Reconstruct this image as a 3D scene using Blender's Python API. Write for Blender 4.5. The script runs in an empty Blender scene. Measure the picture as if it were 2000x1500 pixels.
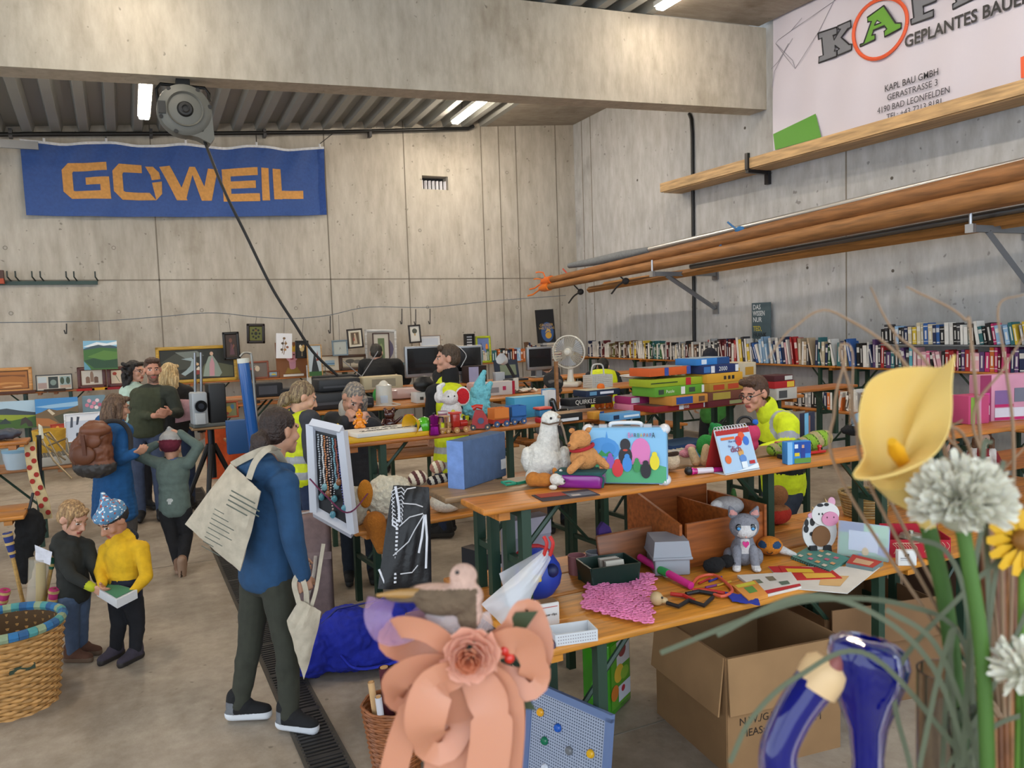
import bpy, bmesh, math, random
from mathutils import Vector as V, Matrix as MX, noise, Euler
random.seed(7)
SC = bpy.context.scene
C = SC.collection
# ---------------------------------------------------------------- camera, sky, exposure
H = 1.97
F = 1550.0
R_ = V((0.89682082, -0.44114738, -0.03318754)); U_ = V((0.06211539, 0.05129053, 0.9967502)); W_ = V((0.43801153, 0.89596779, -0.07340046))
CAMP = V((0, 0, H))
cam_data = bpy.data.cameras.new('camera'); cam = bpy.data.objects.new('camera', cam_data); C.objects.link(cam)
cam_data.sensor_width = 36; cam_data.lens = F / 2000 * 36
cam.matrix_world = MX(((R_.x, U_.x, -W_.x, 0), (R_.y, U_.y, -W_.y, 0), (R_.z, U_.z, -W_.z, H), (0, 0, 0, 1)))
cam_data.clip_start = 0.05
cam_data.dof.use_dof = True; cam_data.dof.focus_distance = 5.5; cam_data.dof.aperture_fstop = 7.0
SC.camera = cam
SC.view_settings.view_transform = 'Standard'; SC.view_settings.look = 'None'
SC.view_settings.exposure = 0.88; SC.view_settings.gamma = 1.0
wd = bpy.data.worlds.new('daylight'); SC.world = wd; wd.use_nodes = True
bg = wd.node_tree.nodes['Background']; bg.inputs[0].default_value = (0.80, 0.90, 1.0, 1); bg.inputs[1].default_value = 1.6
def ray(px, py): return R_ * ((px - 1000) / F) - U_ * ((py - 750) / F) + W_
def onz(px, py, z): d = ray(px, py); return CAMP + d * ((z - H) / d.z)
def ony(px, py, y): d = ray(px, py); return CAMP + d * (y / d.y)
def onx(px, py, x): d = ray(px, py); return CAMP + d * (x / d.x)
def mpp(p): return (V(p) - CAMP).dot(W_) / F      # metres per pixel at a point
# ---------------------------------------------------------------- materials
def lin(h):
 h = h.lstrip('#'); out = []
 for i in (0, 2, 4):
  c = int(h[i:i+2], 16) / 255
  out.append(c / 12.92 if c <= .04045 else ((c + .055) / 1.055) ** 2.4)
 return out
MATS = {}
def m(col, k='plain', rough=None):
 """procedural material of one colour; k = surface kind"""
 key = (col, k, rough)
 if key in MATS: return MATS[key]
 mt = bpy.data.materials.new(k + '_' + col.lstrip('#')); mt.use_nodes = True
 nt = mt.node_tree; N = nt.nodes; L = nt.links; b = N['Principled BSDF']
 c = lin(col); b.inputs['Base Color'].default_value = (*c, 1)
 b.inputs['Roughness'].default_value = .5
 def noise_bump(scale, strength, dist=.01, detail=3):
  t = N.new('ShaderNodeTexCoord'); n = N.new('ShaderNodeTexNoise'); bp = N.new('ShaderNodeBump')
  n.inputs['Scale'].default_value = scale; n.inputs['Detail'].default_value = detail
  bp.inputs['Strength'].default_value = strength; bp.inputs['Distance'].default_value = dist
  L.new(t.outputs['Object'], n.inputs['Vector']); L.new(n.outputs['Fac'], bp.inputs['Height']); L.new(bp.outputs['Normal'], b.inputs['Normal'])
  return t, n
 def vary(scale, lo, hi, stretch=(1, 1, 1), detail=4):
  t = N.new('ShaderNodeTexCoord'); mp = N.new('ShaderNodeMapping'); mp.inputs['Scale'].default_value = stretch
  n = N.new('ShaderNodeTexNoise'); n.inputs['Scale'].default_value = scale; n.inputs['Detail'].default_value = detail
  r = N.new('ShaderNodeValToRGB'); r.color_ramp.elements[0].position = .3; r.color_ramp.elements[1].position = .7
  r.color_ramp.elements[0].color = (*[x * lo for x in c], 1); r.color_ramp.elements[1].color = (*[min(1, x * hi) for x in c], 1)
  L.new(t.outputs['Object'], mp.inputs['Vector']); L.new(mp.outputs['Vector'], n.inputs['Vector']); L.new(n.outputs['Fac'], r.inputs['Fac']); L.new(r.outputs['Color'], b.inputs['Base Color'])
 if k == 'cloth': b.inputs['Roughness'].default_value = .9; noise_bump(40, .35, .01); vary(22, .86, 1.1)
 elif k == 'fur': b.inputs['Roughness'].default_value = 1; noise_bump(140, .5, .02, 5); vary(70, .86, 1.1)
 elif k == 'hair': b.inputs['Roughness'].default_value = .55; noise_bump(90, .6, .02); vary(14, .6, 1.35, (6, 6, .8))
 elif k == 'skin':
  b.inputs['Roughness'].default_value = .55; vary(25, .92, 1.06)
  b.inputs['Subsurface Weight'].default_value = .12; b.inputs['Subsurface Radius'].default_value = (.012, .005, .003)
 elif k == 'wood': b.inputs['Roughness'].default_value = .42; vary(3.5, .62, 1.22, (1.2, 14, 14), 6)
 elif k == 'pole': b.inputs['Roughness'].default_value = .6; vary(3, .6, 1.2, (9, .8, 9), 7)
 elif k == 'metal': b.inputs['Metallic'].default_value = .9; b.inputs['Roughness'].default_value = .38
 elif k == 'gloss': b.inputs['Roughness'].default_value = .16; b.inputs['Coat Weight'].default_value = .3
 elif k == 'card': b.inputs['Roughness'].default_value = .85; vary(6, .9, 1.06)
 elif k == 'glass':
  b.inputs['Transmission Weight'].default_value = 1; b.inputs['Roughness'].default_value = .03; b.inputs['IOR'].default_value = 1.48
 elif k == 'tint':
  b.inputs['Transmission Weight'].default_value = .45; b.inputs['Roughness'].default_value = .06; b.inputs['IOR'].default_value = 1.35; b.inputs['Coat Weight'].default_value = .5
 elif k == 'film':
  b.inputs['Roughness'].default_value = .12; b.inputs['Alpha'].default_value = .35
 elif k == 'veil':
  b.inputs['Roughness'].default_value = .3; b.inputs['Alpha'].default_value = .62
 elif k == 'petal': b.inputs['Roughness'].default_value = .6; b.inputs['Subsurface Weight'].default_value = .3; b.inputs['Subsurface Radius'].default_value = (.01, .008, .004)
 elif k == 'emit':
  b.inputs['Emission Color'].default_value = (*c, 1); b.inputs['Emission Strength'].default_value = 1
 if rough is not None: b.inputs['Roughness'].default_value = rough
 MATS[key] = mt; return mt
def objcol(name, rough, mul=1.0, add=0.0):
 """material whose colour is the object's own colour (books, boxes)"""
 mt = bpy.data.materials.new(name); mt.use_nodes = True; N = mt.node_tree.nodes; L = mt.node_tree.links; b = N['Principled BSDF']
 oi = N.new('ShaderNodeObjectInfo'); mx = N.new('ShaderNodeMix'); mx.data_type = 'RGBA'; mx.inputs[0].default_value = add
 mx.inputs[7].default_value = (.85, .83, .78, 1); L.new(oi.outputs['Color'], mx.inputs[6]); L.new(mx.outputs[2], b.inputs['Base Color'])
 b.inputs['Roughness'].default_value = rough; return mt
def concrete(name, c1, c2, dark, scale=.5, stretch=(1, 1, .25), rough=.85, spots=.5):
 mt = bpy.data.materials.new(name); mt.use_nodes = True; nt = mt.node_tree; N = nt.nodes; L = nt.links; b = N['Principled BSDF']
 b.inputs['Roughness'].default_value = rough
 t = N.new('ShaderNodeTexCoord'); mp = N.new('ShaderNodeMapping'); mp.inputs['Scale'].default_value = stretch; L.new(t.outputs['Object'], mp.inputs['Vector'])
 def nz(sc, det, vec): n = N.new('ShaderNodeTexNoise'); n.inputs['Scale'].default_value = sc; n.inputs['Detail'].default_value = det; n.inputs['Roughness'].default_value = .62; L.new(vec, n.inputs['Vector']); return n.outputs['Fac']
 def ramp(f, p0, p1, a, bcol):
  r = N.new('ShaderNodeValToRGB'); e = r.color_ramp.elements; e[0].position = p0; e[1].position = p1; e[0].color = (*lin(a), 1); e[1].color = (*lin(bcol), 1); L.new(f, r.inputs['Fac']); return r.outputs['Color']
 def mul(fac, a, bb):
  x = N.new('ShaderNodeMix'); x.data_type = 'RGBA'; x.blend_type = 'MULTIPLY'; x.inputs[0].default_value = fac; L.new(a, x.inputs[6]); L.new(bb, x.inputs[7]); return x.outputs[2]
 base = ramp(nz(scale, 6, mp.outputs['Vector']), .35, .68, c1, c2)
 fine = ramp(nz(scale * 18, 5, mp.outputs['Vector']), .3, .7, '#d4d0ca', '#ffffff')
 big = ramp(nz(scale * 1.1, 7, t.outputs['Object']), spots - .1, spots + .08, dark, '#ffffff')
 pits = ramp(nz(scale * 26, 1, t.outputs['Object']), .22, .27, '#6c655c', '#ffffff')
 col = mul(.5, mul(.75, mul(.8, base, fine), big), pits)
 L.new(col, b.inputs['Base Color'])
 bp = N.new('ShaderNodeBump'); bp.inputs['Strength'].default_value = .15; bp.inputs['Distance'].default_value = .02; L.new(nz(scale * 30, 4, t.outputs['Object']), bp.inputs['Height']); L.new(bp.outputs['Normal'], b.inputs['Normal'])
 return mt
# ---------------------------------------------------------------- mesh builder
class B:
 """collects shapes; out() links them as ONE mesh object"""
 def __init__(s): s.v = []; s.f = []; s.mi = []; s.mats = []; s.M = MX.Identity(4); s.sm = []
 def mat(s, mt):
  if isinstance(mt, str): mt = m(mt)
  if mt not in s.mats: s.mats.append(mt)
  return s.mats.index(mt)
 def add(s, vs, fs, mt, smooth=True):
  o = len(s.v); s.v += [s.M @ V(p) for p in vs]; i = s.mat(mt)
  for f in fs: s.f.append([o + j for j in f]); s.mi.append(i); s.sm.append(smooth)
 def box(s, c, d, mt, rz=0, rx=0, ry=0, top=None, taper=1.0):
  x, y, z = d[0] / 2, d[1] / 2, d[2] / 2
  E = Euler((rx, ry, rz)).to_matrix(); c = V(c)
  vs = [c + E @ V((sx * x * (taper if sz > 0 else 1), sy * y * (taper if sz > 0 else 1), sz * z)) for sz in (-1, 1) for sx, sy in ((-1, -1), (1, -1), (1, 1), (-1, 1))]
  fs = [(3, 2, 1, 0), (0, 1, 5, 4), (1, 2, 6, 5), (2, 3, 7, 6), (3, 0, 4, 7)]
  s.add(vs, fs, mt, False); s.add(vs[4:], [(0, 1, 2, 3)], top or mt, False); return s
 def rbox(s, c, d, mt, r=.01, rz=0, rx=0, ry=0, seg=3):
  """box with rounded vertical and horizontal edges"""
  E = Euler((rx, ry, rz)).to_matrix(); c = V(c); x, y, z = d[0] / 2, d[1] / 2, d[2] / 2; r = min(r, x * .98, y * .98, z * .98)
  rings = []
  for k in range(seg + 1):
   a = -math.pi / 2 + math.pi / 2 * k / seg; rings.append((-z + r + r * math.sin(a), r * math.cos(a)))
  for k in range(seg + 1):
   a = math.pi / 2 * k / seg; rings.append((z - r + r * math.sin(a), r * math.cos(a)))
  vs = []; n = 4 * (seg + 1)
  for h, rr in rings:
   for q in range(4):
    sx, sy = ((1, 1), (-1, 1), (-1, -1), (1, -1))[q]
    for k in range(seg + 1):
     a = math.pi / 2 * (q + k / seg); vs.append(c + E @ V((sx * (x - r) + rr * math.cos(a), sy * (y - r) + rr * math.sin(a), h)))
  fs = [(i * n + j, i * n + (j + 1) % n, (i + 1) * n + (j + 1) % n, (i + 1) * n + j) for i in range(len(rings) - 1) for j in range(n)]
  fs.append(tuple(range(n - 1, -1, -1))); fs.append(tuple((len(rings) - 1) * n + j for j in range(n)))
  s.add(vs, fs, mt, True); return s
 def tube(s, pts, r, mt, seg=10, cap=True, flat=1.0):
  pts = [V(p) for p in pts]; n = len(pts)
  rs = r if isinstance(r, (list, tuple)) else [r] * n
  vs = []; up = None
  for i, p in enumerate(pts):
   t = (pts[min(i + 1, n - 1)] - pts[max(i - 1, 0)]); t = t.normalized() if t.length > 1e-9 else V((0, 0, 1))
   if up is None: up = V((0, 0, 1)) if abs(t.z) < .9 else V((0, 1, 0))
   a = t.cross(up); a = a.normalized() if a.length > 1e-6 else t.orthogonal().normalized(); bb = a.cross(t); up = bb
   for k in range(seg):
    an = 2 * math.pi * k / seg; vs.append(p + (a * math.cos(an) + bb * math.sin(an) * flat) * rs[i])
  fs = [(i * seg + k, i * seg + (k + 1) % seg, (i + 1) * seg + (k + 1) % seg, (i + 1) * seg + k) for i in range(n - 1) for k in range(seg)]
  if cap: fs.append(tuple(range(seg - 1, -1, -1))); fs.append(tuple((n - 1) * seg + k for k in range(seg)))
  s.add(vs, fs, mt, True); return s
 def cyl(s, p0, p1, r, mt, seg=16, r1=None): return s.tube([p0, p1], [r, r if r1 is None else r1], mt, seg)
 def sph(s, c, r, mt, seg=16, rings=10, rot=None, half=False):
  r = V(r) if isinstance(r, (tuple, list, V)) else V((r, r, r)); c = V(c); E = Euler(rot).to_matrix() if rot else MX.Identity(3)
  vs = []; a0 = 0 if half else -math.pi / 2
  for i in range(rings + 1):
   a = a0 + (math.pi / 2 - a0) * i / rings
   for k in range(seg): t = 2 * math.pi * k / seg; vs.append(c + E @ V((r.x * math.cos(a) * math.cos(t), r.y * math.cos(a) * math.sin(t), r.z * math.sin(a))))
  fs = [(i * seg + k, i * seg + (k + 1) % seg, (i + 1) * seg + (k + 1) % seg, (i + 1) * seg + k) for i in range(rings) for k in range(seg)]
  if half: fs.append(tuple(range(seg - 1, -1, -1)))
  s.add(vs, fs, mt, True); return s
 def lathe(s, prof, mt, seg=24, c=(0, 0, 0), axis=None):
  c = V(c); E = V((0, 0, 1)).rotation_difference(V(axis)).to_matrix() if axis else MX.Identity(3)
  vs = [c + E @ V((r * math.cos(2 * math.pi * k / seg), r * math.sin(2 * math.pi * k / seg), z)) for r, z in prof for k in range(seg)]
  fs = [(i * seg + k, i * seg + (k + 1) % seg, (i + 1) * seg + (k + 1) % seg, (i + 1) * seg + k) for i in range(len(prof) - 1) for k in range(seg)]
  s.add(vs, fs, mt, True); return s
 def poly(s, pts, mt): s.add(pts, [tuple(range(len(pts)))], mt, False); return s
 def prism(s, pts2, z0, z1, mt, side=None):
  """outline in local XY extruded in Z"""
  n = len(pts2); vs = [(x, y, z0) for x, y in pts2] + [(x, y, z1) for x, y in pts2]
  s.add(vs, [tuple(range(n - 1, -1, -1)), tuple(range(n, 2 * n))], mt, False)
  s.add(vs, [(i, (i + 1) % n, n + (i + 1) % n, n + i) for i in range(n)], side or mt, False); return s
 def sheet(s, rows, mt, thick=0.0):
  """grid of points; thick gives it a back"""
  nr, nc = len(rows), len(rows[0]); vs = [V(p) for r in rows for p in r]
  fs = [(i * nc + j, i * nc + j + 1, (i + 1) * nc + j + 1, (i + 1) * nc + j) for i in range(nr - 1) for j in range(nc - 1)]
  if not thick: s.add(vs, fs, mt, True); return s
  nm = [V((0, 0, 0)) for _ in vs]
  for f in fs:
   n = (vs[f[1]] - vs[f[0]]).cross(vs[f[3]] - vs[f[0]])
   for k in f: nm[k] += n
  back = [v - (n.normalized() if n.length else V((0, 0, 1))) * thick for v, n in zip(vs, nm)]
  o = len(vs); allf = fs + [tuple(o + k for k in reversed(f)) for f in fs]
  edge = [i for i in range(nc)] + [i * nc + nc - 1 for i in range(1, nr)] + [(nr - 1) * nc + i for i in range(nc - 2, -1, -1)] + [i * nc for i in range(nr - 2, 0, -1)]
  allf += [(edge[(i + 1) % len(edge)], edge[i], o + edge[i], o + edge[(i + 1) % len(edge)]) for i in range(len(edge))]
  s.add(vs + back, allf, mt, True); return s
 def out(s, name, parent=None, world=False, sharp=True):
  me = bpy.data.meshes.new(name); vs = s.v
  if world and parent is not None:
   inv = (MX.Translation(parent.location) @ parent.rotation_euler.to_matrix().to_4x4()).inverted(); vs = [inv @ p for p in vs]
  me.from_pydata([tuple(p) for p in vs], [], s.f)
  for mt in s.mats: me.materials.append(mt)
  me.polygons.foreach_set('material_index', s.mi); me.polygons.foreach_set('use_smooth', s.sm)
  me.validate(); me.update()
  if sharp: me.set_sharp_from_angle(angle=math.radians(38))
  o = bpy.data.objects.new(name, me); C.objects.link(o)
  if parent is not None: o.parent = parent
  return o
def tag(o, label, cat, group=None, kind=None):
 o['label'] = label; o['category'] = cat
 if group: o['group'] = group
 if kind: o['kind'] = kind
 return o
def thing(name, label, cat, loc=(0, 0, 0), rz=0, group=None):
 o = bpy.data.objects.new(name, None); C.objects.link(o); o.location = loc; o.rotation_euler = (0, 0, rz); o.empty_display_size = .05
 return tag(o, label, cat, group)
def single(b, name, label, cat, loc=None, rz=0, group=None):
 """a thing that is one mesh; loc re-bases a mesh built around its own origin"""
 o = b.out(name)
 if loc is not None: o.location = loc; o.rotation_euler = (0, 0, rz)
 return tag(o, label, cat, group)
def struct(b, name, label=None):
 o = b.out(name); o['kind'] = 'structure'
 if label: o['label'] = label
 return o
def lerp(a, b, t): return a + (b - a) * t
def arc(c, r, a0, a1, n, ax=V((1, 0, 0)), ay=V((0, 0, 1))): return [V(c) + ax * (r * math.cos(lerp(a0, a1, i / (n - 1)))) + ay * (r * math.sin(lerp(a0, a1, i / (n - 1)))) for i in range(n)]
def curve(pts, n=24):
 """Catmull-Rom through points"""
 P = [V(p) for p in pts]; P = [P[0] * 2 - P[1]] + P + [P[-1] * 2 - P[-2]]; out = []
 segs = len(P) - 3
 for i in range(n):
  t = i / (n - 1) * segs; k = min(int(t), segs - 1); t -= k; a, b, c, d = P[k:k + 4]
  out.append(.5 * ((2 * b) + (c - a) * t + (2 * a - 5 * b + 4 * c - d) * t * t + (3 * b - a - 3 * c + d) * t ** 3))
 return out
def text(s, parent, loc, size, mt, rot=(math.pi / 2, 0, 0), name='lettering', ext=.0006, align='CENTER', bold=0, sx=1.0, shear=0):
 cu = bpy.data.curves.new(name, 'FONT'); cu.body = s; cu.size = size; cu.align_x = align; cu.align_y = 'CENTER'; cu.extrude = ext; cu.offset = bold; cu.resolution_u = 3; cu.shear = shear
 o = bpy.data.objects.new(name, cu); C.objects.link(o)
 bpy.context.view_layer.update(); me = bpy.data.meshes.new_from_object(o.evaluated_get(bpy.context.evaluated_depsgraph_get()))
 bpy.data.objects.remove(o); bpy.data.curves.remove(cu)
 me.materials.clear(); me.materials.append(m(mt) if isinstance(mt, str) else mt)
 o = bpy.data.objects.new(name, me); C.objects.link(o); o.parent = parent; o.location = loc; o.rotation_euler = rot; o.scale = (sx, 1, 1); return o
_tmp = None
def remesh(b, voxel, smooth=4, name='tmp'):
 """fuse overlapping shapes into one continuous skin; returns a mesh"""
 me = bpy.data.meshes.new(name); me.from_pydata([tuple(p) for p in b.v], [], b.f)
 o = bpy.data.objects.new(name, me); C.objects.link(o)
 r = o.modifiers.new('r', 'REMESH'); r.mode = 'VOXEL'; r.voxel_size = voxel
 if smooth: q = o.modifiers.new('s', 'SMOOTH'); q.factor = .5; q.iterations = smooth
 bpy.context.view_layer.update(); nm = bpy.data.meshes.new_from_object(o.evaluated_get(bpy.context.evaluated_depsgraph_get()))
 bpy.data.objects.remove(o); bpy.data.meshes.remove(me); return nm
def fused(b, name, parent, mats, voxel=.008, smooth=4, matfn=None, wrinkle=0, wfreq=(9, 9, 5), cut=None):
 me = remesh(b, voxel, smooth, name)
 n = len(me.vertices)
 if wrinkle:
  me.update()
  co = [v.co.copy() for v in me.vertices]; no = [v.normal.copy() for v in me.vertices]
  for v, c, nn in zip(me.vertices, co, no):
   q = noise.noise(V((c.x * wfreq[0], c.y * wfreq[1], c.z * wfreq[2] + c.x * 3))) + .5 * noise.noise(V((c.x * wfreq[0] * 2.3, c.y * wfreq[1] * 2.3, c.z * wfreq[2] * 2.3 + 7)))
   v.co = c + nn * (wrinkle * q)
 me.materials.clear()
 for x in mats: me.materials.append(m(x) if isinstance(x, str) else x)
 for p in me.polygons: p.use_smooth = True
 if matfn:
  for p in me.polygons: p.material_index = matfn(p.center)
 if cut:
  bm = bmesh.new(); bm.from_mesh(me); bmesh.ops.delete(bm, geom=[f for f in bm.faces if cut(f.calc_center_median())], context='FACES'); bm.to_mesh(me); bm.free()
 me.update(); o = bpy.data.objects.new(name, me); C.objects.link(o)
 if parent is not None: o.parent = parent
 return o
def cap(b, p0, p1, r0, r1=None, seg=12, mt='#888888', n=6):
 """tapered capsule"""
 r1 = r0 if r1 is None else r1; p0 = V(p0); p1 = V(p1); d = (p1 - p0); L = d.length; d = d / L if L > 1e-6 else V((0, 0, 1))
 pts = []; rs = []
 for i in range(5): a = -math.pi / 2 + math.pi / 2 * (i + .15) / 4.15; pts.append(p0 + d * (r0 * math.sin(a))); rs.append(r0 * math.cos(a))
 for i in range(5): a = math.pi / 2 * i / 4.15; pts.append(p1 + d * (r1 * math.sin(a))); rs.append(r1 * math.cos(a))
 b.tube(pts, rs, mt, seg)
def art(name, parent, w, h, shapes, y=0, loc=(0, 0, 0), vert=True):
 """a flat printed or painted picture: coloured areas on one sheet, facing -Y (vert) or +Z"""
 b = B()
 for i, sh in enumerate(shapes):
  o = .0005 * i; mt = sh[0]; mt = m(mt, 'plain', .55) if isinstance(mt, str) else mt
  if sh[1] == 'e':
   cx, cy, rx, ry = sh[2:6]; pts = [(cx + rx * math.cos(t * math.pi / 8), cy + ry * math.sin(t * math.pi / 8)) for t in range(16)]
  elif sh[1] == 'r': x0, y0, x1, y1 = sh[2:6]; pts = [(x0, y0), (x1, y0), (x1, y1), (x0, y1)]
  else: pts = sh[1]
  P = [((x - .5) * w, (q - .5) * h) for x, q in pts]
  if vert: b.poly([(loc[0] + x, loc[1] + y - o, loc[2] + q) for x, q in P], mt)
  else: b.poly([(loc[0] + x, loc[1] + q, loc[2] + o) for x, q in P], mt)
 return b.out(name, parent, sharp=False)
# ---------------------------------------------------------------- the hall
XR, YB = 9.0, 15.0
wallm = concrete('concrete_wall', '#b5b0a6', '#c9c3b8', '#bdb4a7', .45, (1, 1, .22), .85, .36)
beamm = concrete('concrete_beam', '#b8b1a5', '#cac2b2', '#c2b8aa', .5, (1, 1, .3), .8, .34)
floorm = concrete('concrete_floor', '#a3978a', '#bfb3a2', '#a2937f', .55, (1, 1, 1), .62, .44)
joint = m('#7d766b', 'card')
def deckz(x, y):
 t = min(1, max(0, (y - 9.4) / 5.6)); return lerp(5.90 + .047 * x, 5.38 + .094 * x, t)
b = B(); b.box((0.5, 3.5, -.15), (21, 25, .3), floorm)
for y in (-1.6, 3.1, 7.35, 11.6): b.box((-1 if y > 7 else .5, y, .0006), (11 if y < 9 else 17, .012, .0012), joint)
for x in (-3.2, 5.2): b.box((x, 3.5, .0006), (.012, 24, .0012), joint)
struct(b, 'floor')
v0, v1 = ony(825, 368, YB), ony(873, 346, YB)
vx0, vx1, vz0, vz1 = v0.x, v1.x + .02, v0.z - .01, v1.z + .01
b = B()
for x0, x1, z0, z1 in ((-10, vx0, 0, 7), (vx1, XR + .3, 0, 7), (vx0, vx1, 0, vz0), (vx0, vx1, vz1, 7)):
 b.box(((x0 + x1) / 2, YB + .15, (z0 + z1) / 2), (x1 - x0, .3, z1 - z0), wallm)
for px, py in ((308, 500), (641, 450), (795, 450), (944, 420), (979, 440), (1012, 440), (1089, 440)):
 p = ony(px, py, YB); b.box((p.x, YB - .001, 3.5), (.022, .004, 7), joint)
zj = ony(500, 546, YB).z; b.box((-.5, YB - .001, zj), (19, .004, .022), joint)
for px, py in ((108 / 5, 612), (232, 609), (394, 606), (578, 602), (700, 600), (835, 600), (1010, 600), (10, 484), (222, 484), (1014, 485), (990, 337), (875, 333), (820, 450)):
 p = ony(px, py, YB); b.cyl((p.x, YB - .003, p.z), (p.x, YB, p.z), .035, m('#8f897f', 'card')); b.cyl((p.x, YB - .004, p.z), (p.x, YB, p.z), .02, m('#b2aca2', 'card'))
struct(b, 'wall_back')
b = B(); b.box((XR + .15, 3.5, 3.5), (.3, 23, 7), concrete('concrete_right', '#aeb0b2', '#c3c4c6', '#b6b5b3', .4, (1, 1, .3), .85, .36))  # cooler grey than the back wall: daylight tint put into the colour
for px, py in ((1653, 500), (1157, 420), (1140, 420)):
 p = onx(px, py, XR); b.box((XR - .001, p.y, 3.5), (.004, .022, 7), joint)
for px, py in ((1744, 529), (1577, 523), (1245, 352), (1742, 348), (1455, 250)):
 p = onx(px, py, XR); b.cyl((XR - .004, p.y, p.z), (XR, p.y, p.z), .022, m('#54504a', 'card'), 10)
struct(b, 'wall_right')
b = B(); b.box((-10.15, 13.6, 3.5), (.3, 3, 7), wallm); b.box((-10.15, 6, 6.2), (.3, 18, 2), wallm); struct(b, 'wall_left')
def slab(b, xs, y0, y1, zb, zt, mt):
 for i in range(len(xs) - 1):
  a, c = xs[i], xs[i + 1]
  vs = [(x, y, z(x)) for z in (zb, zt) for x, y in ((a, y0), (c, y0), (c, y1), (a, y1))]
  b.add(vs, [(3, 2, 1, 0), (4, 5, 6, 7), (0, 1, 5, 4), (1, 2, 6, 5), (2, 3, 7, 6), (3, 0, 4, 7)], mt, False)
b = B(); slab(b, [-10, XR], 9.3, 9.66, lambda x: 4.70 + .0455 * x, lambda x: 5.89 + .047 * x, beamm)
o = struct(b, 'trim_1', 'wide sloping concrete beam spanning the hall under the roof')
deckm = m('#8d8f8c', 'plain', .5); soffm = concrete('concrete_soffit', '#9c948a', '#b5ac9e', '#a89f92', .6, (.3, 1, 1), .85, .36)
b = B(); prof = []; x = -10.0
while x < 6.95: prof += [(x, 0), (x + .13, 0), (x + .17, .13), (x + .36, .13)]; x += .40
ys = [15.0, 12.2, 9.4, 4, -2.5]
rows = [[(px_, y, deckz(px_, y) + h) for px_, h in prof] for y in ys]
b.sheet(rows, deckm); rows2 = [[(px_, y, deckz(px_, y) + .25) for px_, h in ((-10, 0), (7, 0))] for y in ys]; b.sheet(rows2, deckm)
for i in range(len(b.sm)): b.sm[i] = False
for y0, y1 in ((9.66, 15.0), (-2.5, 9.3)):
 xr = XR if y0 > 9 else 8.86
 vs = [(xx, yy, deckz(xx, yy) + dz) for dz in (0, .3) for xx, yy in ((6.93, y0), (xr, y0), (xr, y1), (6.93, y1))]
 b.add(vs, [(0, 1, 2, 3), (4, 5, 6, 7), (0, 1, 5, 4), (1, 2, 6, 5), (2, 3, 7, 6), (3, 0, 4, 7)], soffm, False)
b.box((9.0, 3.4, 7.05), (.6, 12, .1), soffm); b.box((8.83, 3.4, 6.8), (.05, 11.8, .6), soffm); struct(b, 'ceiling')
b = B(); b.box(((vx0 + vx1) / 2, YB + .29, (vz0 + vz1) / 2), (vx1 - vx0, .02, vz1 - vz0), '#15161a')
vent = thing('wall_vent', 'small dark rectangular vent with upright slats high in the back wall', 'vent', ((vx0 + vx1) / 2, YB + .1, vz0))
b.out('backing', vent, True)
for i in range(7):
 bb = B(); x = lerp(vx0 + .03, vx1 - .03, i / 6); bb.box((x, YB + .12, vz0 + (vz1 - vz0) * .36), (.018, .06, (vz1 - vz0) * .70), '#e6e6ee' if i % 1 == 0 else '#222222', rz=.5); bb.out('slat', vent, True)
d0, d1, e1 = onz(430, 1110, 0), onz(596, 1500, 0), onz(691, 1497, 0)
dx0 = (onz(427, 1108, 0).x + d1.x) / 2; dx1 = (onz(611, 1345, 0).x + e1.x) / 2
dr = thing('floor_drain', 'long black slotted drain channel let into the concrete floor', 'drain', ((dx0 + dx1) / 2, 4, 0))
b = B(); b.box(((dx0 + dx1) / 2, 5.5, .001), (dx1 - dx0, 11, .002), '#0c0b0a'); b.out('channel', dr, True)
b = B()
for x in (dx0 + .012, dx1 - .012): b.box((x, 5.5, .004), (.024, 11, .008), m('#4a443c', 'card'))
y = .1
while y < 10.9: b.box(((dx0 + dx1) / 2, y, .005), (dx1 - dx0 - .03, .016, .008), m('#2b2826', 'plain', .6)); y += .034
for k in range(22): b.box(((dx0 + dx1) / 2, .5 * k + .1, .0055), (dx1 - dx0 - .03, .03, .009), m('#2b2826', 'plain', .6))
b.out('grate', dr, True)
def tube_lamp(x, y, ln, label, dz=.10, emit=55):
 z = deckz(x, y) - dz; t = thing('ceiling_lamp', label, 'lamp', (x, y, z), 0, 'tube lamps under the roof')
 sl = (deckz(x, y + ln / 2) - deckz(x, y - ln / 2)) / ln
 b = B(); b.box((0, 0, .03), (.16, ln, .06), m('#c9c9c6', 'plain', .4), rx=math.atan(sl)); b.out('housing', t)
 mt = bpy.data.materials.new('lamp_light'); mt.use_nodes = True; p = mt.node_tree.nodes['Principled BSDF']; p.inputs['Emission Color'].default_value = (1, .86, .68, 1); p.inputs['Emission Strength'].default_value = emit
 b = B(); b.rbox((0, 0, -.025), (.13, ln - .04, .05), mt, .02, rx=math.atan(sl)); b.out('diffuser', t)
 for s in (-1, 1): b = B(); b.tube([(0, s * ln * .35, .05), (0, s * ln * .35, dz + .1)], .008, m('#888888', 'metal')); b.out('hanger', t)
p = ony(283, 190, 11.6); tube_lamp(p.x, 11.6, 1.5, 'bright tube lamp beside the cable reel under the steel roof', deckz(p.x, 11.6) - p.z)
p = ony(938, 217, 13.0); tube_lamp(p.x, 12.9, 2.6, 'bright tube lamp above the wall vent, next to the concrete soffit', .12)
tube_lamp(6.75, 8.2, 1.5, 'tube lamp at the top edge of the picture in front of the beam', .05, 30)
tube_lamp(.3, 8.1, 1.5, 'tube lamp above the left end of the concrete beam', .14, 26)
tube_lamp(3.0, 2.0, 1.5, 'tube lamp above the foreground tables', .14)
tube_lamp(-1.0, 5.0, 1.5, 'tube lamp above the aisle with the children', .14)
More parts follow.
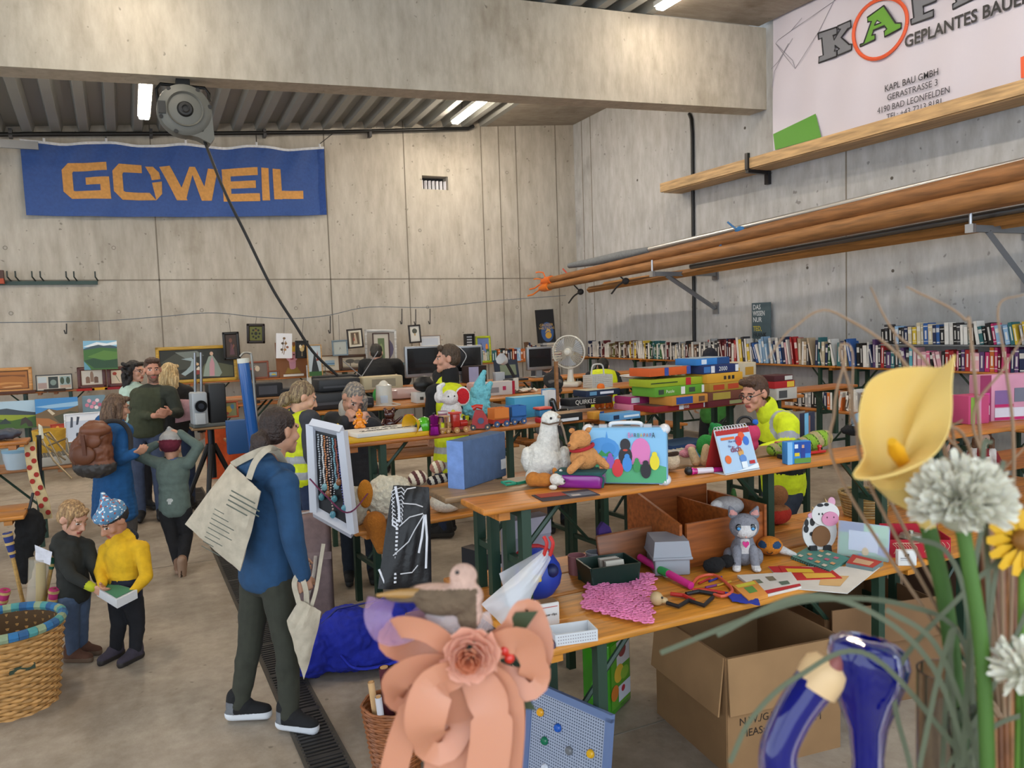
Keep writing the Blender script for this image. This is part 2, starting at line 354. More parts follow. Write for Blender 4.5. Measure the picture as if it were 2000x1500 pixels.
tube_lamp(-2.6, 10.35, 1.3, 'added unseen tube lamp behind the left part of the beam', .12); tube_lamp(3.4, 10.35, 1.3, 'added unseen tube lamp behind the middle of the beam', .12); tube_lamp(6.4, 5.2, 1.5, 'tube lamp above the right hand book shelves', .14)  # both lamps behind the beam are added to brighten the back wall
pts = [ony(a, c, YB - .12) for a, c in ((-200, 266), (60, 262), (360, 261), (640, 258), (915, 251), (925, 246))]
t = thing('ceiling_pipe', 'thin black pipe clamped along the top of the back wall', 'pipe', pts[2]); b = B(); b.tube(pts, .035, m('#17181a', 'plain', .4)); b.out('pipe', t, True)
for px in (295, 517, 723, 20):
 q = ony(px, 260, YB - .12); b = B(); b.box((q.x, YB - .08, q.z), (.05, .14, .14), m('#55565a', 'metal')); b.out('clamp', t, True)
pts = [onx(a, c, XR - .03) for a, c in ((1346, 222), (1350, 232), (1352, 260), (1354, 470), (1355, 575), (1356, 700))]
b = B(); b.tube(pts, .03, m('#0f0f10', 'plain', .5)); single(b, 'wall_conduit', 'black vertical cable conduit on the right wall behind the poles', 'conduit')
# ---------------------------------------------------------------- folding tables and benches
WOODS = ['#b9742c', '#b06c2a', '#c07f35', '#a8682e']
green = m('#1f3a2b', 'plain', .45)
def make_set(name, label, L, W, h, wood, leg='#1f3a2b', loc=(0, 0, 0), rz=0, group=None, ins=.30):
 """folding table or bench: board(s) on two hinged green steel leg frames; origin in the middle on what it stands on"""
 t = thing(name, label, 'table' if W > .35 else 'bench', loc, rz, group); lm = m(leg, 'plain', .45)
 b = B(); n = 2 if W > .35 else 1
 for k in range(n):
  w = W / n - .004; y = (k - (n - 1) / 2) * W / n
  b.rbox((0, y, h - .014), (L, w, .028), m(wood, 'wood'), .008)
 b.out('table_board' if W > .35 else 'seat_board', t)
 for s in (-1, 1):
  x = s * (L / 2 - ins)
  for q in (-1, 1):
   b = B(); b.box((x, q * (W / 2 - .05), (h - .03) / 2), (.042, .042, h - .03), lm); b.out('leg', t)
  b = B(); b.box((x, 0, h * .45), (.03, W - .1, .03), lm); b.out('crossbar', t); b = B(); b.box((x, 0, h - .05), (.045, W - .06, .03), lm); b.out('top_bar', t)
  b = B(); d = h * .62
  b.tube([(x, 0, h * .45), (x - s * d * .75, 0, h - .035)], .012, lm, 6); b.out('brace', t)
  b = B(); b.box((s * (L / 2 - .1), 0, h - .045), (.05, W - .05, .034), m(wood, 'wood')); b.out('cleat', t)
 return t
TAB, BEN = .77, .48
def table(cx, cy, label, L=2.2, W=.5, rz=0, wood='#b9742c', h=TAB, z=0, leg='#1f3a2b'): return make_set('folding_table', label, L, W, h, wood, leg, (cx, cy, z), rz, 'folding tables of the sale')
def bench(cx, cy, label, L=2.2, W=.25, rz=0, wood='#b9742c', z=TAB, h=BEN, leg='#1f3a2b', ins=.30): return make_set('folding_bench', label, L, W, h, wood, leg, (cx, cy, z), rz, 'folding benches of the sale', ins)
X90 = math.pi / 2
FY = 2.50
table(2.37, FY + .26, 'folding table nearest the viewer carrying the pink felt mat and magazines', L=2.16, wood='#c58128')
table(4.55, FY + .26, 'folding table carrying the red box and plastic wrapped picture frame', L=2.16, wood='#bd7a2a')
table(2.42, FY + .78, 'folding table under the wooden crate, behind the nearest table')
table(4.62, FY + .78, 'folding table with the straw basket and the porcelain dolls, behind the red box')
bench(2.50, FY + .45, 'orange folding bench on the nearest tables carrying the tin suitcase', L=2.52, ins=.20, wood='#bb7429')
bench(2.24, FY + .74, 'worn greyish folding bench on the tables carrying the blue foam box', L=2.1, ins=.24, wood='#8d6f4e')
bench(4.95, FY + .62, 'folding bench on the tables behind the yellow calla flower', L=2.0, wood='#b46f2b')
RA = .085
def row2(s, off): return 1.20 + s * math.cos(RA) - off * math.sin(RA), 4.98 + s * math.sin(RA) + off * math.cos(RA)
x, y = row2(1.05, -.12); table(x, y, 'folding table holding the lying white plush goose', rz=RA, wood='#b9752c')
x, y = row2(3.25, -.12); table(x, y, 'folding table under the stacked board games', rz=RA)
x, y = row2(1.1, .42); table(x, y, 'folding table behind the table with the plush goose', rz=RA, wood='#a8682e')
x, y = row2(3.3, .42); table(x, y, 'folding table at the back of the board game stand', rz=RA, wood='#a8682e')
x, y = row2(1.1, .125); bench(x, y, 'folding bench with the wooden toy trains and the purple coffee pot', rz=RA, W=.28, wood='#a8642a')
x, y = row2(3.31, .125); bench(x, y, 'folding bench carrying the puzzle boxes and the light blue game box', rz=RA, W=.28, wood='#b06c2a')
x, y = row2(2.3, .42); bench(x, y, 'folding bench at the back of the toy row under the turquoise plush', rz=RA, W=.29, wood='#a8642a', L=2.3)
x, y = row2(4.55, .42); bench(x, y, 'folding bench under the tall stack of puzzle boxes', rz=RA, W=.29, wood='#a8642a', L=2.1)
table(2.45, 7.38, 'folding table under the juicer stand', wood='#b06c2a'); table(4.75, 7.55, 'folding table under the white fan stand', wood='#b06c2a', rz=.05)
bench(2.40, 7.26, 'folding bench carrying the white juicer and pink radio', wood='#b57129'); bench(2.4, 7.54, 'folding bench behind the juicer with cable coil', wood='#b57129')
bench(4.62, 7.52, 'folding bench carrying the white table fan', rz=.05, wood='#b57129'); bench(4.6, 7.8, 'folding bench behind the white table fan', rz=.05, wood='#a8642a')
table(2.4, 7.95, 'folding table at the back of the juicer stand', wood='#a8642a', W=.45); bench(2.4, 7.86, 'rearmost folding bench of the juicer stand with the radio', wood='#a8642a', W=.32)
for k, (x, w) in enumerate(((2.1, 'with the black printers'), (4.32, 'with the computer monitors'), (6.5, 'with the small laptop'))):
 table(x, 9.55, 'folding table in the row ' + w, wood='#b06c2a'); bench(x, 9.42, 'front folding bench in the row ' + w, wood='#9c6b3c' if k == 0 else '#b57129'); bench(x, 9.7, 'rear folding bench in the row ' + w, wood='#a8642a')
for k, (x, w) in enumerate(((-2.2, 'under the wood framed relief picture'), (.02, 'under the bottle still lifes'), (2.24, 'under the gold framed landscape'), (4.46, 'under the crowned portrait'), (6.9, 'under the blue book row'))):
 table(x, 14.5, 'back wall folding table ' + w, wood='#a8642a', W=.6); bench(x, 14.5, 'back wall folding bench ' + w, wood='#a8642a', h=.42 if k < 3 else BEN, W=.3)
for k, w in enumerate(('in the far corner', 'behind the white fan', 'behind the dark hat', 'behind the glasses wearer', 'behind the yellow calla')):
 y = 13.2 - 2.21 * k
 table(8.24, y, 'right wall folding table ' + w, rz=X90, W=.6, wood='#b06c2a'); bench(8.76, y, 'right wall folding bench full of books ' + w, rz=X90, W=.3, z=TAB, h=.51, wood='#b57129')
table(6.15, 3.95, 'folding table far right behind the porcelain dolls', wood='#a8642a', L=2.0); bench(6.2, 3.62, 'folding bench carrying the pink craft box', wood='#b06c2a', W=.27)
table(-1.78, 6.62, 'folding table with sloped bench at the left picture edge', wood='#b9782f'); bench(-1.76, 6.85, 'folding bench with the bags at the left picture edge', wood='#b06c2a')
table(-1.6, 8.95, 'folding table holding the typewriter', wood='#9a6538')
# ---------------------------------------------------------------- blue banner with orange letters on the back wall
def banner_sheet(p, nx, ny, mt, name, parent, fold):
 """p: four corner points (top left, top right, bottom right, bottom left)"""
 rows = []
 for j in range(ny + 1):
  v = j / ny; rows.append([fold(i / nx, v, lerp(lerp(p[0], p[1], i / nx), lerp(p[3], p[2], i / nx), v)) for i in range(nx + 1)])
 b = B(); b.sheet(rows, mt, .002); return b.out(name, parent, True)
YG = YB - .09
gp = [ony(38, 272, YG), ony(632, 287, YG), ony(637, 420, YG), ony(52, 421, YG)]
tgb = thing('banner', 'wide blue banner with orange company lettering hung on the back wall', 'banner', lerp(gp[2], gp[3], .5))
def gfold(u, v, q):
 sag = .05 * sum(math.sin(math.pi * ((u - a) / .25)) ** 2 for a in (0,)) * (1 - v) + .03 * math.sin(u * 3.1) * v
 d = .025 * math.sin(u * 31 + v * 5) * (.4 + v * .6) + .02 * math.sin(u * 60 + 8 * v) * (1 - v) + .016 * noise.noise(V((u * 9, v * 3, 1)))
 return V((q.x, q.y + d - .02, q.z - sag))
banner_sheet(gp, 96, 20, m('#2b4f93', 'cloth', .6), 'cloth', tgb, gfold)
def gpt(u, v, off):      # u along, v down
 q = gfold(u, v, lerp(lerp(gp[0], gp[1], u), lerp(gp[3], gp[2], u), v)); return V((q.x, q.y - off, q.z))
def gband(u0, u1, v0, v1, mt, name, off=.006, n=60):
 b = B(); b.sheet([[gpt(lerp(u0, u1, i / n), lerp(v0, v1, j / 6), off) for i in range(n + 1)] for j in range(7)], mt); return b.out(name, tgb, True)
gband(0, 1, 0, .035, m('#d8dbe2', 'cloth'), 'hem'); gband(.975, 1, .05, 1, m('#27478a', 'cloth'), 'side_hem', .005, 4)
org = m('#cf9650', 'cloth', .7)
def glyph(polys):
 b = B()
 for pl in polys:
  (x0, y0), (x1, y1), (x2, y2), (x3, y3) = pl; n = max(2, int(max(abs(x1 - x0), abs(x2 - x3)) / 8)); mm = max(2, int(max(abs(y3 - y0), abs(y2 - y1)) / 8))
  rows = []
  for j in range(mm + 1):
   r = []
   for i in range(n + 1):
    s, t = i / n, j / mm; X = lerp(lerp(x0, x1, s), lerp(x3, x2, s), t); Y = lerp(lerp(y0, y1, s), lerp(y3, y2, s), t)
    u = (X - 38) / 596; v = (Y - lerp(276, 288, u)) / (lerp(420, 420, u) - lerp(276, 288, u)); r.append(gpt(u, v, .009))
   rows.append(r)
  b.sheet(rows, org)
 b.out('letter', tgb, True, False)
def Q(x0, y0, x1, y1): return ((x0, y0), (x1, y0), (x1, y1), (x0, y1))
glyph([((118, 317), (187, 318), (187, 333), (126, 333)), ((106, 330), (118, 317), (126, 333), (124, 336)), Q(106, 330, 124, 372), ((106, 372), (124, 370), (128, 371), (120, 386)), ((120, 386), (128, 371), (173, 371), (191, 387)), ((173, 345), (190, 345), (191, 387), (173, 372)), Q(147, 345, 175, 359)])
glyph([((210, 320), (252, 320), (252, 335), (217, 336)), ((197, 334), (210, 320), (217, 336), (215, 340)), Q(197, 334, 215, 372), ((197, 372), (215, 371), (219, 373), (212, 388)), ((212, 388), (219, 373), (264, 373), (276, 388)), ((270, 353), (289, 352), (288, 376), (276, 388)), ((259, 322), (274, 322), (285, 334), (268, 338)), ((268, 338), (285, 334), (287, 347), (270, 348))])
glyph([((286, 323), (306, 323), (330, 372), (316, 389)), ((330, 372), (316, 389), (334, 389), (337, 389)), ((334, 389), (316, 389), (345, 326), (355, 326)), ((345, 326), (356, 326), (386, 389), (366, 389)), ((366, 389), (386, 389), (402, 327), (382, 327))])
glyph([Q(410, 327, 427, 391), Q(427, 327, 485, 342), Q(427, 352, 480, 366), Q(427, 376, 488, 391)])
glyph([Q(493, 328, 509, 390)]); glyph([Q(518, 328, 535, 388), Q(535, 371, 583, 387)])
for k, px in enumerate((80, 190, 341, 486, 625)):
 u = (px - 38) / 596; q = gpt(u, .0, 0); tq = ony((px + 12 if k == 4 else px), 259, YB - .12); tq = V((q.x + (.25 if k == 4 else 0), q.y, deckz(q.x, 15) - .08))
 b = B(); b.tube([q + V((0, 0, -.02)), q + V((0, 0, .05))], .02, m('#d9dbe0', 'plain', .4), 8); b.out('clip', tgb, True)
 b = B(); b.tube([q + V((0, 0, .05)), tq], .008, m('#2c2b2b'), 6); b.out('string', tgb, True)
q = ony(60, 284, 14.2); b = B()
b.box((q.x - 1.4, 14.2, q.z), (3.0, .05, .12), m('#8a8d92', 'metal')); b.box((q.x - 1.9, 14.2, q.z + .11), (2.2, .04, .07), m('#8a8d92', 'metal'))
single(b, 'steel_rail', 'grey galvanised rail reaching in front of the blue banner', 'rail')
p0, p1 = ony(-60, 553, YB - .04), ony(191, 552, YB - .04)
t = thing('peg_rail', 'dark green metal peg rail on the back wall', 'rail', p1); b = B(); b.box(((p0.x + p1.x) / 2, YB - .03, p1.z), (p1.x - p0.x, .06, .06), m('#1d3a2f', 'plain', .4)); b.out('rail', t, True)
for px in (17, 33, 65, 81, 131, 146, 187):
 q = ony(px, 548, YB - .05); b = B(); b.tube([(q.x + .03, YB - .03, q.z), (q.x + .03, YB - .14, q.z), (q.x, YB - .2, q.z + .05), (q.x, YB - .2, q.z + .14)], .012, m('#1d2a26', 'plain', .4), 8); b.out('peg', t, True)
q = ony(0, 545, YB - .2); b = B(); b.box((q.x - .2, YB - .15, q.z + .06), (.5, .1, .16), m('#5a4743', 'card')); b.box((q.x - .2, YB - .15, q.z - .03), (.5, .12, .08), m('#b5553f', 'card')); single(b, 'brush', 'brown and red broom head resting on the peg rail', 'broom')
# ---------------------------------------------------------------- cable reel hanging under the beam
rc = ony(360, 219, 9.44); k = mpp(rc)
t = thing('cable_reel', 'round grey cable reel hanging under the concrete beam', 'cable reel', rc)
b = B(); R = 50 * k
pr = [(0, -.13), (R * .80, -.13), (R * .97, -.09), (R, -.03), (R, .05), (R * .97, .10), (R * .8, .13), (0, .13)]
grey = m('#5f605b', 'plain', .5)
b.lathe(pr, grey, 40, rc, (0, -1, 0)); b.out('drum', t, True)
b = B(); b.prism([(R * .62, -R * .78), (R * .98, 0), (R * 1.02, -R * 1.02), (R * .86, -R * 1.22), (R * .4, -R * 1.0), (R * .1, -R * .95)], -.10, .10, grey)
b.M = MX.Identity(4); b.v = [V((rc.x + p.x, rc.y - p.z, rc.z + p.y)) for p in b.v]; b.out('outlet', t, True)
b = B(); b.lathe([(R * .60, .135), (R * .66, .15), (R * .66, .12)], m('#5b5b55'), 40, rc, (0, -1, 0)); b.out('ring', t, True)
b = B(); b.lathe([(0, .16), (R * .24, .155), (R * .3, .13)], m('#171717', 'plain', .5), 28, rc, (0, -1, 0)); b.lathe([(R * .1, .165), (R * .13, .175), (R * .16, .165)], m('#2e2e2e'), 20, rc, (0, -1, 0)); b.out('hub', t, True)
b = B(); b.box(rc + V((-R * .83, -.135, 0)), (R * .26, .02, R * .46), m('#222222')); b.out('label_plate', t, True)
for a in (.2, 1.0, 2.2, 3.5, 4.3):
 b = B(); b.cyl(rc + V((R * .92 * math.cos(a), -.12, R * .92 * math.sin(a))), rc + V((R * .92 * math.cos(a), -.10, R * .92 * math.sin(a))), .022, m('#111111'), 8); b.out('bolt', t, True)
b = B(); zt = 4.70 + .0455 * rc.x
b.tube([rc + V((-R * .92, 0, R * .3)), rc + V((-R * .95, 0, R * .8)), (rc.x - R * .95, 9.44, zt - .12), (rc.x - R * .8, 9.44, zt - .06), (rc.x + R * .8, 9.44, zt - .06), (rc.x + R * .95, 9.44, zt - .12), rc + V((R * .95, 0, R * .75)), rc + V((R * .95, 0, R * .5))], .018, m('#2c2c2c', 'metal'), 8); b.box((rc.x, 9.44, zt - .03), (R * .5, .12, .08), m('#2c2c2c', 'metal')); b.out('bracket', t, True)
e = ony(398, 272, 9.15); f = ony(655, 728, 9.0)
cpts = [ony(398, 272, 9.42), ony(437, 370, 9.1), ony(480, 458, 9.1), ony(530, 560, 9.05), ony(575, 632, 9.0), ony(612, 688, 9.0), ony(660, 734, 9.0)]
b = B(); b.tube(curve(cpts, 40), .016, m('#111111', 'plain', .6), 8); b.out('cable', t, True)
# ---------------------------------------------------------------- white company banner and plank shelf on the right wall
XK = 8.93
kb = [onx(1500, -170, XK), onx(2080, -330, XK), onx(2080, 160, XK), onx(1513, 293, XK)]
t = thing('banner', 'large white company banner with green and grey letters above the plank shelf', 'banner', kb[3])
y0k, y1k = kb[3].y, 4.2
zb0, zt0 = kb[3].z - .02, 7.0
b = B(); b.sheet([[(XK + .012 * math.sin(i * 1.1 + j * .4), lerp(9.09, y1k, i / 40), lerp(zt0 - .02, 4.27 if i else 4.4, j / 14)) for i in range(41)] for j in range(15)], m('#cfcad6', 'plain', .55), .003); b.out('cloth', t, True)
def kpoly(pxs, mt, name='print', off=.025, parent=t):
 b = B(); b.poly([onx(x, y, XK - off) for x, y in pxs], m(mt, 'plain', .6)); return b.out(name, parent, True, False)
def kw(pxs, mt, w=2.5, off=.024, name='drawn_line'):
 b = B(); b.tube([onx(x, y, XK - off) for x, y in pxs], w * .004, m(mt, 'plain', .7), 5, flat=1); return b.out(name, t, True)
kpoly([(1510, 262), (1593, 222), (1604, 268), (1514, 293)], '#5c9a3a', 'green_corner')
blk = '#2e2e32'
def kletter(pxs, col, rim=2.2, holes=()):
 b = B(); b.poly([onx(x, y, XK - .026) for x, y in pxs], m(col, 'plain', .6))
 for hp in holes: b.poly([onx(x, y, XK - .028) for x, y in hp], m('#cfcad6', 'plain', .55))
 b.tube([onx(x, y, XK - .027) for x, y in pxs + pxs[:1]], .011 * rim / 2.2, m(blk, 'plain', .6), 5)
 for hp in holes: b.tube([onx(x, y, XK - .029) for x, y in hp + hp[:1]], .010, m(blk, 'plain', .6), 5)
 b.out('letter', t, True)
kletter([(1598, 65), (1634, 53), (1635, 66), (1627, 69), (1629, 78), (1642, 56), (1637, 57), (1636, 51), (1661, 40), (1662, 53), (1656, 56), (1643, 73), (1659, 87), (1663, 86), (1663, 97), (1636, 108), (1635, 98), (1640, 96), (1631, 89), (1630, 100), (1634, 99), (1634, 110), (1599, 123), (1600, 111), (1608, 108), (1605, 74), (1599, 77)], '#7a7c84')
kletter([(1680, 87), (1687, 84), (1702, 41), (1695, 43), (1694, 34), (1726, 11), (1749, 45), (1760, 45), (1760, 55), (1728, 72), (1727, 61), (1732, 57), (1727, 50), (1706, 59), (1703, 69), (1709, 67), (1709, 77), (1680, 91)], '#66a035', 2.2, ([(1708, 49), (1713, 40), (1721, 44)],))
kletter([(1779, 38), (1785, 35), (1781, -4), (1776, -2), (1775, -12), (1815, -30), (1832, -14), (1828, 2), (1803, 12), (1804, 27), (1823, 19), (1823, 32), (1780, 48)], '#7a7c84')
kletter([(1861, 8), (1868, 4), (1862, -34), (1880, -42), (1884, -2), (1904, -12), (1904, -26), (1920, -30), (1922, -12), (1861, 18)], '#7a7c84')
kw([(1719 + 52 * math.cos(a) * (1 + .06 * math.sin(a)) + 7 * math.sin(a), 56 - 59 * math.sin(a) - 8 * math.cos(a)) for a in [i * math.pi / 20 for i in range(41)]], '#e5613a', 6, .03, 'red_ring')
def ktext(s, ax, ay, bx, by, hgt, col, bold=0, sx=None):
 """lettering running from one point of the banner to another"""
 A_, B_ = onx(ax, ay, XK), onx(bx, by, XK)
 L = (B_ - A_).length; ln = text(s, t, (0, 0, 0), 1, col, name='lettering', align='LEFT', bold=bold)
 w = ln.dimensions.x if ln.dimensions.x else 1; xs = [v.co.x for v in ln.data.vertices]; w = max(xs) - min(xs)
 ln.rotation_euler = (math.pi / 2, 0, -math.pi / 2); ln.scale = (L / w, hgt, 1)
 ln.location = V((XK - .035, A_.y, (A_.z + B_.z) / 2)) - t.location
ktext('GEPLANTES BAUEN', 1770, 72, 2020, 5, .2, '#2a2a2e', .02)
ktext('KAPL BAU GMBH', 1731, 174, 1835, 142, .115, '#33323a', .004)
ktext('GERASTRASSE 3', 1736, 192, 1834, 162, .11, '#44434c')
ktext('4190 BAD LEONFELDEN', 1717, 216, 1858, 178, .11, '#44434c')
ktext('TEL: +43 7213 8181', 1735, 230, 1842, 200, .11, '#44434c')
kpoly([(1993, 112), (2010, 105), (2010, 150), (1994, 153)], '#e5613a', 'orange_shape')
for ln in ([(1632, 0), (1545, 60), (1520, 78), (1515, 85), (1535, 112), (1553, 134), (1600, 60), (1632, -5)], [(1515, 85), (1548, 118), (1553, 134)], [(1548, 75), (1530, 105), (1512, 140), (1508, 172)], [(1540, 85), (1520, 120), (1506, 135)], [(1566, 35), (1545, 60)]): kw(ln, '#8c8b96', .9)
plank = m('#c4a173', 'pole')
t = thing('plank_shelf', 'long pale timber plank shelf under the white banner', 'shelf', (8.75, 7, 4.2))
b = B(); b.box((8.60, 4.9 + 1.96, 4.27), (.06, 9.1, .15), plank); b.out('front_board', t, True)
b = B(); b.box((8.8, 4.9 + 1.96, 4.20), (.38, 9.0, .04), plank); b.out('bottom_board', t, True)
for y in (9.25, 5.0):
 bk = m('#1c1b1e', 'plain', .4); b = B(); b.box((8.56, y, 4.30), (.05, .06, .24), bk); b.box((8.78, y, 4.155), (.46, .06, .05), bk); b.box((8.96, y, 4.08), (.06, .08, .2), bk); b.out('bracket', t, True)
# ---------------------------------------------------------------- timber poles on steel wall brackets
for k, (yy, lab) in enumerate(((10.5, 'far grey steel wall bracket carrying the ends of the poles'), (5.38, 'near grey steel wall bracket carrying the poles'))):
 z = 2.77 if k == 0 else 2.87
 t = thing('wall_bracket', lab, 'bracket', (XR, yy, z), 0, 'steel wall brackets'); st = m('#6f7276', 'plain', .45)
 xt = 7.68 if k == 0 else 7.98
 b = B(); b.box(((xt + XR) / 2, yy, z - .05), (XR - xt, .06, .07), st); b.out('arm', t, True)
 b = B(); b.tube([(xt + .3, yy, z - .07), (XR - .03, yy, z - .62)], .04, st, 4); b.out('strut', t, True)
 for zz in (z - .05, z - .62): b = B(); b.box((XR - .012, yy, zz), (.024, .14, .2), m('#9a9da3', 'metal')); b.out('wall_plate', t, True)
 b = B(); b.cyl((xt + .02, yy, z - .08), (xt + .02, yy, z + .17), .018, m('#b9bcc2', 'metal')); b.box((xt + .02, yy, z - .05), (.05, .09, .09), m('#b9bcc2', 'metal')); b.out('stop_pin', t, True)
def pole(name, label, cat, p0, p1, r0, r1, mt, seg=14, bump=0, grp='poles on the wall brackets', tip=None):
 P = [lerp(p0, p1, i / 30) for i in range(31)]; rs = [lerp(r0, r1, i / 30) * (1 + bump * noise.noise(V((i * .9, p0.x * 7, 0)))) for i in range(31)]
 t = thing(name, label, cat, P[0], 0, grp); b = B(); b.tube(P, rs, mt, seg); b.out('shaft', t, True)
 if tip: tip(t, p0)
 return t
def hooktip(col):
 def f(t, p):
  mt = m(col, 'plain', .5); b = B(); d = V((0, -1, 0.05)); b.tube([p + V((0, -.25, .012)), p + V((0, -.02, 0)), p + V((0, .15, -.01))], [.085, .085, .05], mt, 12); b.out('sleeve', t, True)
  b = B(); b.tube([p + V((0, .05, 0)), p + V((0, .25, -.05)), p + V((-.05, .4, -.12)), p + V((-.12, .5, -.14))], .016, mt, 6); b.tube([p + V((0, .0, .05)), p + V((.0, .1, .18)), p + V((-.05, .2, .2)), p + V((-.1, .24, .19))], .014, mt, 6); b.out('strap', t, True)
 return f
log = m('#8f6036', 'pole'); log2 = m('#98693c', 'pole')
pole('timber_pole', 'lower front peeled round timber pole with orange end sleeve', 'pole', onx(1062, 562, 7.85), onx(2080, 358, 7.95), .062, .115, log2, 14, .05, tip=hooktip('#d9721f'))
pole('timber_pole', 'upper peeled round timber pole with orange end strap', 'pole', onx(1066, 549, 7.86), onx(2080, 318, 8.05), .058, .125, log, 14, .05, tip=hooktip('#d9691f'))
pole('aluminium_pole', 'shiny aluminium pole lying on top of the timber poles', 'pole', onx(1262, 489, 8.05), onx(2080, 296, 8.35), .045, .04, m('#c3c4c6', 'metal'))
b = B(); b.tube([onx(1112, 519, 8.0), onx(1160, 511, 8.0), onx(1215, 499, 8.02), onx(1268, 488, 8.05)], [.05, .075, .08, .05], m('#70757a', 'cloth'), 12); single(b, 'rolled_tarp', 'grey rolled tarp wrapped round the far end of the aluminium pole', 'tarp')
pole('steel_tube', 'grey steel tube under the timber poles', 'tube', onx(1350, 521, 8.2), onx(2080, 393, 8.3), .04, .04, m('#7d8083', 'metal'))
pole('timber_batten', 'squared brown batten against the wall behind the poles', 'batten', onx(1460, 452, 8.75), onx(2080, 302, 8.75), .06, .06, m('#7d5637', 'pole'), 4)
pole('timber_batten', 'lower orange batten under the steel tube', 'batten', onx(1150, 566, 8.3), onx(2080, 408, 8.35), .06, .06, m('#a4713a', 'pole'), 4)
pole('timber_batten', 'thin orange batten lying against the lower batten', 'batten', onx(1180, 556, 8.45), onx(2080, 420, 8.48), .05, .05, m('#b27f45', 'pole'), 4)
for px, py, col, lab in ((1112, 538, '#b8402c', 'red strap knotted at the far end of the poles'), (1134, 570, '#1c1c1e', 'black strap tied round the lower batten end'), (1222, 549, '#26262a', 'black cord tied round the battens'), (1445, 450, '#2f6ba3', 'blue plastic cord tied round the aluminium pole')):
 p = onx(px, py, 7.95); b = B(); b.sph(p, (.05, .09, .06), m(col, 'cloth'), 12, 8); b.tube(curve([p, p + V((-.03, .2, -.07)), p + V((-.05, .38, -.2))], 8), .016, m(col, 'plain', .6), 6); b.tube(curve([p, p + V((.03, .15, .06)), p + V((0, .25, .15))], 8), .014, m(col, 'plain', .6), 6); single(b, 'strap', lab, 'strap')
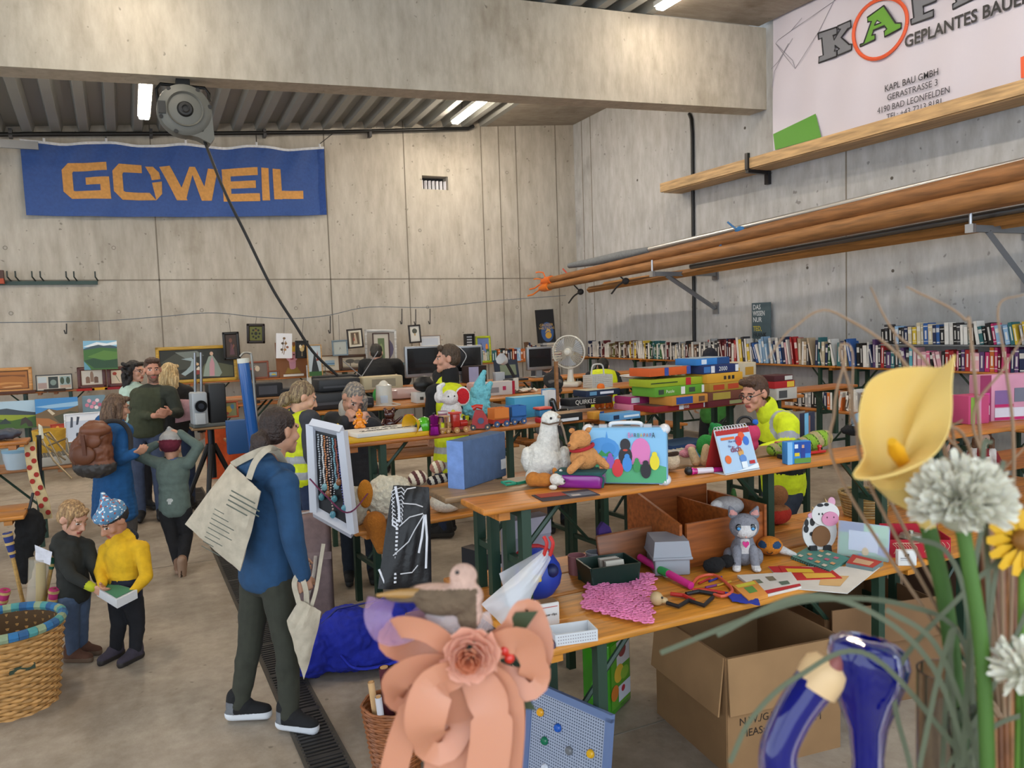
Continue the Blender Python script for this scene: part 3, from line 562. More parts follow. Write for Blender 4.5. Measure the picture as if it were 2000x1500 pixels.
# ---------------------------------------------------------------- people
def person(label, foot, h, face, J=None, head=None, lean=0, kid=False, skin='#c99a80', top=None, vest=None, legs='#2b3340', shoes=('#1d1d1f', '#2a2a2a'), hair=None, hat=None, vox=.009, hands='curl', glasses=False, beard=None, bulk=1.0, skirt=None, collar=None, handdir=None, hood=None, lift=None):
 """one figure; foot = floor point; face = direction it faces in degrees from +X; J = joints given as photo pixel + depth offset"""
 J = J or {}; loc = V((foot[0], foot[1], 0)); s = h / 1.70 if not kid else h / 1.66; hs = (1.0 if not kid else 1.36) * s
 fa = math.radians(face); fw = V((math.cos(fa), math.sin(fa), 0)); rt = V((math.sin(fa), -math.cos(fa), 0)); up = V((0, 0, 1))
 depth = (loc + V((0, 0, 1.1)) - CAMP).dot(W_)
 def L(x, y, z): return rt * (x * s) + fw * (y * s) + up * (z * s)
 la = math.radians(lean)
 def UL(x, y, z):     # upper body leaning about the pelvis
  y2 = y * math.cos(la) + (z - .93) * math.sin(la); z2 = .93 + (z - .93) * math.cos(la) - y * math.sin(la); return L(x, y2, z2)
 j = dict(pel=L(0, 0, .93), waist=UL(0, .0, 1.07), chest=UL(0, 0, 1.25), neck=UL(0, -.01, 1.42), head=UL(0, .03, 1.575 if not kid else 1.50))
 for n, q in (('R', 1), ('L', -1)):
  j['sh' + n] = UL(q * .175, 0, 1.375); j['el' + n] = UL(q * .225, -.03, 1.11); j['wr' + n] = UL(q * .235, .07, .87)
  j['kn' + n] = L(q * .095, .025, .49); j['an' + n] = L(q * .095, -.02, .085)
 for k, p in J.items():
  if len(p) == 3:
   d = ray(p[0], p[1]); j[k] = CAMP + d * (depth + p[2]) - loc
  elif len(p) == 2: d = ray(p[0], p[1]); t = (.085 * s - H) / d.z; j[k] = CAMP + d * t - loc
 if 'pel' in J or 'chest' in J or 'neck' in J:
  if 'chest' not in J: j['chest'] = lerp(j['pel'], j['neck'], .66)
  j['waist'] = lerp(j['pel'], j['chest'], .42)
 for n, q in (('R', 1), ('L', -1)): j['hip' + n] = j['pel'] + rt * (q * .088 * s) + up * (-.03 * s)
 hy, hp, hr = head or (face, 0, 0)
 hfa = math.radians(hy); HM = MX.Translation(j['head']) @ MX.Rotation(hfa - math.pi / 2, 4, 'Z') @ MX.Rotation(math.radians(-hp), 4, 'X') @ MX.Rotation(math.radians(hr), 4, 'Y') @ MX.Scale(hs, 4)
 HI = HM.inverted()
 root = thing('person', label, 'person', loc)
 # ---- body: one continuous skin
 b = B()
 def sp(c, r, M_=None, rot=None):
  b.M = M_ or MX.Identity(4); b.sph(c, r, '#888888', 14, 10, rot); b.M = MX.Identity(4)
 sp((0, -.012, .03), (.074, .093, .085), HM); sp((0, .018, -.05), (.057, .068, .062), HM); sp((0, .045, -.01), (.058, .048, .078), HM)
 sp((0, .078, -.098), (.024, .022, .02), HM); sp((0, .055, -.08), (.042, .04, .03), HM)
 b.M = HM; cap(b, (0, .088, .012), (0, .112, -.030), .008, .0145, 8); cap(b, (-.012, .1, -.036), (.012, .1, -.036), .009, .009, 6)
 cap(b, (-.04, .078, .028), (.04, .078, .028), .013, .013, 6); cap(b, (-.02, .088, -.062), (.02, .088, -.062), .0095, .0095, 6); cap(b, (-.017, .086, -.073), (.017, .086, -.073), .009, .009, 6)
 for q in (-1, 1): b.sph((q * .075, -.01, -.005), (.011, .024, .032), '#888888', 10, 8, (0, 0, q * .35)); b.sph((q * .042, .06, -.028), (.024, .025, .024), '#888888', 10, 8)
 b.M = MX.Identity(4)
 nk = HM @ V((0, -.02, -.07)); cap(b, j['neck'] - up * .03 * s, nk, .056 * s, .05 * s, 12)
 yaw = MX.Rotation(fa - math.pi / 2, 4, 'Z')
 tdir = (j['neck'] - j['pel']).normalized(); tq = up.rotation_difference(tdir).to_matrix().to_4x4()
 def torso(bb, c, r): bb.M = MX.Translation(c) @ tq @ yaw; bb.sph((0, 0, 0), V(r) * s, '#888888', 16, 10); bb.M = MX.Identity(4)
 torso(b, j['chest'], (.15, .1, .17)); torso(b, j['waist'], (.125, .09, .15)); torso(b, j['pel'], (.145, .1, .12))
 for n, q in (('R', 1), ('L', -1)):
  cap(b, j['chest'] + up * .08 * s, j['sh' + n], .07 * s, .05 * s, 10); cap(b, j['sh' + n], j['el' + n], .046 * s, .037 * s, 10); cap(b, j['el' + n], j['wr' + n], .036 * s, .027 * s, 10)
  cap(b, j['hip' + n], j['kn' + n], .075 * s, .05 * s, 10); cap(b, j['kn' + n], j['an' + n], .05 * s, .034 * s, 10)
  d = (j['wr' + n] - j['el' + n]).normalized()
  if handdir and n in handdir: d = (d * .3 + V(handdir[n]).normalized()).normalized()
  inward = (j['chest'] - j['wr' + n]); inward = (inward - d * inward.dot(d)); inward = inward.normalized() if inward.length > 1e-5 else fw
  t = d.cross(inward) * q; t = t if t.dot(fw + up * .3) > 0 else -t; hk = s * (1 if not kid else 1.1); w = j['wr' + n]
  for k in range(4):
   o = t * ((.030 - .020 * k) * hk); bp = w + d * .078 * hk + o
   cap(b, w + d * .015 * hk + o * .6, bp, .0135 * hk, .0115 * hk, 8)
   ln = (.062, .072, .066, .052)[k] * hk; cu = {'curl': .5, 'flat': .12, 'grip': 1.1}[hands] + .07 * k
   d1 = (d * math.cos(cu) + inward * math.sin(cu)); d2 = (d * math.cos(cu * 2) + inward * math.sin(cu * 2)); m1 = bp + d1 * ln * .55
   cap(b, bp, m1, .0105 * hk, .0095 * hk, 8); cap(b, m1, m1 + d2 * ln * .5, .0095 * hk, .0075 * hk, 8)
  th = w + d * .03 * hk + t * .03 * hk; t1 = th + (d * .6 + t * .6 + inward * .4).normalized() * .035 * hk; cap(b, w + d * .015 * hk + t * .012 * hk, th, .015 * hk, .014 * hk, 8); cap(b, th, t1, .0125 * hk, .011 * hk, 8); cap(b, t1, t1 + (d + inward * .5 + t * .1).normalized() * .03 * hk, .0105 * hk, .008 * hk, 8)
 def skinfn(p):
  q = HI @ p
  if q.y > .055 and abs(q.z) < .13:
   for e in (-1, 1):
    ex = (q.x - e * .031)
    if (ex / .0085) ** 2 + ((q.z - .004) / .007) ** 2 < 1: return 2
    if (ex / .015) ** 2 + ((q.z - .004) / .0075) ** 2 < 1: return 1
    if abs(ex) < .018 and abs(q.z - .027 + abs(ex) * .15) < .0055: return 4
   if abs(q.x) < .024 and abs(q.z + .067) < .0105 and q.y > .08: return 3
  if beard and q.y > .01 and q.z < -.045 and not (abs(q.x) < .022 and abs(q.z + .067) < .008) and q.z > -.14: return 5
  return 0
 hc = (hair or {}).get('c', '#3a2a20')
 fused(b, 'body', root, [m(skin, 'skin'), '#d8d2cc', '#2a211c', m('#a5544b', 'skin'), m(hc, 'hair'), m(beard or '#6a4a38', 'hair')], vox if vox < .0075 else .0065, 3, skinfn)
 # ---- clothes
 if top:
  b = B(); k = bulk; hem = min(top.get('hem', .82), j['pel'].z / s - .07); ez = top.get('sleeve', 1.0)
  torso(b, j['chest'], (.185 * k, .13 * k, .2)); torso(b, j['waist'], (.165 * k, .125 * k, .19)); torso(b, lerp(j['pel'], j['waist'], .2), (.178 * k, .132 * k, .16))
  cap(b, j['chest'] + tdir * .1 * s, j['neck'] - tdir * .01 * s, .10 * s, .068 * s, 14)
  for i in range(6): torso(b, lerp(j['pel'], j['chest'], i / 5), (.170 * k, .126 * k, .13))
  if hem < .9:
   z0 = hem * s; c0 = j['pel'].copy(); c0.z = z0 + .05 * s; fl = top.get('flare', 1.0)
   for i in range(15):
    f = i / 14; c = lerp(j['waist'], c0, f); b.M = MX.Translation(c) @ yaw; b.sph((0, 0, 0), V((.172 * k * lerp(1, fl, f), .13 * k * lerp(1, fl, f), .09)) * s, '#888888', 16, 8); b.M = MX.Identity(4)
  for n in 'RL':
   cap(b, j['chest'] + tdir * .10 * s, j['sh' + n], .095 * s, .074 * s * k, 12); cap(b, j['sh' + n], j['el' + n], .070 * s * k, .058 * s * k, 12)
   we = lerp(j['el' + n], j['wr' + n], ez); cap(b, j['el' + n], we, .058 * s * k, .044 * s * k, 12)
  if top.get('hood'):
   hp_ = j['neck'] - fw * .09 * s + up * .0; b.M = MX.Translation(hp_) @ yaw; b.sph((0, 0, 0), V((.14, .09, .075)) * s, '#888888', 14, 10); b.sph((0, .02 * s, -.02 * s), V((.125, .075, .11)) * s, '#888888', 14, 10); b.M = MX.Identity(4)
   for q in (-1, 1): cap(b, hp_ + rt * q * .1 * s, j['neck'] + fw * .05 * s + rt * q * .06 * s - up * .03 * s, .045 * s, .035 * s, 10)
  fn = top.get('fn'); inv = lambda p: (p.dot(rt) / s, p.dot(fw) / s, p.z / s)
  cutz = hem * s; hd = j['head']; lim = .115 * hs if not kid else .10 * hs
  def cutf(p): return p.z < cutz or ((p - hd).length < lim)
  fused(b, top.get('name', 'jacket'), root, [m(c, top.get('k', 'cloth')) for c in top['c']], vox, 3, (lambda p: fn(inv(p), j, p)) if fn else None, top.get('wr', .007) * s, (10, 10, 7), cutf)
 if vest is not None:
  b = B(); k = bulk * 1.06; torso(b, j['chest'], (.195 * k, .14 * k, .2)); torso(b, j['waist'], (.178 * k, .137 * k, .19)); torso(b, lerp(j['pel'], j['waist'], .2), (.188 * k, .142 * k, .16))
  for i in range(6): torso(b, lerp(j['pel'], j['chest'], i / 5), (.183 * k, .136 * k, .13))
  cap(b, j['chest'] + tdir * .1 * s, j['neck'] - tdir * .03 * s, .105 * s, .07 * s, 14)
  for n in 'RL': cap(b, j['chest'] + tdir * .10 * s, lerp(j['chest'] + tdir * .1 * s, j['sh' + n], .72), .10 * s, .083 * s, 12)
  z1 = j['waist'].z
  def vfn(p):
   u = (p - j['pel']).dot(tdir) / s
   if vest.get('dark') and u > vest['dark']: return 2
   return 1 if (-.02 < u < .035 or .10 < u < .155) else 0
  hd = j['head']
  fused(b, 'safety_vest', root, [m('#cdd80f', 'cloth', .7), m('#9a9ca0', 'cloth', .4), m('#222428', 'cloth')], vox, 3, vfn, .004 * s, (10, 10, 7), lambda p: (p - hd).length < .125 * hs or (p - j['pel']).dot(tdir) / s < -.12)
 if skirt: pass
 if legs:
  b = B(); torso(b, j['pel'], (.16 * bulk, .118 * bulk, .12)); lw = 1.0 if not kid else 1.12
  for n in 'RL':
   cap(b, j['hip' + n], j['kn' + n], .088 * s * lw, .063 * s * lw, 14); ad = (j['an' + n] - j['kn' + n]); cap(b, j['kn' + n], j['an' + n] - ad.normalized() * .01, .063 * s * lw, .05 * s * lw, 14)
   sd = rt * .0; cap(b, lerp(j['kn' + n], j['an' + n], .25) - fw * .012 * s, lerp(j['kn' + n], j['an' + n], .45) - fw * .008 * s, .058 * s * lw, .05 * s * lw, 12)
  fused(b, 'trousers', root, [m(legs, 'cloth')], vox, 2, None, .004 * s, (9, 9, 14))
 if shoes:
  for n in 'RL':
   a = j['an' + n]; df = fw
   if lift and n in lift: df = V(lift[n]).normalized(); sz = (df.cross(rt)).normalized(); sz = sz if sz.dot(a - j['kn' + n]) > 0 else -sz
   else: sz = -up
   if ('to' + n) in J: df = (j['to' + n] - a); df.z = 0; df.normalize()
   b = B(); ks = s * (1.0 if not kid else 1.2); sole = a + sz * .045 * s
   cap(b, a - df * .02 * ks + sz * .012 * ks, a + df * .03 * ks, .047 * ks, .046 * ks, 12); cap(b, a + df * .02 * ks + sz * .012 * ks, a + df * .13 * ks + sz * .032 * ks, .045 * ks, .036 * ks, 12); cap(b, a - df * .03 * ks, a - df * .02 * ks - sz * .05 * ks, .042 * ks, .046 * ks, 12)
   cap(b, a - df * .045 * ks + sz * .042 * ks, a + df * .135 * ks + sz * .048 * ks, .036 * ks, .033 * ks, 12)
   lo = .030 * ks
   fused(b, 'shoe', root, [m(shoes[0], 'cloth'), m(shoes[1], 'plain')] + ([m(shoes[2], 'cloth')] if len(shoes) > 2 else []), .007, 2, lambda p: 1 if (p - a).dot(sz) > lo else (2 if len(shoes) > 2 and (p - a).dot(df) < -.02 and (p - a).dot(sz) > -.03 else 0), 0, cut=lambda p: (p - a).dot(sz) > .078 * ks)
 # ---- hair
 if hair:
  b = B(); st = hair['s']; b.M = HM
  b.sph((0, -.022, .044), (.081, .094, .083), '#888888', 18, 12); b.sph((0, -.045, .0), (.076, .07, .075), '#888888', 16, 12)
  if st in ('bob', 'long', 'curly', 'fringe'):
   for q in (-1, 1): cap(b, (q * .07, -.01, .03), (q * .078, -.0, -.09), .03, .026, 10)
   cap(b, (0, -.075, .02), (0, -.085, -.1), .055, .05, 12); cap(b, (-.05, -.06, 0), (-.055, -.05, -.1), .04, .035, 10); cap(b, (.05, -.06, 0), (.055, -.05, -.1), .04, .035, 10)
   cap(b, (-.055, .055, .085), (.05, .06, .085), .024, .024, 10)
  if st in ('long', 'curly'):
   for x in (-.085, -.05, 0, .05, .085): cap(b, (x, -.07, -.05), (x * 1.15, -.075 + abs(x) * .4, -.30 if st == 'long' else -.2), .04, .028, 10)
  if st == 'curly':
   rr = random.Random(5)
   for _ in range(50): b.sph((rr.uniform(-.11, .11), rr.uniform(-.1, .0), rr.uniform(-.22, .1)), .025, '#888888', 8, 6)
  if st == 'bun':
   cap(b, (0, -.09, -.01), (0, -.12, -.045), .035, .05, 12); b.sph((.012, -.125, -.06), (.058, .045, .055), '#888888', 12, 8); cap(b, (.03, -.14, -.08), (.05, -.15, -.12), .03, .012, 8); cap(b, (-.01, -.14, -.08), (-.02, -.15, -.125), .028, .01, 8)
  if st == 'short': cap(b, (-.045, .055, .095), (.045, .055, .095), .026, .026, 10)
  if st == 'side':
   for k in range(7): cap(b, (-.06, .0 + .01 * k, .04), (-.11 - .012 * k, .03 + .012 * k, -.22 - .01 * k), .03, .018, 8)
  if st == 'wisp':
   cap(b, (-.03, .065, .085), (.045, .07, .06), .02, .012, 8)
   for q in (-1, 1): cap(b, (q * .068, .035, .04), (q * .072, .04, -.05), .014, .006, 8)
   b.sph((0, -.09, .05), (.035, .03, .035), '#888888', 10, 8)
  b.M = MX.Identity(4)
  fused(b, 'hair', root, [m(hc, 'hair')] + ([m(hair['c2'], 'hair')] if 'c2' in hair else []), .006, 2, (lambda p: 1 if noise.noise(V(((HI @ p).x * 75, (HI @ p).y * 75, (HI @ p).z * 9))) > .05 else 0) if 'c2' in hair else None, .004, (70, 70, 12))
 if hat:
  b = B(); b.M = HM; st = hat['s']
  if st == 'beanie':
   b.sph((0, -.015, .055), (.088, .105, .085), '#888888', 20, 12); b.sph((0, -.03, .02), (.086, .09, .07), '#888888', 18, 12); cap(b, (0, -.02, .12), (hat.get('tip', .0), -.05, .155 + hat.get('tall', 0)), .05, .018, 12); cap(b, (-.03, .06, .065), (.03, .06, .065), .04, .04, 12)
  elif st == 'flat':
   b.sph((0, -.015, .07), (.098, .115, .06), '#888888', 20, 12, (-.12, 0, 0)); b.sph((0, .045, .075), (.085, .075, .045), '#888888', 18, 10, (-.25, 0, 0)); b.sph((0, .115, .045), (.062, .045, .012), '#888888', 14, 8, (-.25, 0, 0)); b.sph((0, -.06, .05), (.088, .06, .055), '#888888', 14, 8)
  elif st == 'hood': b.sph((0, -.03, .02), (.1, .115, .12), '#888888', 20, 12); b.sph((0, -.06, -.06), (.1, .09, .09), '#888888', 16, 10)
  b.M = MX.Identity(4)
  cz = hat.get('band', None)
  fused(b, {'beanie': 'knit_cap', 'flat': 'flat_cap', 'hood': 'hood'}[st], root, [m(c, 'cloth') for c in hat['c']], .006, 3, hat['fn'](HI) if 'fn' in hat else ((lambda p: 1 if (HI @ p).z < cz else 0) if cz is not None else None), .003, (40, 40, 40), (lambda p: (HI @ p).z < .018 and (HI @ p).y > -.0) if st == 'beanie' else None)
 if glasses:
  b = B(); b.M = HM
  for q in (-1, 1):
   b.tube([(q * .031 + .019 * math.cos(a * math.pi / 8), .106, .002 + .016 * math.sin(a * math.pi / 8)) for a in range(17)], .0022, '#1b1b1e', 6); b.tube([(q * .05, .105, .006), (q * .074, .07, .01), (q * .08, -.01, .01)], .0022, '#1b1b1e', 6)
  b.tube([(-.012, .107, .006), (.012, .107, .006)], .002, '#1b1b1e', 6); b.M = MX.Identity(4); b.out('glasses', root)
 if collar:
  b = B(); cap(b, j['neck'] - up * .02 * s, j['neck'] + tdir * .045 * s, .078 * s, .073 * s, 16); fused(b, 'collar', root, [m(collar, 'cloth')], vox, 2, cut=lambda p: (p - j['head']).length < .11 * hs)
 return root, j, loc, HM
def segd(p, a, b): t = max(0, min(1, (p - a).dot(b - a) / (b - a).length_squared)); return (p - lerp(a, b, t)).length
def at_floor(px, py): p = onz(px, py, 0); return (p.x, p.y)
def at_depth(px, y): p = ony(px, 800, y); return (p.x, p.y)
W1 = person('person in blue fleece jacket and olive trousers walking with cream cloth bags', (.60, 4.10), 1.66, 25,
 dict(head=(547, 842, 0), neck=(533, 908, 0), chest=(528, 980, 0), pel=(520, 1120, 0), shR=(556, 945, -.14), shL=(505, 925, .17), elR=(572, 1050, -.18), wrR=(590, 1122, -.16), elL=(540, 1040, .2), wrL=(575, 1090, .22),
 knR=(562, 1268, -.06), knL=(488, 1262, .07), anR=(565, 1398), anL=(468, 1378), toR=(640, 1408), toL=(525, 1375)),
 head=(28, 6, 0), top=dict(c=['#1f4468'], hem=.80, hood=True, wr=.006), legs='#33342a', shoes=('#151517', '#d6d9de', '#6a6c70'), hair=dict(s='bun', c='#2e1f1a'), vox=.008, hands='grip', skin='#b98a70')
person('person in yellow safety vest with blond bun behind the jewellery frame', at_depth(588, 5.95), 1.66, 10, dict(head=(592, 776, 0), neck=(585, 815, .02)), head=(0, 22, 0), top=dict(c=['#35363b'], hem=.85), vest={}, hair=dict(s='bun', c='#6f5a44', c2='#94805f'), skin='#d0a085', collar='#2e2f33', legs='#23304d')
person('person with long grey hair and dark padded jacket bending over a yellow toy', at_depth(690, 6.02), 1.64, 255, dict(head=(690, 778, -.1), neck=(680, 805, .0), chest=(690, 850, .02), pel=(695, 935, .1), shL=(716, 822, -.02), shR=(650, 822, .02), elR=(652, 868, -.1), elL=(748, 850, -.1), wrR=(676, 822, -.22), wrL=(724, 824, -.2)), head=(275, 38, -14), top=dict(c=['#2c2c30'], hem=.85, wr=.012), hair=dict(s='side', c='#6f6a66', c2='#9a8c7a'), skin='#c08f78', collar='#b9b3ae', hands='grip', bulk=1.08)
person('tall person in yellow safety vest and black jacket seen from behind', at_floor(868, 1046), 1.86, 152, dict(head=(874, 700, 0), neck=(880, 737, 0), shL=(848, 768, -.1), elL=(842, 822, -.06), wrL=(836, 794, .22), chest=(882, 790, 0), pel=(882, 905, .02)), head=(160, 2, 0), top=dict(c=['#18191c'], hem=.85), vest={}, legs='#1f2a42', hair=dict(s='short', c='#4a3a2c'), skin='#c39078', collar='#141416', bulk=1.06)
person('person in black jacket seen from behind at the framed pictures', at_depth(738, 10.6), 1.74, 75, dict(head=(735, 690, 0), neck=(740, 703, -.02), chest=(742, 728, -.05), pel=(745, 800, -.1), shL=(712, 712, 0), shR=(775, 712, 0), elL=(705, 745, .1), elR=(795, 740, .1)), head=(70, 15, 0), top=dict(c=['#17181a'], hem=.85), hair=dict(s='short', c='#2b2723'), skin='#c08f78', bulk=1.15, vox=.012)
person('person in black flat cap and grey blazer looking down at the toys', at_depth(1082, 6.55), 1.66, 262, dict(head=(1080, 757, -.06), neck=(1092, 790, .02), chest=(1095, 830, .02), pel=(1100, 930, .05), shR=(1062, 800, 0), shL=(1130, 800, 0), elR=(1058, 840, -.1), wrR=(1080, 822, -.2)), head=(255, 28, 0), top=dict(c=['#5a5a5c', '#d5d5da'], hem=.85, fn=lambda q, j, p: 1 if abs(q[0] + .005) < .035 + max(0, (q[2] - 1.18)) * .18 and q[1] > .03 and q[2] > 1.05 else 0), hair=dict(s='short', c='#5d5753'), hat=dict(s='flat', c=['#1d1d1f']), glasses=True, skin='#bf8d78', vox=.009)
person('person in yellow safety vest bending behind the white basket', at_depth(1182, 9.0), 1.62, 60, dict(head=(1178, 717, 0), neck=(1178, 728, -.02), chest=(1178, 745, -.06), pel=(1182, 800, -.1), shL=(1152, 735, 0), shR=(1202, 735, 0)), head=(60, 35, 0), top=dict(c=['#1d1f24'], hem=.8), vest={}, hair=dict(s='short', c='#15130f'), vox=.011)
person('person in dark knit hat and green jacket at the right wall books', at_depth(1385, 8.0), 1.66, 30, dict(head=(1388, 700, 0), neck=(1402, 720, 0), chest=(1400, 745, 0), pel=(1392, 815, 0)), head=(30, 10, 0), top=dict(c=['#35702a'], hem=.86), legs='#1a1b1f', hat=dict(s='hood', c=['#171a26']), vox=.011)
person('person with glasses in bright yellow jacket leaning over the front table', at_depth(1512, 4.2), 1.72, 172, dict(head=(1474, 768, 0), neck=(1500, 805, .02), chest=(1525, 850, .04), pel=(1530, 950, .12), shR=(1505, 820, .18), shL=(1540, 828, -.14), elR=(1470, 870, .2), elL=(1538, 872, -.2), wrR=(1450, 880, .1), wrL=(1492, 880, -.18)), head=(188, 14, 0), top=dict(c=['#d8e620', '#a9abb0', '#161616'], hem=.86, wr=.009, fn=lambda q, j, p: 2 if p.z < j['elL'].z + .0 and (p - j['chest']).length < .34 and p.z > j['pel'].z + .12 and p.z < j['chest'].z - .02 else (1 if abs((p - j['shL']).length - .12) < .016 else 0)), hair=dict(s='short', c='#4e3526'), glasses=True, skin='#c98f76', collar='#cfdc20', bulk=1.05)
person('person in dark green padded vest facing the camera with joined hands', at_floor(296, 1016), 1.80, 262, dict(head=(298, 722, 0), neck=(300, 758, .02), wrR=(306, 812, -.2), wrL=(330, 806, -.22), elR=(262, 812, -.02), elL=(348, 806, -.0), shR=(268, 772, .0), shL=(333, 768, 0)), head=(272, 3, 0), top=dict(c=['#3b3f2c', '#2d3128'], hem=.86, wr=.009, fn=lambda q, j, p: 1 if abs(q[0]) > .17 or q[2] > 1.36 else 0, sleeve=.75), hair=dict(s='short', c='#4b3427'), beard='#7a5a48', legs='#44506a', shoes=('#1b1b1e', '#1b1b1e'), hands='curl', skin='#c48b72')
person('person with long dark curly hair and mint sweater behind the green vest', at_depth(262, 9.9), 1.70, 300, dict(head=(264, 725, 0), neck=(262, 752, 0), shR=(246, 765, 0), shL=(290, 765, 0), elR=(244, 800, 0)), head=(320, 4, 0), top=dict(c=['#b5cdbf'], hem=.8), hair=dict(s='curly', c='#17110f'), glasses=True, skin='#c9967e', vox=.011, legs='#2a2a30')
person('person with long blond hair and black top carrying a pink bag', at_depth(345, 9.7), 1.72, 70, dict(head=(332, 730, 0), neck=(340, 752, 0), shR=(366, 765, 0), shL=(325, 765, 0)), head=(60, 5, 0), top=dict(c=['#1d1a1a'], hem=.86), hair=dict(s='long', c='#b99a6a', c2='#d6bd8c'), vox=.011, legs='#27344e')
person('person in bright blue coat carrying a brown leather backpack', at_depth(222, 7.25), 1.58, 30, dict(head=(228, 796, 0), neck=(228, 822, 0), shR=(243, 842, -.12), elR=(236, 895, -.14), wrR=(262, 886, -.2), chest=(222, 860, 0), pel=(218, 925, 0)), head=(25, 12, 0), top=dict(name='coat', c=['#1a5286'], hem=.52, flare=1.3, wr=.006), hair=dict(s='bob', c='#57402f', c2='#6d543f'), glasses=True, legs='#4a4440', shoes=('#6a625c', '#aaa69e'), skin='#c18f74', bulk=1.06)
def mush(q, j, p): return 1 if (((q[0] - .035) / .034) ** 2 + ((q[2] - .845) / .022) ** 2 < 1 or (abs(q[0] - .03) < .014 and .80 < q[2] < .84)) and q[1] < 0 else (2 if q[2] < .0 else 0)
person('child in grey green smock holding a grey and burgundy cap with both raised hands', at_floor(340, 1112), 1.22, 78, dict(head=(334, 873, 0), neck=(338, 900, 0), chest=(338, 925, 0), pel=(342, 995, 0), shL=(310, 905, .0), shR=(368, 905, .0), elL=(268, 890, .02), elR=(388, 872, .02), wrL=(305, 868, .0), wrR=(352, 846, .0), knL=(338, 1055, -.02), knR=(365, 1045, .03), anL=(350, 1105, -.02), anR=(356, 1098, -.12)), head=(70, 10, 0), kid=True, top=dict(name='smock', c=['#5d6c66', '#b9bcb9'], hem=.70, fn=mush, wr=.006), legs='#17171b', shoes=('#8a6a55', '#9a7d68'), hat=dict(s='beanie', c=['#a19f9d', '#641a2e'], band=.055), handdir={'L': (.7, .2, .5), 'R': (-.7, .2, .3)}, hands='curl', skin='#c59278', collar='#4b5a80', lift={'R': (0, .25, -1)}, vox=.008)
person('small girl with blond hair in dark hooded jacket and blue jeans', at_floor(158, 1284), 1.07, 330, dict(head=(142, 1012, 0), neck=(142, 1052, .0), chest=(140, 1090, 0), pel=(145, 1160, 0), shR=(112, 1070, -.06), shL=(170, 1066, .04), elR=(140, 1125, -.12), elL=(182, 1105, .0), wrR=(180, 1148, -.12), wrL=(190, 1130, .02), knR=(140, 1215, -.02), knL=(158, 1210, .05), anR=(142, 1276), anL=(160, 1262)), head=(318, 26, 0), kid=True, top=dict(c=['#22231f', '#aab01e'], hem=.64, hood=True, fn=lambda q, j, p: 1 if (p - j['wrR']).length < .045 else 0), legs='#47566e', shoes=('#5a3a2a', '#6b5645'), hair=dict(s='wisp', c='#8e6c48', c2='#b08d60'), skin='#c8957c', hands='curl', vox=.007)
person('small boy in yellow and navy jacket with blue patterned knit cap', at_floor(238, 1282), 1.10, 222, dict(head=(222, 1016, 0), neck=(230, 1052, 0), chest=(240, 1090, 0), pel=(245, 1165, .02), shR=(208, 1075, .04), shL=(276, 1070, -.02), elR=(196, 1115, .0), elL=(286, 1125, -.08), wrR=(200, 1140, -.1), wrL=(258, 1158, -.16), knR=(232, 1218, .0), knL=(268, 1218, .02), anR=(226, 1268), anL=(264, 1272)), head=(212, 30, 0), kid=True, top=dict(c=['#d3a412', '#15192b'], hem=.64, hood=True, fn=lambda q, j, p: 1 if (p.z < j['waist'].z + .02 and segd(p, j['elL'], j['wrL']) > .05 and segd(p, j['elR'], j['wrR']) > .05 and segd(p, j['elL'], j['shL']) > .055) or (q[1] < -.06 and (p - j['neck']).length < .17) else 0), legs='#14151b', shoes=('#3a3440', '#2a2625'), hat=dict(s='beanie', c=['#5a86a8', '#2a2626', '#dfe4e6', '#a8483a'], tall=.03, tip=.02, fn=lambda HI: (lambda p: 1 if (HI @ p).z < .035 else (2 if noise.noise((HI @ p) * 55) > .32 else (3 if noise.noise((HI @ p) * 60 + V((5, 5, 5))) > .38 else 0)))), skin='#b98468', hands='curl', vox=.007)
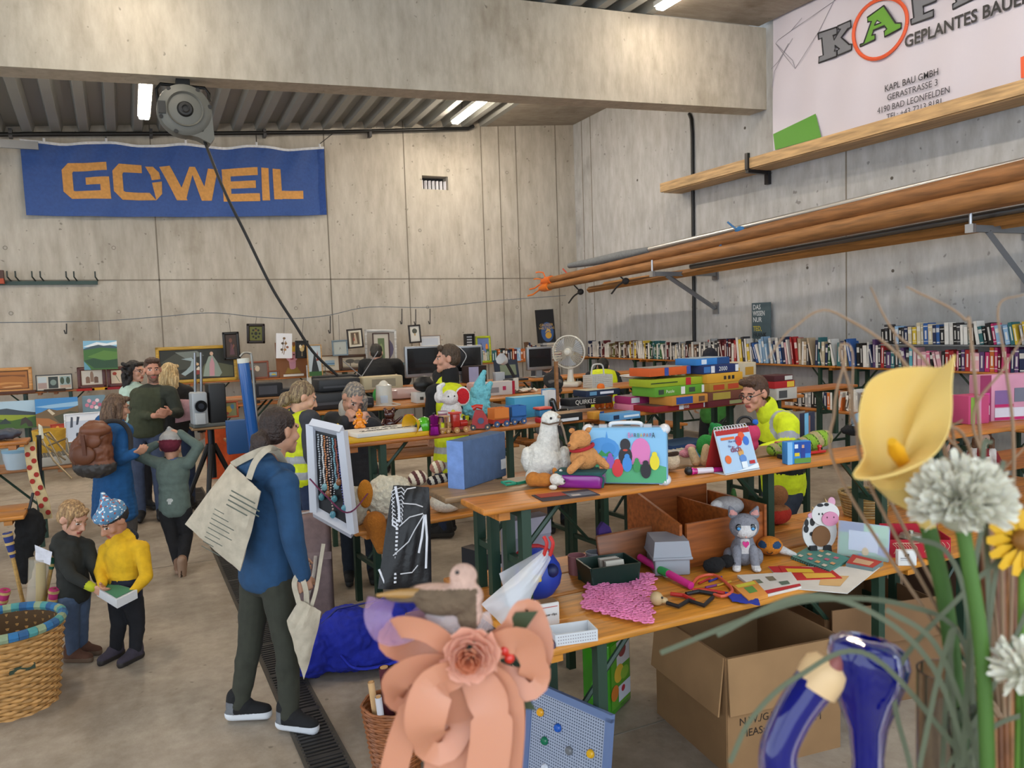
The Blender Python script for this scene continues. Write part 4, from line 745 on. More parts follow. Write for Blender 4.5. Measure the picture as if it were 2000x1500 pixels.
# ---------------------------------------------------------------- pictures and things along the back wall
def pic(name, label, rect, Y, frame, fpx, shapes, matc=None, mpx=0, roll=0, depth=.03, cat='picture', k='wood', grp='pictures along the back wall', lean=.06, hang=None):
 x0, y0, x1, y1 = rect
 if hang: Y = 14.12 if Y > 13.65 else 14.07
 elif y0 < 760 and Y < 13.5: Y = 14.24
 c = ony((x0 + x1) / 2, (y0 + y1) / 2, Y); sc = (ony(x1, y0, Y).x - ony(x0, y0, Y).x) / (x1 - x0)
 w = (x1 - x0) * sc; sz = (ony(x0, y0, Y).z - ony(x0, y1, Y).z) / (y1 - y0); h = (y1 - y0) * sz; f = fpx * sc
 zb_ = c.z - h / 2; shelf = 1.19 if c.x < 3.35 else 1.25
 if not hang and Y > 13.5 and y0 < 760 and zb_ < shelf - .12: h += zb_ - .77; zb_ = .77; Y = 14.24
 elif not hang and Y > 13.5 and abs(zb_ - shelf) < .7 and y0 < 760:
  up_ = shelf - zb_; h -= up_; zb_ = shelf; Y = max(Y, 14.36) if Y > 14 else Y; lean = min(lean, .06)
 t = thing(name, label, cat, (c.x, Y, zb_), 0, grp); t.rotation_euler = (-lean, math.radians(roll), 0)
 fm = m(frame, k)
 if fpx:
  b = B();
  for q in (-1, 1): b.rbox((q * (w / 2 - f / 2), 0, h / 2), (f, depth, h), fm, f * .3); b.rbox((0, 0, h / 2 + q * (h / 2 - f / 2)), (w, depth, f), fm, f * .3)
  b.box((0, depth * .3, h / 2), (w * .98, depth * .3, h * .98), m('#6a5640', 'card')); b.out('frame', t)
 else:
  b = B(); b.box((0, .006, h / 2), (w, depth, h), m(frame, 'card')); b.out('canvas', t)
 iw, ih = w - 2 * f, h - 2 * f
 sh = list(shapes); y = -.001 if fpx else -.006 - depth / 2 + .011
 if matc: art('mount', t, iw, ih, [(matc, 'r', 0, 0, 1, 1)], y, (0, 0, h / 2)); g = mpx * sc; iw -= 2 * g; ih -= 2 * g; y -= .0015
 art('picture', t, iw, ih, sh, y - .001, (0, 0, h / 2))
 if hang:
  q = ony(hang[0], hang[1], Y) - V(t.location); b = B(); b.tube([(q.x, 0, q.z), (0, 0, h)], .004, '#55534f', 5); b.out('string', t)
 return t
YP = 14.35
def hills(sky, *ls): return [(sky, 'r', 0, 0, 1, 1)] + list(ls)
def Pg(col, *xy): return (col, [(xy[i], xy[i + 1]) for i in range(0, len(xy), 2)])
def E(col, cx, cy, rx, ry=None): return (col, 'e', cx, cy, rx, ry or rx)
def Rr(col, x0, y0, x1, y1): return (col, 'r', x0, y0, x1, y1)
pic('framed_picture', 'orange brown relief picture in a wide light wood frame at the left edge', (-30, 718, 64, 770), YP, '#c98f4e', 8, [Rr('#a4662a', 0, 0, 1, 1), Pg('#c48846', .1, .2, .5, .3, .9, .25, .85, .35, .4, .4, .1, .33), Pg('#7d4a1c', .05, .7, .6, .75, .95, .65, .95, .8, .1, .85), Pg('#d3a169', .3, .12, .8, .18, .85, .1, .4, .06)], '#5d3514', 2)
pic('framed_picture', 'dark frame with three small landscapes side by side', (70, 731, 142, 763), YP, '#3b3c3e', 2, [Rr('#c9c3b6', 0, 0, 1, 1), Rr('#a88f86', .03, .1, .28, .9), Rr('#b9c3c6', .03, .5, .28, .9), Rr('#2f3634', .33, .1, .61, .9), E('#7a8b82', .47, .5, .09, .2), Rr('#8fa3a1', .66, .1, .97, .9), E('#3c4a38', .73, .6, .06, .25), E('#3c4a38', .9, .6, .06, .25), Rr('#b69a86', .66, .1, .97, .3)])
bottles = [Rr('#c7b7a3', 0, 0, 1, 1), Rr('#d8cfc0', .02, .05, .98, .97), Pg('#8a6a55', .2, .12, .4, .12, .4, .5, .33, .58, .27, .58, .2, .5), Pg('#7a5a48', .6, .12, .8, .12, .8, .5, .73, .56, .67, .56, .6, .5), Pg('#9a7c66', .42, .2, .58, .2, .58, .75, .54, .92, .46, .92, .42, .75)]
pic('framed_picture', 'dark red framed still life of three brown bottles', (151, 716, 208, 760), YP, '#5c2a20', 8, bottles)
pic('framed_picture', 'dark red framed picture of a red tulip beside the bottle still life', (209, 716, 246, 760), YP, '#5c2a20', 8, [Rr('#cdbba2', 0, 0, 1, 1), E('#a33a22', .35, .75, .2, .13), Pg('#4a5a38', .4, .65, .46, .65, .8, .1, .74, .1)])
pic('canvas_painting', 'square canvas of a green mountain meadow hung above the red frames', (163, 665, 229, 722), 14.1, '#cfd2cf', 0, hills('#7db0cc', Pg('#dfe6ea', 0, .8, .4, .95, .7, .9, 1, .97, 1, .85, .5, .8, .2, .78), Pg('#3d5360', 0, .72, .2, .8, .45, .86, .6, .82, .8, .84, 1, .78, 1, .5, 0, .5), Pg('#3f6b35', 0, .68, .5, .76, 1, .72, 1, 0, 0, 0), Pg('#57803c', .1, .45, .6, .66, 1, .6, 1, .3, .5, .35), Pg('#2b4c35', .0, .32, .3, .4, .6, .3, 1, .36, 1, .05, .3, .05), Pg('#5b93a8', 0, .3, .15, .1, .2, 0, 0, 0)), roll=1, lean=0, hang=(191, 628), k='card')
for k, (px, py, ph, lab) in enumerate(((130, 632, 20, 'leftmost bare hanging hook'), (645, 617, 34, 'bare hanging hook left of the grey framed drawing'), (785, 603, 30, 'thin bare hanging hook left of the saint picture'), (812, 604, 30, 'bare hanging hook directly above the small black framed card'), (840, 603, 30, 'bare hanging hook right of the small black framed card'))):
 a, e = ony(px, py, 14.13), ony(px, py + ph, 14.13); b = B(); b.tube([a, lerp(a, e, .6), e, e + V((-.015, 0, -.0)), e + V((-.03, 0, .06))], .009, '#1c1c1e', 6); single(b, 'picture_hook', lab + ' on the picture line', 'hook', group='hooks on the picture line')
ln = [ony(a, c, 14.14) for a, c in ((-60, 630), (0, 630), (190, 627), (308, 619), (413, 611), (500, 619), (570, 622), (640, 616), (720, 600), (840, 600), (960, 588), (1105, 577))]
b = B(); b.tube(curve(ln, 60), .007, '#5a6470', 6); single(b, 'picture_line', 'thin blue grey cord strung along the back wall for hanging pictures', 'cord')
pic('canvas_painting', 'canvas of dark hills with green yellow meadow under the left shelf', (-10, 783, 70, 838), 13.9, '#333333', 0, hills('#a9c4d6', Pg('#39444e', 0, .72, .3, .75, .6, .65, 1, .55, 1, .4, 0, .4), Pg('#8a9a28', 0, .55, .5, .5, 1, .45, 1, .3, 0, .3), Pg('#3c5f22', 0, .4, .4, .3, 1, .42, 1, 0, 0, 0), Pg('#2d3c3a', .05, .2, .25, .4, .4, .2), Pg('#3b332c', .6, .1, .65, .35, .75, .4, .9, .2, .92, .05, .8, .05, .75, .2)), k='card')
pic('canvas_painting', 'canvas of a brown mountain under a bright blue sky beneath the left shelf', (70, 777, 154, 838), 13.8, '#333333', 0, hills('#3f86c4', Pg('#8fb9d9', 0, .75, .4, .8, 1, .85, 1, .7, .3, .68), Pg('#6e5a3f', 0, .52, .15, .58, .3, .67, .5, .6, .75, .62, 1, .72, 1, 0, 0, 0), Pg('#a86a36', 0, .4, .3, .35, .5, .2, .3, .1, 0, .15), Pg('#c9bba2', .27, .62, .32, .66, .45, .5, .38, .45), Pg('#4a4a36', .4, .4, .8, .55, 1, .5, 1, .1, .6, .1)), k='card')
pic('canvas_painting', 'canvas of pink flowers on grey blue ground beneath the left shelf', (161, 772, 206, 806), 13.9, '#333333', 0, [Rr('#6b8796', 0, 0, 1, 1)] + [E(c, x, y, .09, .11) for c, x, y in (('#d9a2b4', .3, .7), ('#c97f98', .5, .55), ('#e3c6cf', .65, .7), ('#d58fa8', .4, .35), ('#e8d3d6', .6, .3), ('#b4607c', .75, .45), ('#c97f98', .2, .45))], k='card')
pic('framed_picture', 'small red framed sunset picture leaning under the left shelf', (98, 828, 127, 843), 12.5, '#a32a1c', 2, [Rr('#c2461e', 0, 0, 1, 1), Pg('#3a1410', 0, 0, 1, 0, 1, .3, .5, .45, 0, .3), E('#e9a23a', .5, .6, .12, .2)])
pic('poster', 'white framed poster with pale figures leaning behind the woman with the backpack', (126, 806, 198, 862), 12.0, '#dcdfe6', 3, [Rr('#c5cede', 0, 0, 1, 1), Rr('#e8ebf1', 0, .75, 1, 1), Pg('#49505e', .12, .5, .2, .52, .22, .9, .16, .92), Pg('#3b4252', .3, .6, .36, .6, .42, .9, .34, .92), Pg('#54627c', .5, .3, .95, .05, .95, .2, .6, .5), E('#2e3340', .32, .2, .04, .1)], cat='poster')
for k, (x0, x1, y, c, lab) in enumerate(((0, 70, 768, '#5a3a30', 'flat dark brown folder'), (86, 128, 763, '#3a2a20', 'flat black brown picture frame'), (150, 185, 762, '#a4231d', 'flat red book'), (180, 210, 760, '#d49a22', 'flat yellow orange book'), (205, 236, 759, '#8a1f28', 'flat dark red book'))):
 a, e = ony(x0, y, 14.3), ony(x1, y, 14.3); b = B(); b.box(((a.x + e.x) / 2, 14.32, a.z + .0), (e.x - a.x, .14, .035), m(c, 'card')); single(b, 'flat_book', lab + ' lying at the front of the back wall shelf', 'book')
pic('framed_picture', 'wide gold framed painting of a mountain waterfall with a robed figure', (307, 675, 466, 750), 14.3, '#b8912c', 7, [Rr('#23261f', 0, 0, 1, 1), Pg('#3d4038', 0, .6, .2, .9, .45, .8, .5, .4, .2, .3), Pg('#6d7570', .2, .95, .5, .98, .6, .8, .35, .7), Pg('#93a4a8', .28, .7, .42, .62, .40, .45, .34, .3, .22, .1, .32, .1, .45, .3, .5, .55, .42, .75), Pg('#41362a', 0, 0, .35, .05, .25, .2, 0, .25), Pg('#55573f', .5, .05, .6, .5, .75, .55, 1, .4, 1, 0), Pg('#8a978c', .57, .05, .6, .4, .66, .75, .72, .8, .78, .55, .84, .15, .8, .02), Pg('#b98a94', .66, .05, .67, .5, .71, .75, .74, .5, .73, .05), E('#c9a58c', .705, .86, .025, .07), Pg('#8a3a34', .46, .12, .5, .4, .54, .38, .56, .14), E('#d0aa84', .5, .5, .02, .05), Pg('#d3cabb', .47, .3, .51, .42, .55, .36, .52, .28)], '#1a1712', 2, cat='painting')
pic('framed_picture', 'black framed dark figure picture hung over the gold framed landscape', (436, 648, 469, 703), 13.8, '#14100d', 6, [Rr('#3a2b24', 0, 0, 1, 1), E('#6b4436', .45, .75, .15, .1), Pg('#5a3a44', .3, .1, .45, .65, .65, .5, .75, .1), Pg('#7a4a38', .5, .3, .8, .5, .7, .6)], roll=-1, lean=0, hang=(448, 622))
pic('framed_picture', 'dark brown framed green ornament picture hung highest on the line', (481, 632, 517, 671), 13.8, '#1e120c', 6, [Rr('#5d5f26', 0, 0, 1, 1)] + [E('#171a10', .5 + .3 * math.cos(a), .5 + .33 * math.sin(a), .09, .08) for a in (0, .8, 1.57, 2.35, 3.14, 3.9, 4.7, 5.5)] + [E('#171a10', .5, .5, .13, .12), E('#8a3a20', .5, .75, .05, .05)], roll=2, lean=0, hang=(499, 620))
pic('canvas_painting', 'white sheet with dried brown flowers hung beside the black cable', (538, 651, 569, 700), 13.7, '#d3d4d9', 0, [Rr('#dcdde2', 0, 0, 1, 1), Pg('#7b6a58', .45, .15, .5, .15, .62, .7, .57, .7), Pg('#7b6a58', .35, .2, .4, .2, .5, .8, .46, .8)] + [E(c, x, y, .09, .05) for c, x, y in (('#6b5136', .5, .8), ('#8a6a46', .6, .6), ('#4a3a2a', .4, .6), ('#8a5a46', .7, .45), ('#5a4a36', .35, .35), ('#a47a4a', .55, .35))], roll=3, lean=0, hang=(551, 622), k='card')
pic('portrait_panel', 'brown panel portrait of a pink faced woman with a golden crown', (543, 668, 605, 745), 14.2, '#7b4a22', 0, [Rr('#7b4a22', 0, 0, 1, 1), Pg('#bf8492', .42, .22, .6, .22, .62, .45, .4, .45), E('#c98d96', .5, .62, .2, .2), Pg('#c9a02a', .3, .72, .34, .95, .42, .85, .5, .98, .58, .85, .66, .95, .7, .72), Pg('#8a6a1c', .25, .1, .35, .28, .5, .2, .65, .28, .78, .1), Rr('#d5d0c8', .2, .02, .85, .08), E('#3a2420', .43, .64, .03, .02), E('#3a2420', .57, .64, .03, .02), E('#9a3a4a', .5, .52, .06, .025)], k='wood', cat='portrait')
pic('framed_picture', 'black framed picture of pale tulips hung in front of the crowned portrait', (576, 665, 602, 700), 13.6, '#0f0c0b', 3, [Rr('#120e0c', 0, 0, 1, 1), E('#b9a06a', .5, .55, .22, .2), E('#d8ccb0', .35, .7, .12, .12), E('#a8854a', .65, .7, .12, .12), Pg('#8a7a5a', .45, .05, .55, .05, .52, .4, .48, .4)], roll=2, lean=0, hang=(590, 622))
pic('framed_picture', 'light wood framed print of a dark fir tree on pale sky', (600, 673, 629, 713), 13.9, '#b58a50', 2, [Rr('#aab8c0', 0, 0, 1, 1), Rr('#2d5a2a', 0, 0, 1, .15), Pg('#20262a', .2, .15, .5, .8, .8, .15), Pg('#8a3a2a', .62, .5, .75, .85, .8, .5)])
pic('framed_picture', 'white framed print with a cream flower and pale blue paper', (600, 712, 627, 762), 12.4, '#d8dce2', 2, [Rr('#d9d8d0', 0, 0, 1, 1), E('#cdbd92', .5, .72, .3, .17), E('#e6dcc0', .5, .7, .18, .1), Rr('#aac6dc', .3, .0, .95, .5)])
pic('framed_picture', 'small grey framed stream print behind the white framed print', (624, 714, 640, 744), 12.7, '#8b8d88', 2, [Rr('#9aa88a', 0, 0, 1, 1), Pg('#d8dccf', .2, 0, .6, 0, .5, .9, .35, .9), Pg('#5c6a48', .6, .1, 1, .1, 1, .6, .7, .7)])
pic('framed_picture', 'slim grey blue framed pencil drawing on the picture line', (649, 664, 680, 695), 13.8, '#6f8390', 3, [Rr('#a4aaa6', 0, 0, 1, 1), Pg('#7a807c', .4, .3, .5, .6, .6, .35, .52, .45)], roll=-1, hang=(664, 615))
pic('framed_picture', 'dark framed picture of a saint in robes hung in the middle of the line', (679, 642, 710, 680), 13.8, '#22160f', 3, [Rr('#b0a890', 0, 0, 1, 1), Pg('#5a4a3a', .1, .05, .9, .05, .9, .95, .1, .95), Pg('#b5a48a', .3, .1, .7, .1, .6, .75, .45, .8), Pg('#9a4a3a', .3, .3, .45, .35, .42, .6, .32, .55), E('#c9b090', .5, .82, .08, .08)], '#d9d2c0', 3, roll=-3, lean=0, hang=(692, 610))
pic('framed_picture', 'brown framed seascape with pale border beside the tree drawing', (629, 694, 668, 730), 14.2, '#6b4a2c', 2, [Rr('#9db4c4', 0, 0, 1, 1), Rr('#5f86a8', 0, .3, 1, .55), Rr('#a49a7a', 0, 0, 1, .2)], '#cfc6b4', 8)
pic('framed_picture', 'brown double framed drawing of grey trees beside the person in black', (668, 692, 722, 732), 14.2, '#4a2e1a', 6, [Rr('#b9ac96', 0, 0, 1, 1), E('#5b5750', .35, .62, .22, .22), E('#6a655c', .7, .55, .2, .2), Pg('#4a453e', .33, .1, .38, .1, .37, .6, .34, .6), Rr('#8f8674', 0, 0, 1, .15)])
pic('framed_picture', 'large white frame with grey mount leaning on the back wall', (714, 643, 777, 722), 14.3, '#c8c9c9', 5, [Rr('#a19c96', 0, 0, 1, 1), E('#55506b', .55, .5, .42, .36)], roll=2)
pic('framed_picture', 'dark red framed green print hung in front of the large white frame', (728, 650, 761, 700), 13.9, '#3c1c18', 2, [Rr('#5a6a48', 0, 0, 1, 1), E('#7d8a5a', .5, .5, .3, .3), E('#3f4a34', .5, .3, .25, .15)], '#b7b1a6', 8, roll=1)
pic('framed_picture', 'small black framed card hung below a hook', (799, 634, 823, 670), 13.9, '#1b1413', 3, [Rr('#d0cec6', 0, 0, 1, 1), E('#4c5046', .5, .72, .35, .2), E('#b09a72', .5, .45, .12, .1)], '#c6c4be', 2, roll=-2, hang=(813, 634))
pic('framed_picture', 'thin framed pale print beside the head of the tall vest wearer', (822, 655, 864, 690), 14.3, '#8c6f54', 1, [Rr('#c6cedb', 0, 0, 1, 1), Pg('#a98f92', .3, .1, .5, .5, .6, .3)], '#dcdde0', 4)
pic('framed_picture', 'bright green and yellow edged print on top of the blue book row', (932, 656, 962, 684), 14.3, '#a7b51e', 4, [Rr('#6c7fb4', 0, 0, 1, 1), Pg('#e2e2ea', 0, .0, .4, .5, .6, .35, 1, .3, 1, 0), E('#d9852e', .8, .6, .12, .15), Pg('#3a4a6c', .1, .4, .3, .8, .5, .5)])
pic('disc_rack', 'black rack of silver disc cases on the back shelf', (910, 652, 928, 684), 14.3, '#121214', 2, [Rr('#1b1b1e', 0, 0, 1, 1)] + [Rr('#c9cbd0', .15, .04 + .096 * k, .85, .09 + .096 * k) for k in range(10)], cat='rack', lean=0, depth=.12, k='plain')
atl = pic('atlas', 'large black atlas with a globe on its cover standing on stacked books', (1058, 637, 1092, 681), 14.2, '#0f1013', 0, [Rr('#101116', 0, 0, 1, 1), E('#33568c', .55, .32, .36, .3), E('#c79a3a', .6, .22, .18, .1), Pg('#c7a35a', .4, .3, .55, .42, .7, .4, .75, .3, .6, .35)], cat='book', k='card', depth=.05, roll=-2)
text('GROSSER', atl, (0, -.04, .36), .075, '#c9a76a'); text('WELTATLAS', atl, (0, -.04, .295), .065, '#c9a76a')
pic('framed_picture', 'reddish framed poppy picture behind the blue tube', (475, 706, 531, 750), 14.1, '#8a4a34', 4, [Rr('#6b6058', 0, 0, 1, 1), E('#a8443a', .35, .55, .15, .12), E('#c9b9a2', .6, .6, .1, .2), Pg('#c9c0b0', .45, .7, .6, .85, .5, .8)])
pic('framed_picture', 'small brown framed picture of a yellow sailing boat', (525, 724, 549, 746), 13.4, '#7a4428', 3, [Rr('#8fa9bc', 0, 0, 1, 1), Pg('#c9b23a', .2, .3, .8, .3, .65, .6, .4, .7), Rr('#4a6a88', 0, 0, 1, .28)])
pic('framed_picture', 'black and white ornament card leaning beside the blue tube', (490, 722, 506, 756), 12.0, '#151413', 1, [Rr('#17130f', 0, 0, 1, 1), E('#a88f66', .4, .6, .2, .2), E('#c4b596', .6, .3, .15, .15)], roll=-8)
pic('framed_picture', 'orange framed colourful picture standing under the fourth row left end', (433, 783, 466, 816), 9.05, '#b8521c', 4, [Rr('#8a8a5a', 0, 0, 1, 1), E('#d3a42a', .4, .5, .25, .25), E('#4f7f9a', .7, .7, .15, .2), E('#a8482a', .25, .2, .15, .12)], lean=.12)
pic('framed_picture', 'teal landscape print leaning left of the computer monitors', (779, 708, 802, 728), 12.5, '#5a6a6a', 1, [Rr('#5c7f84', 0, 0, 1, 1), Pg('#2f4a40', 0, 0, 1, 0, 1, .3, .5, .5, 0, .35)])
a = onz(402, 880, .42);
b = B(); b.sheet([[(lerp(a.x, a.x + .95, i / 14), a.y + .02 * math.sin(i * 1.4 + k), lerp(.62 if k else .66, .02, k / 8) + (.08 if k == 0 else 0)) for i in range(15)] for k in range(9)], m('#b8491c', 'cloth'), .004); single(b, 'orange_cloth', 'orange cloth hanging down behind the tripod with the projector', 'cloth')
p = ony(472, 852, 8.4); b = B(); b.rbox((0, 0, .17), (.25, .1, .34), '#1f4f86', .01); single(b, 'file_box', 'blue ring binder standing beside the tall blue tube', 'binder', (p.x - .02, 8.4, p.z - .17))
bench(-1.5, 13.86, 'low bench in front of the left back wall table holding canvases', L=2.6, z=0, h=.44)
# ---------------------------------------------------------------- books
BC = {'dark grey': '#3b3b40', 'black': '#19191c', 'white': '#d9d7d2', 'cream': '#cfc3a6', 'light grey': '#a9aaac', 'navy': '#1f2c52', 'blue': '#2c5a9c', 'pale blue': '#8fb4d6', 'teal': '#2e6a70', 'green': '#3d6a42', 'olive': '#6c6a3a', 'red': '#a82a2c', 'dark red': '#651d24', 'pink': '#d06f8f', 'pale pink': '#dba6b0', 'orange': '#c8692c', 'yellow': '#d4b63a', 'brown': '#6a4a33', 'beige': '#b49f82', 'purple': '#5c3f70', 'turquoise': '#5fa8b8', 'magenta': '#b92a66'}
bk_cover = objcol('book_cover', .45); bk_label = objcol('book_label', .5, add=.72); bk_page = m('#cfc6b2', 'card')
def book_mesh(kind):
 b = B(); T_ = .10
 b.box((-.47, .5, .5), (.06, 1, 1), bk_cover); b.box((.47, .5, .5), (.06, 1, 1), bk_cover); b.box((0, .035, .5), (1, .07, 1), bk_cover)
 b.box((0, .52, .5), (.88, .9, .97), bk_page)
 if kind == 0: b.box((0, -.004, .72), (.8, .006, .22), bk_label); b.box((0, -.004, .1), (.7, .006, .06), bk_label)
 if kind == 1: b.box((0, -.004, .5), (.34, .006, .62), bk_label)
 if kind == 2: b.box((0, -.004, .85), (.98, .006, .05), bk_label); b.box((0, -.004, .45), (.4, .006, .4), bk_label); b.box((0, -.004, .14), (.98, .006, .03), bk_label)
 me = b.out('book').data; o = [q for q in C.objects if q.data == me][0]; bpy.data.objects.remove(o); return me
BM = [book_mesh(k) for k in range(3)]
rb = random.Random(11)
def ordn(n): return '%d%s' % (n, 'th' if 10 <= n % 100 <= 20 else {1: 'st', 2: 'nd', 3: 'rd'}.get(n % 10, 'th'))
def one_book(P, rz, th, h, d, colname, label, group, lean=0):
 o = bpy.data.objects.new('book', BM[rb.randrange(3)]); C.objects.link(o); o.location = P; o.rotation_euler = Euler((0, lean, rz)); o.scale = (th, d, h)
 c = lin(BC[colname]); v = rb.uniform(.85, 1.12); o.color = (min(1, c[0] * v), min(1, c[1] * v), min(1, c[2] * v), 1); tag(o, label, 'book', group); return o
def row(axis, start, end, fixed, z, segs, where, group, hmul=1, tmin=.018, tmax=.05, lean_fn=None, hbase=.225):
 """books side by side; axis 'y' (right wall, running towards the viewer) or 'x' (back wall)"""
 s = start; n = 0; sg = -1 if axis == 'y' else 1
 while (s - end) * sg < 0:
  f = (s - start) / (end - start); names = [q for q in segs if q[0] <= f][-1][1]; cn = rb.choice(names)
  th = rb.uniform(tmin, tmax); hm = hmul(f) if callable(hmul) else hmul; h = hbase * hm * rb.uniform(.8, 1.12); d = .15 * rb.uniform(.85, 1.1); n += 1
  size = ('thick ' if th > lerp(tmin, tmax, .7) else 'slim ' if th < lerp(tmin, tmax, .3) else '') + ('tall ' if h > hbase * hm * 1.02 else 'low ' if h < hbase * hm * .88 else '')
  le = lean_fn(f, rb) if lean_fn else (rb.uniform(-.03, .03) if rb.random() < .85 else .22)
  mid = s + sg * (th / 2 + abs(math.sin(le)) * h * .5)
  P = V((fixed, mid, z)) if axis == 'y' else V((mid, fixed, z)); P.z += abs(math.sin(le)) * th * .5
  one_book(P, -math.pi / 2 if axis == 'y' else 0, th, h, d, cn, '%s%s book, %s %s' % (size, cn, ordn(n), where), group, le)
  s += sg * (th / math.cos(le) + .003 + (abs(math.sin(le)) * h * .75 if rb.random() < .14 and abs(le) > .1 else 0))
 return n
mixd = ['dark grey', 'black', 'white', 'light grey', 'cream', 'brown', 'navy', 'white']
y_ = lambda px: onx(px, 712, 8.62).y
Y0, Y1 = 14.0, 4.3
ff = lambda px: (y_(px) - Y0) / (Y1 - Y0)
segs = [(-1, ['dark grey', 'white', 'light grey', 'navy', 'dark red', 'white']), (ff(1185), ['brown', 'dark grey', 'beige', 'white', 'olive']), (ff(1215), ['white', 'brown', 'yellow', 'black', 'white', 'light grey']), (ff(1270), ['dark grey', 'teal', 'white', 'light grey', 'green']), (ff(1300), ['white', 'light grey', 'dark red', 'cream', 'black']), (ff(1340), ['black', 'dark grey', 'white', 'brown']),
  (ff(1380), ['red', 'white', 'light grey', 'dark grey']), (ff(1405), ['white', 'navy', 'dark red', 'red']), (ff(1440), ['white', 'dark grey', 'orange', 'yellow', 'white']), (ff(1466), ['blue', 'pale blue', 'white', 'blue', 'navy', 'white']), (ff(1530), ['white', 'red', 'pale pink', 'white']), (ff(1556), ['black', 'dark grey', 'beige', 'white']), (ff(1590), ['teal', 'green', 'white', 'cream', 'navy']), (ff(1650), ['navy', 'blue', 'dark red', 'white', 'black']), (ff(1705), ['red', 'purple', 'white', 'light grey', 'dark grey', 'turquoise', 'teal']), (ff(1780), ['pink', 'black', 'red', 'blue', 'pale pink']), (ff(1860), ['pink', 'red', 'pale pink', 'purple', 'light grey', 'black']), (ff(1905), ['orange', 'purple', 'dark red', 'magenta', 'navy', 'pink'])]
row('y', Y0, Y1, 8.61, 1.281, segs, 'from the far corner on the right wall bench', 'books on the long right wall bench', lambda f: 1.2 if f < ff(1380) else 1.42 if f < ff(1600) else 1.3 if f < ff(1722) else 1.0, .028, .064, lambda f, r: (-.12 if .45 < f < .58 else 0) + (r.uniform(-.04, .04) if r.random() < .85 else -.22), .25)
ya, yb = y_(1722), 4.3
b = B(); b.box((8.69, (ya + yb) / 2, 1.281 + .292), (.24, ya - yb, .014), m('#7a7d80')); single(b, 'shelf_board', 'thin grey board lying on the right end of the long book row', 'board')
row('y', ya, yb, 8.61, 1.582, [(-1, ['black', 'dark grey', 'pale blue', 'navy']), (.14, ['cream', 'navy', 'blue', 'yellow']), (.3, ['pink', 'white', 'black', 'dark grey']), (.42, ['black', 'white', 'teal', 'pale blue']), (.52, ['pale blue', 'magenta', 'white', 'teal']), (.62, ['yellow', 'light grey', 'yellow', 'olive']), (.74, ['brown', 'yellow', 'turquoise', 'dark red']), (.86, ['pink', 'dark red', 'black', 'pale pink'])], 'from the left in the upper book tier', 'books in the upper tier', 1.0, .03, .06, lambda f, r: -.04 if f < .45 else -.18, .235)
row('y', onx(1535, 790, 8.05).y, onx(1800, 800, 8.05).y, 8.03, .772, [(-1, ['black', 'navy', 'light grey', 'white', 'dark grey']), (.35, ['brown', 'beige', 'white', 'orange']), (.6, ['teal', 'dark red', 'dark grey', 'brown'])], 'from the left on the low right wall table', 'books on the low right wall table', 1, .03, .06, None, .25)
row('y', onx(1238, 770, 8.05).y, onx(1345, 770, 8.05).y, 8.03, .772, [(-1, ['black', 'dark grey', 'green', 'white', 'brown'])], 'on the low table near the fan', 'books on the low table near the fan', 1, .03, .07, None, .24)
x0, x1 = ony(938, 700, 14.4).x, ony(1028, 700, 14.4).x
row('x', x0, x1, 14.36, 1.252, [(-1, ['teal', 'green', 'teal', 'cream', 'turquoise', 'beige']), (.35, ['white', 'orange', 'navy', 'black', 'brown']), (.7, ['white', 'black', 'orange', 'pale blue', 'dark red'])], 'from the monitors on the back wall bench', 'books on the back wall bench', 1, .03, .06, None, .25)
row('x', ony(1030, 700, 14.4).x, ony(1050, 700, 14.4).x, 14.36, 1.252, [(-1, ['dark red', 'navy', 'dark grey', 'brown'])], 'leaning left of the atlas pile', 'leaning books on the back wall bench', 1.25, .03, .05, lambda f, r: -.12 - .3 * f, .27)
z = 1.252; x = ony(1076, 700, 14.35).x
for k, cn in enumerate(('light grey', 'navy', 'red', 'dark grey', 'white', 'dark grey', 'light grey')):
 b = B(); b.box((0, 0, .024), (.36 * rb.uniform(.9, 1.05), .26, .048), m(BC[cn], 'card')); b.box((.0, -.125, .024), (.33, .014, .03), bk_page); single(b, 'book', '%s book lying flat, %s from the bottom of the pile under the atlas' % (cn, ordn(k + 1)), 'book', (x + rb.uniform(-.02, .02), 14.35, z), rb.uniform(-.1, .1), 'pile of books under the atlas'); z += .049
o = [q for q in C.objects if q.name.startswith('atlas')][0]; o.location.z = z; o.location.y = 14.35
row('x', ony(1150, 700, 14.3).x, 8.55, 14.36, 1.252, [(-1, mixd)], 'between the fan and the corner on the back bench', 'books between the fan and the corner', 1.1, .03, .06, None, .26)
tp = thing('poster', 'tall dark grey poster with white and yellow lettering standing behind the books', 'poster', onx(1487, 660, 8.93))
A_, B2 = onx(1467, 600, 8.9), onx(1503, 590, 8.9); zt, zb = B2.z + .0, 1.3
b = B(); b.box((8.92, (A_.y + B2.y) / 2, (zt + zb) / 2), (.015, A_.y - B2.y, zt - zb), m('#4d5f66', 'card')); b.out('board', tp, True)
w = A_.y - B2.y
for k, (ln_, c) in enumerate((('DAS', '#d5dbde'), ('WISSEN', '#d5dbde'), ('NUR', '#d5dbde'), ('TED,', '#cdbb3a'), ('FRANK', '#20262a'), ('UND', '#d5dbde'))):
 q = text(ln_, tp, V((8.908, A_.y - .03, zt - .07 - k * .098 - (.04 if k > 2 else 0))) - tp.location, .105, c, (math.pi / 2, 0, -math.pi / 2), align='LEFT', bold=.001, sx=.86 if len(ln_) < 6 else .7)
b = B(); b.box((8.9, 0, 0), (.01, .02, .02), m('#4d5f66', 'card'))
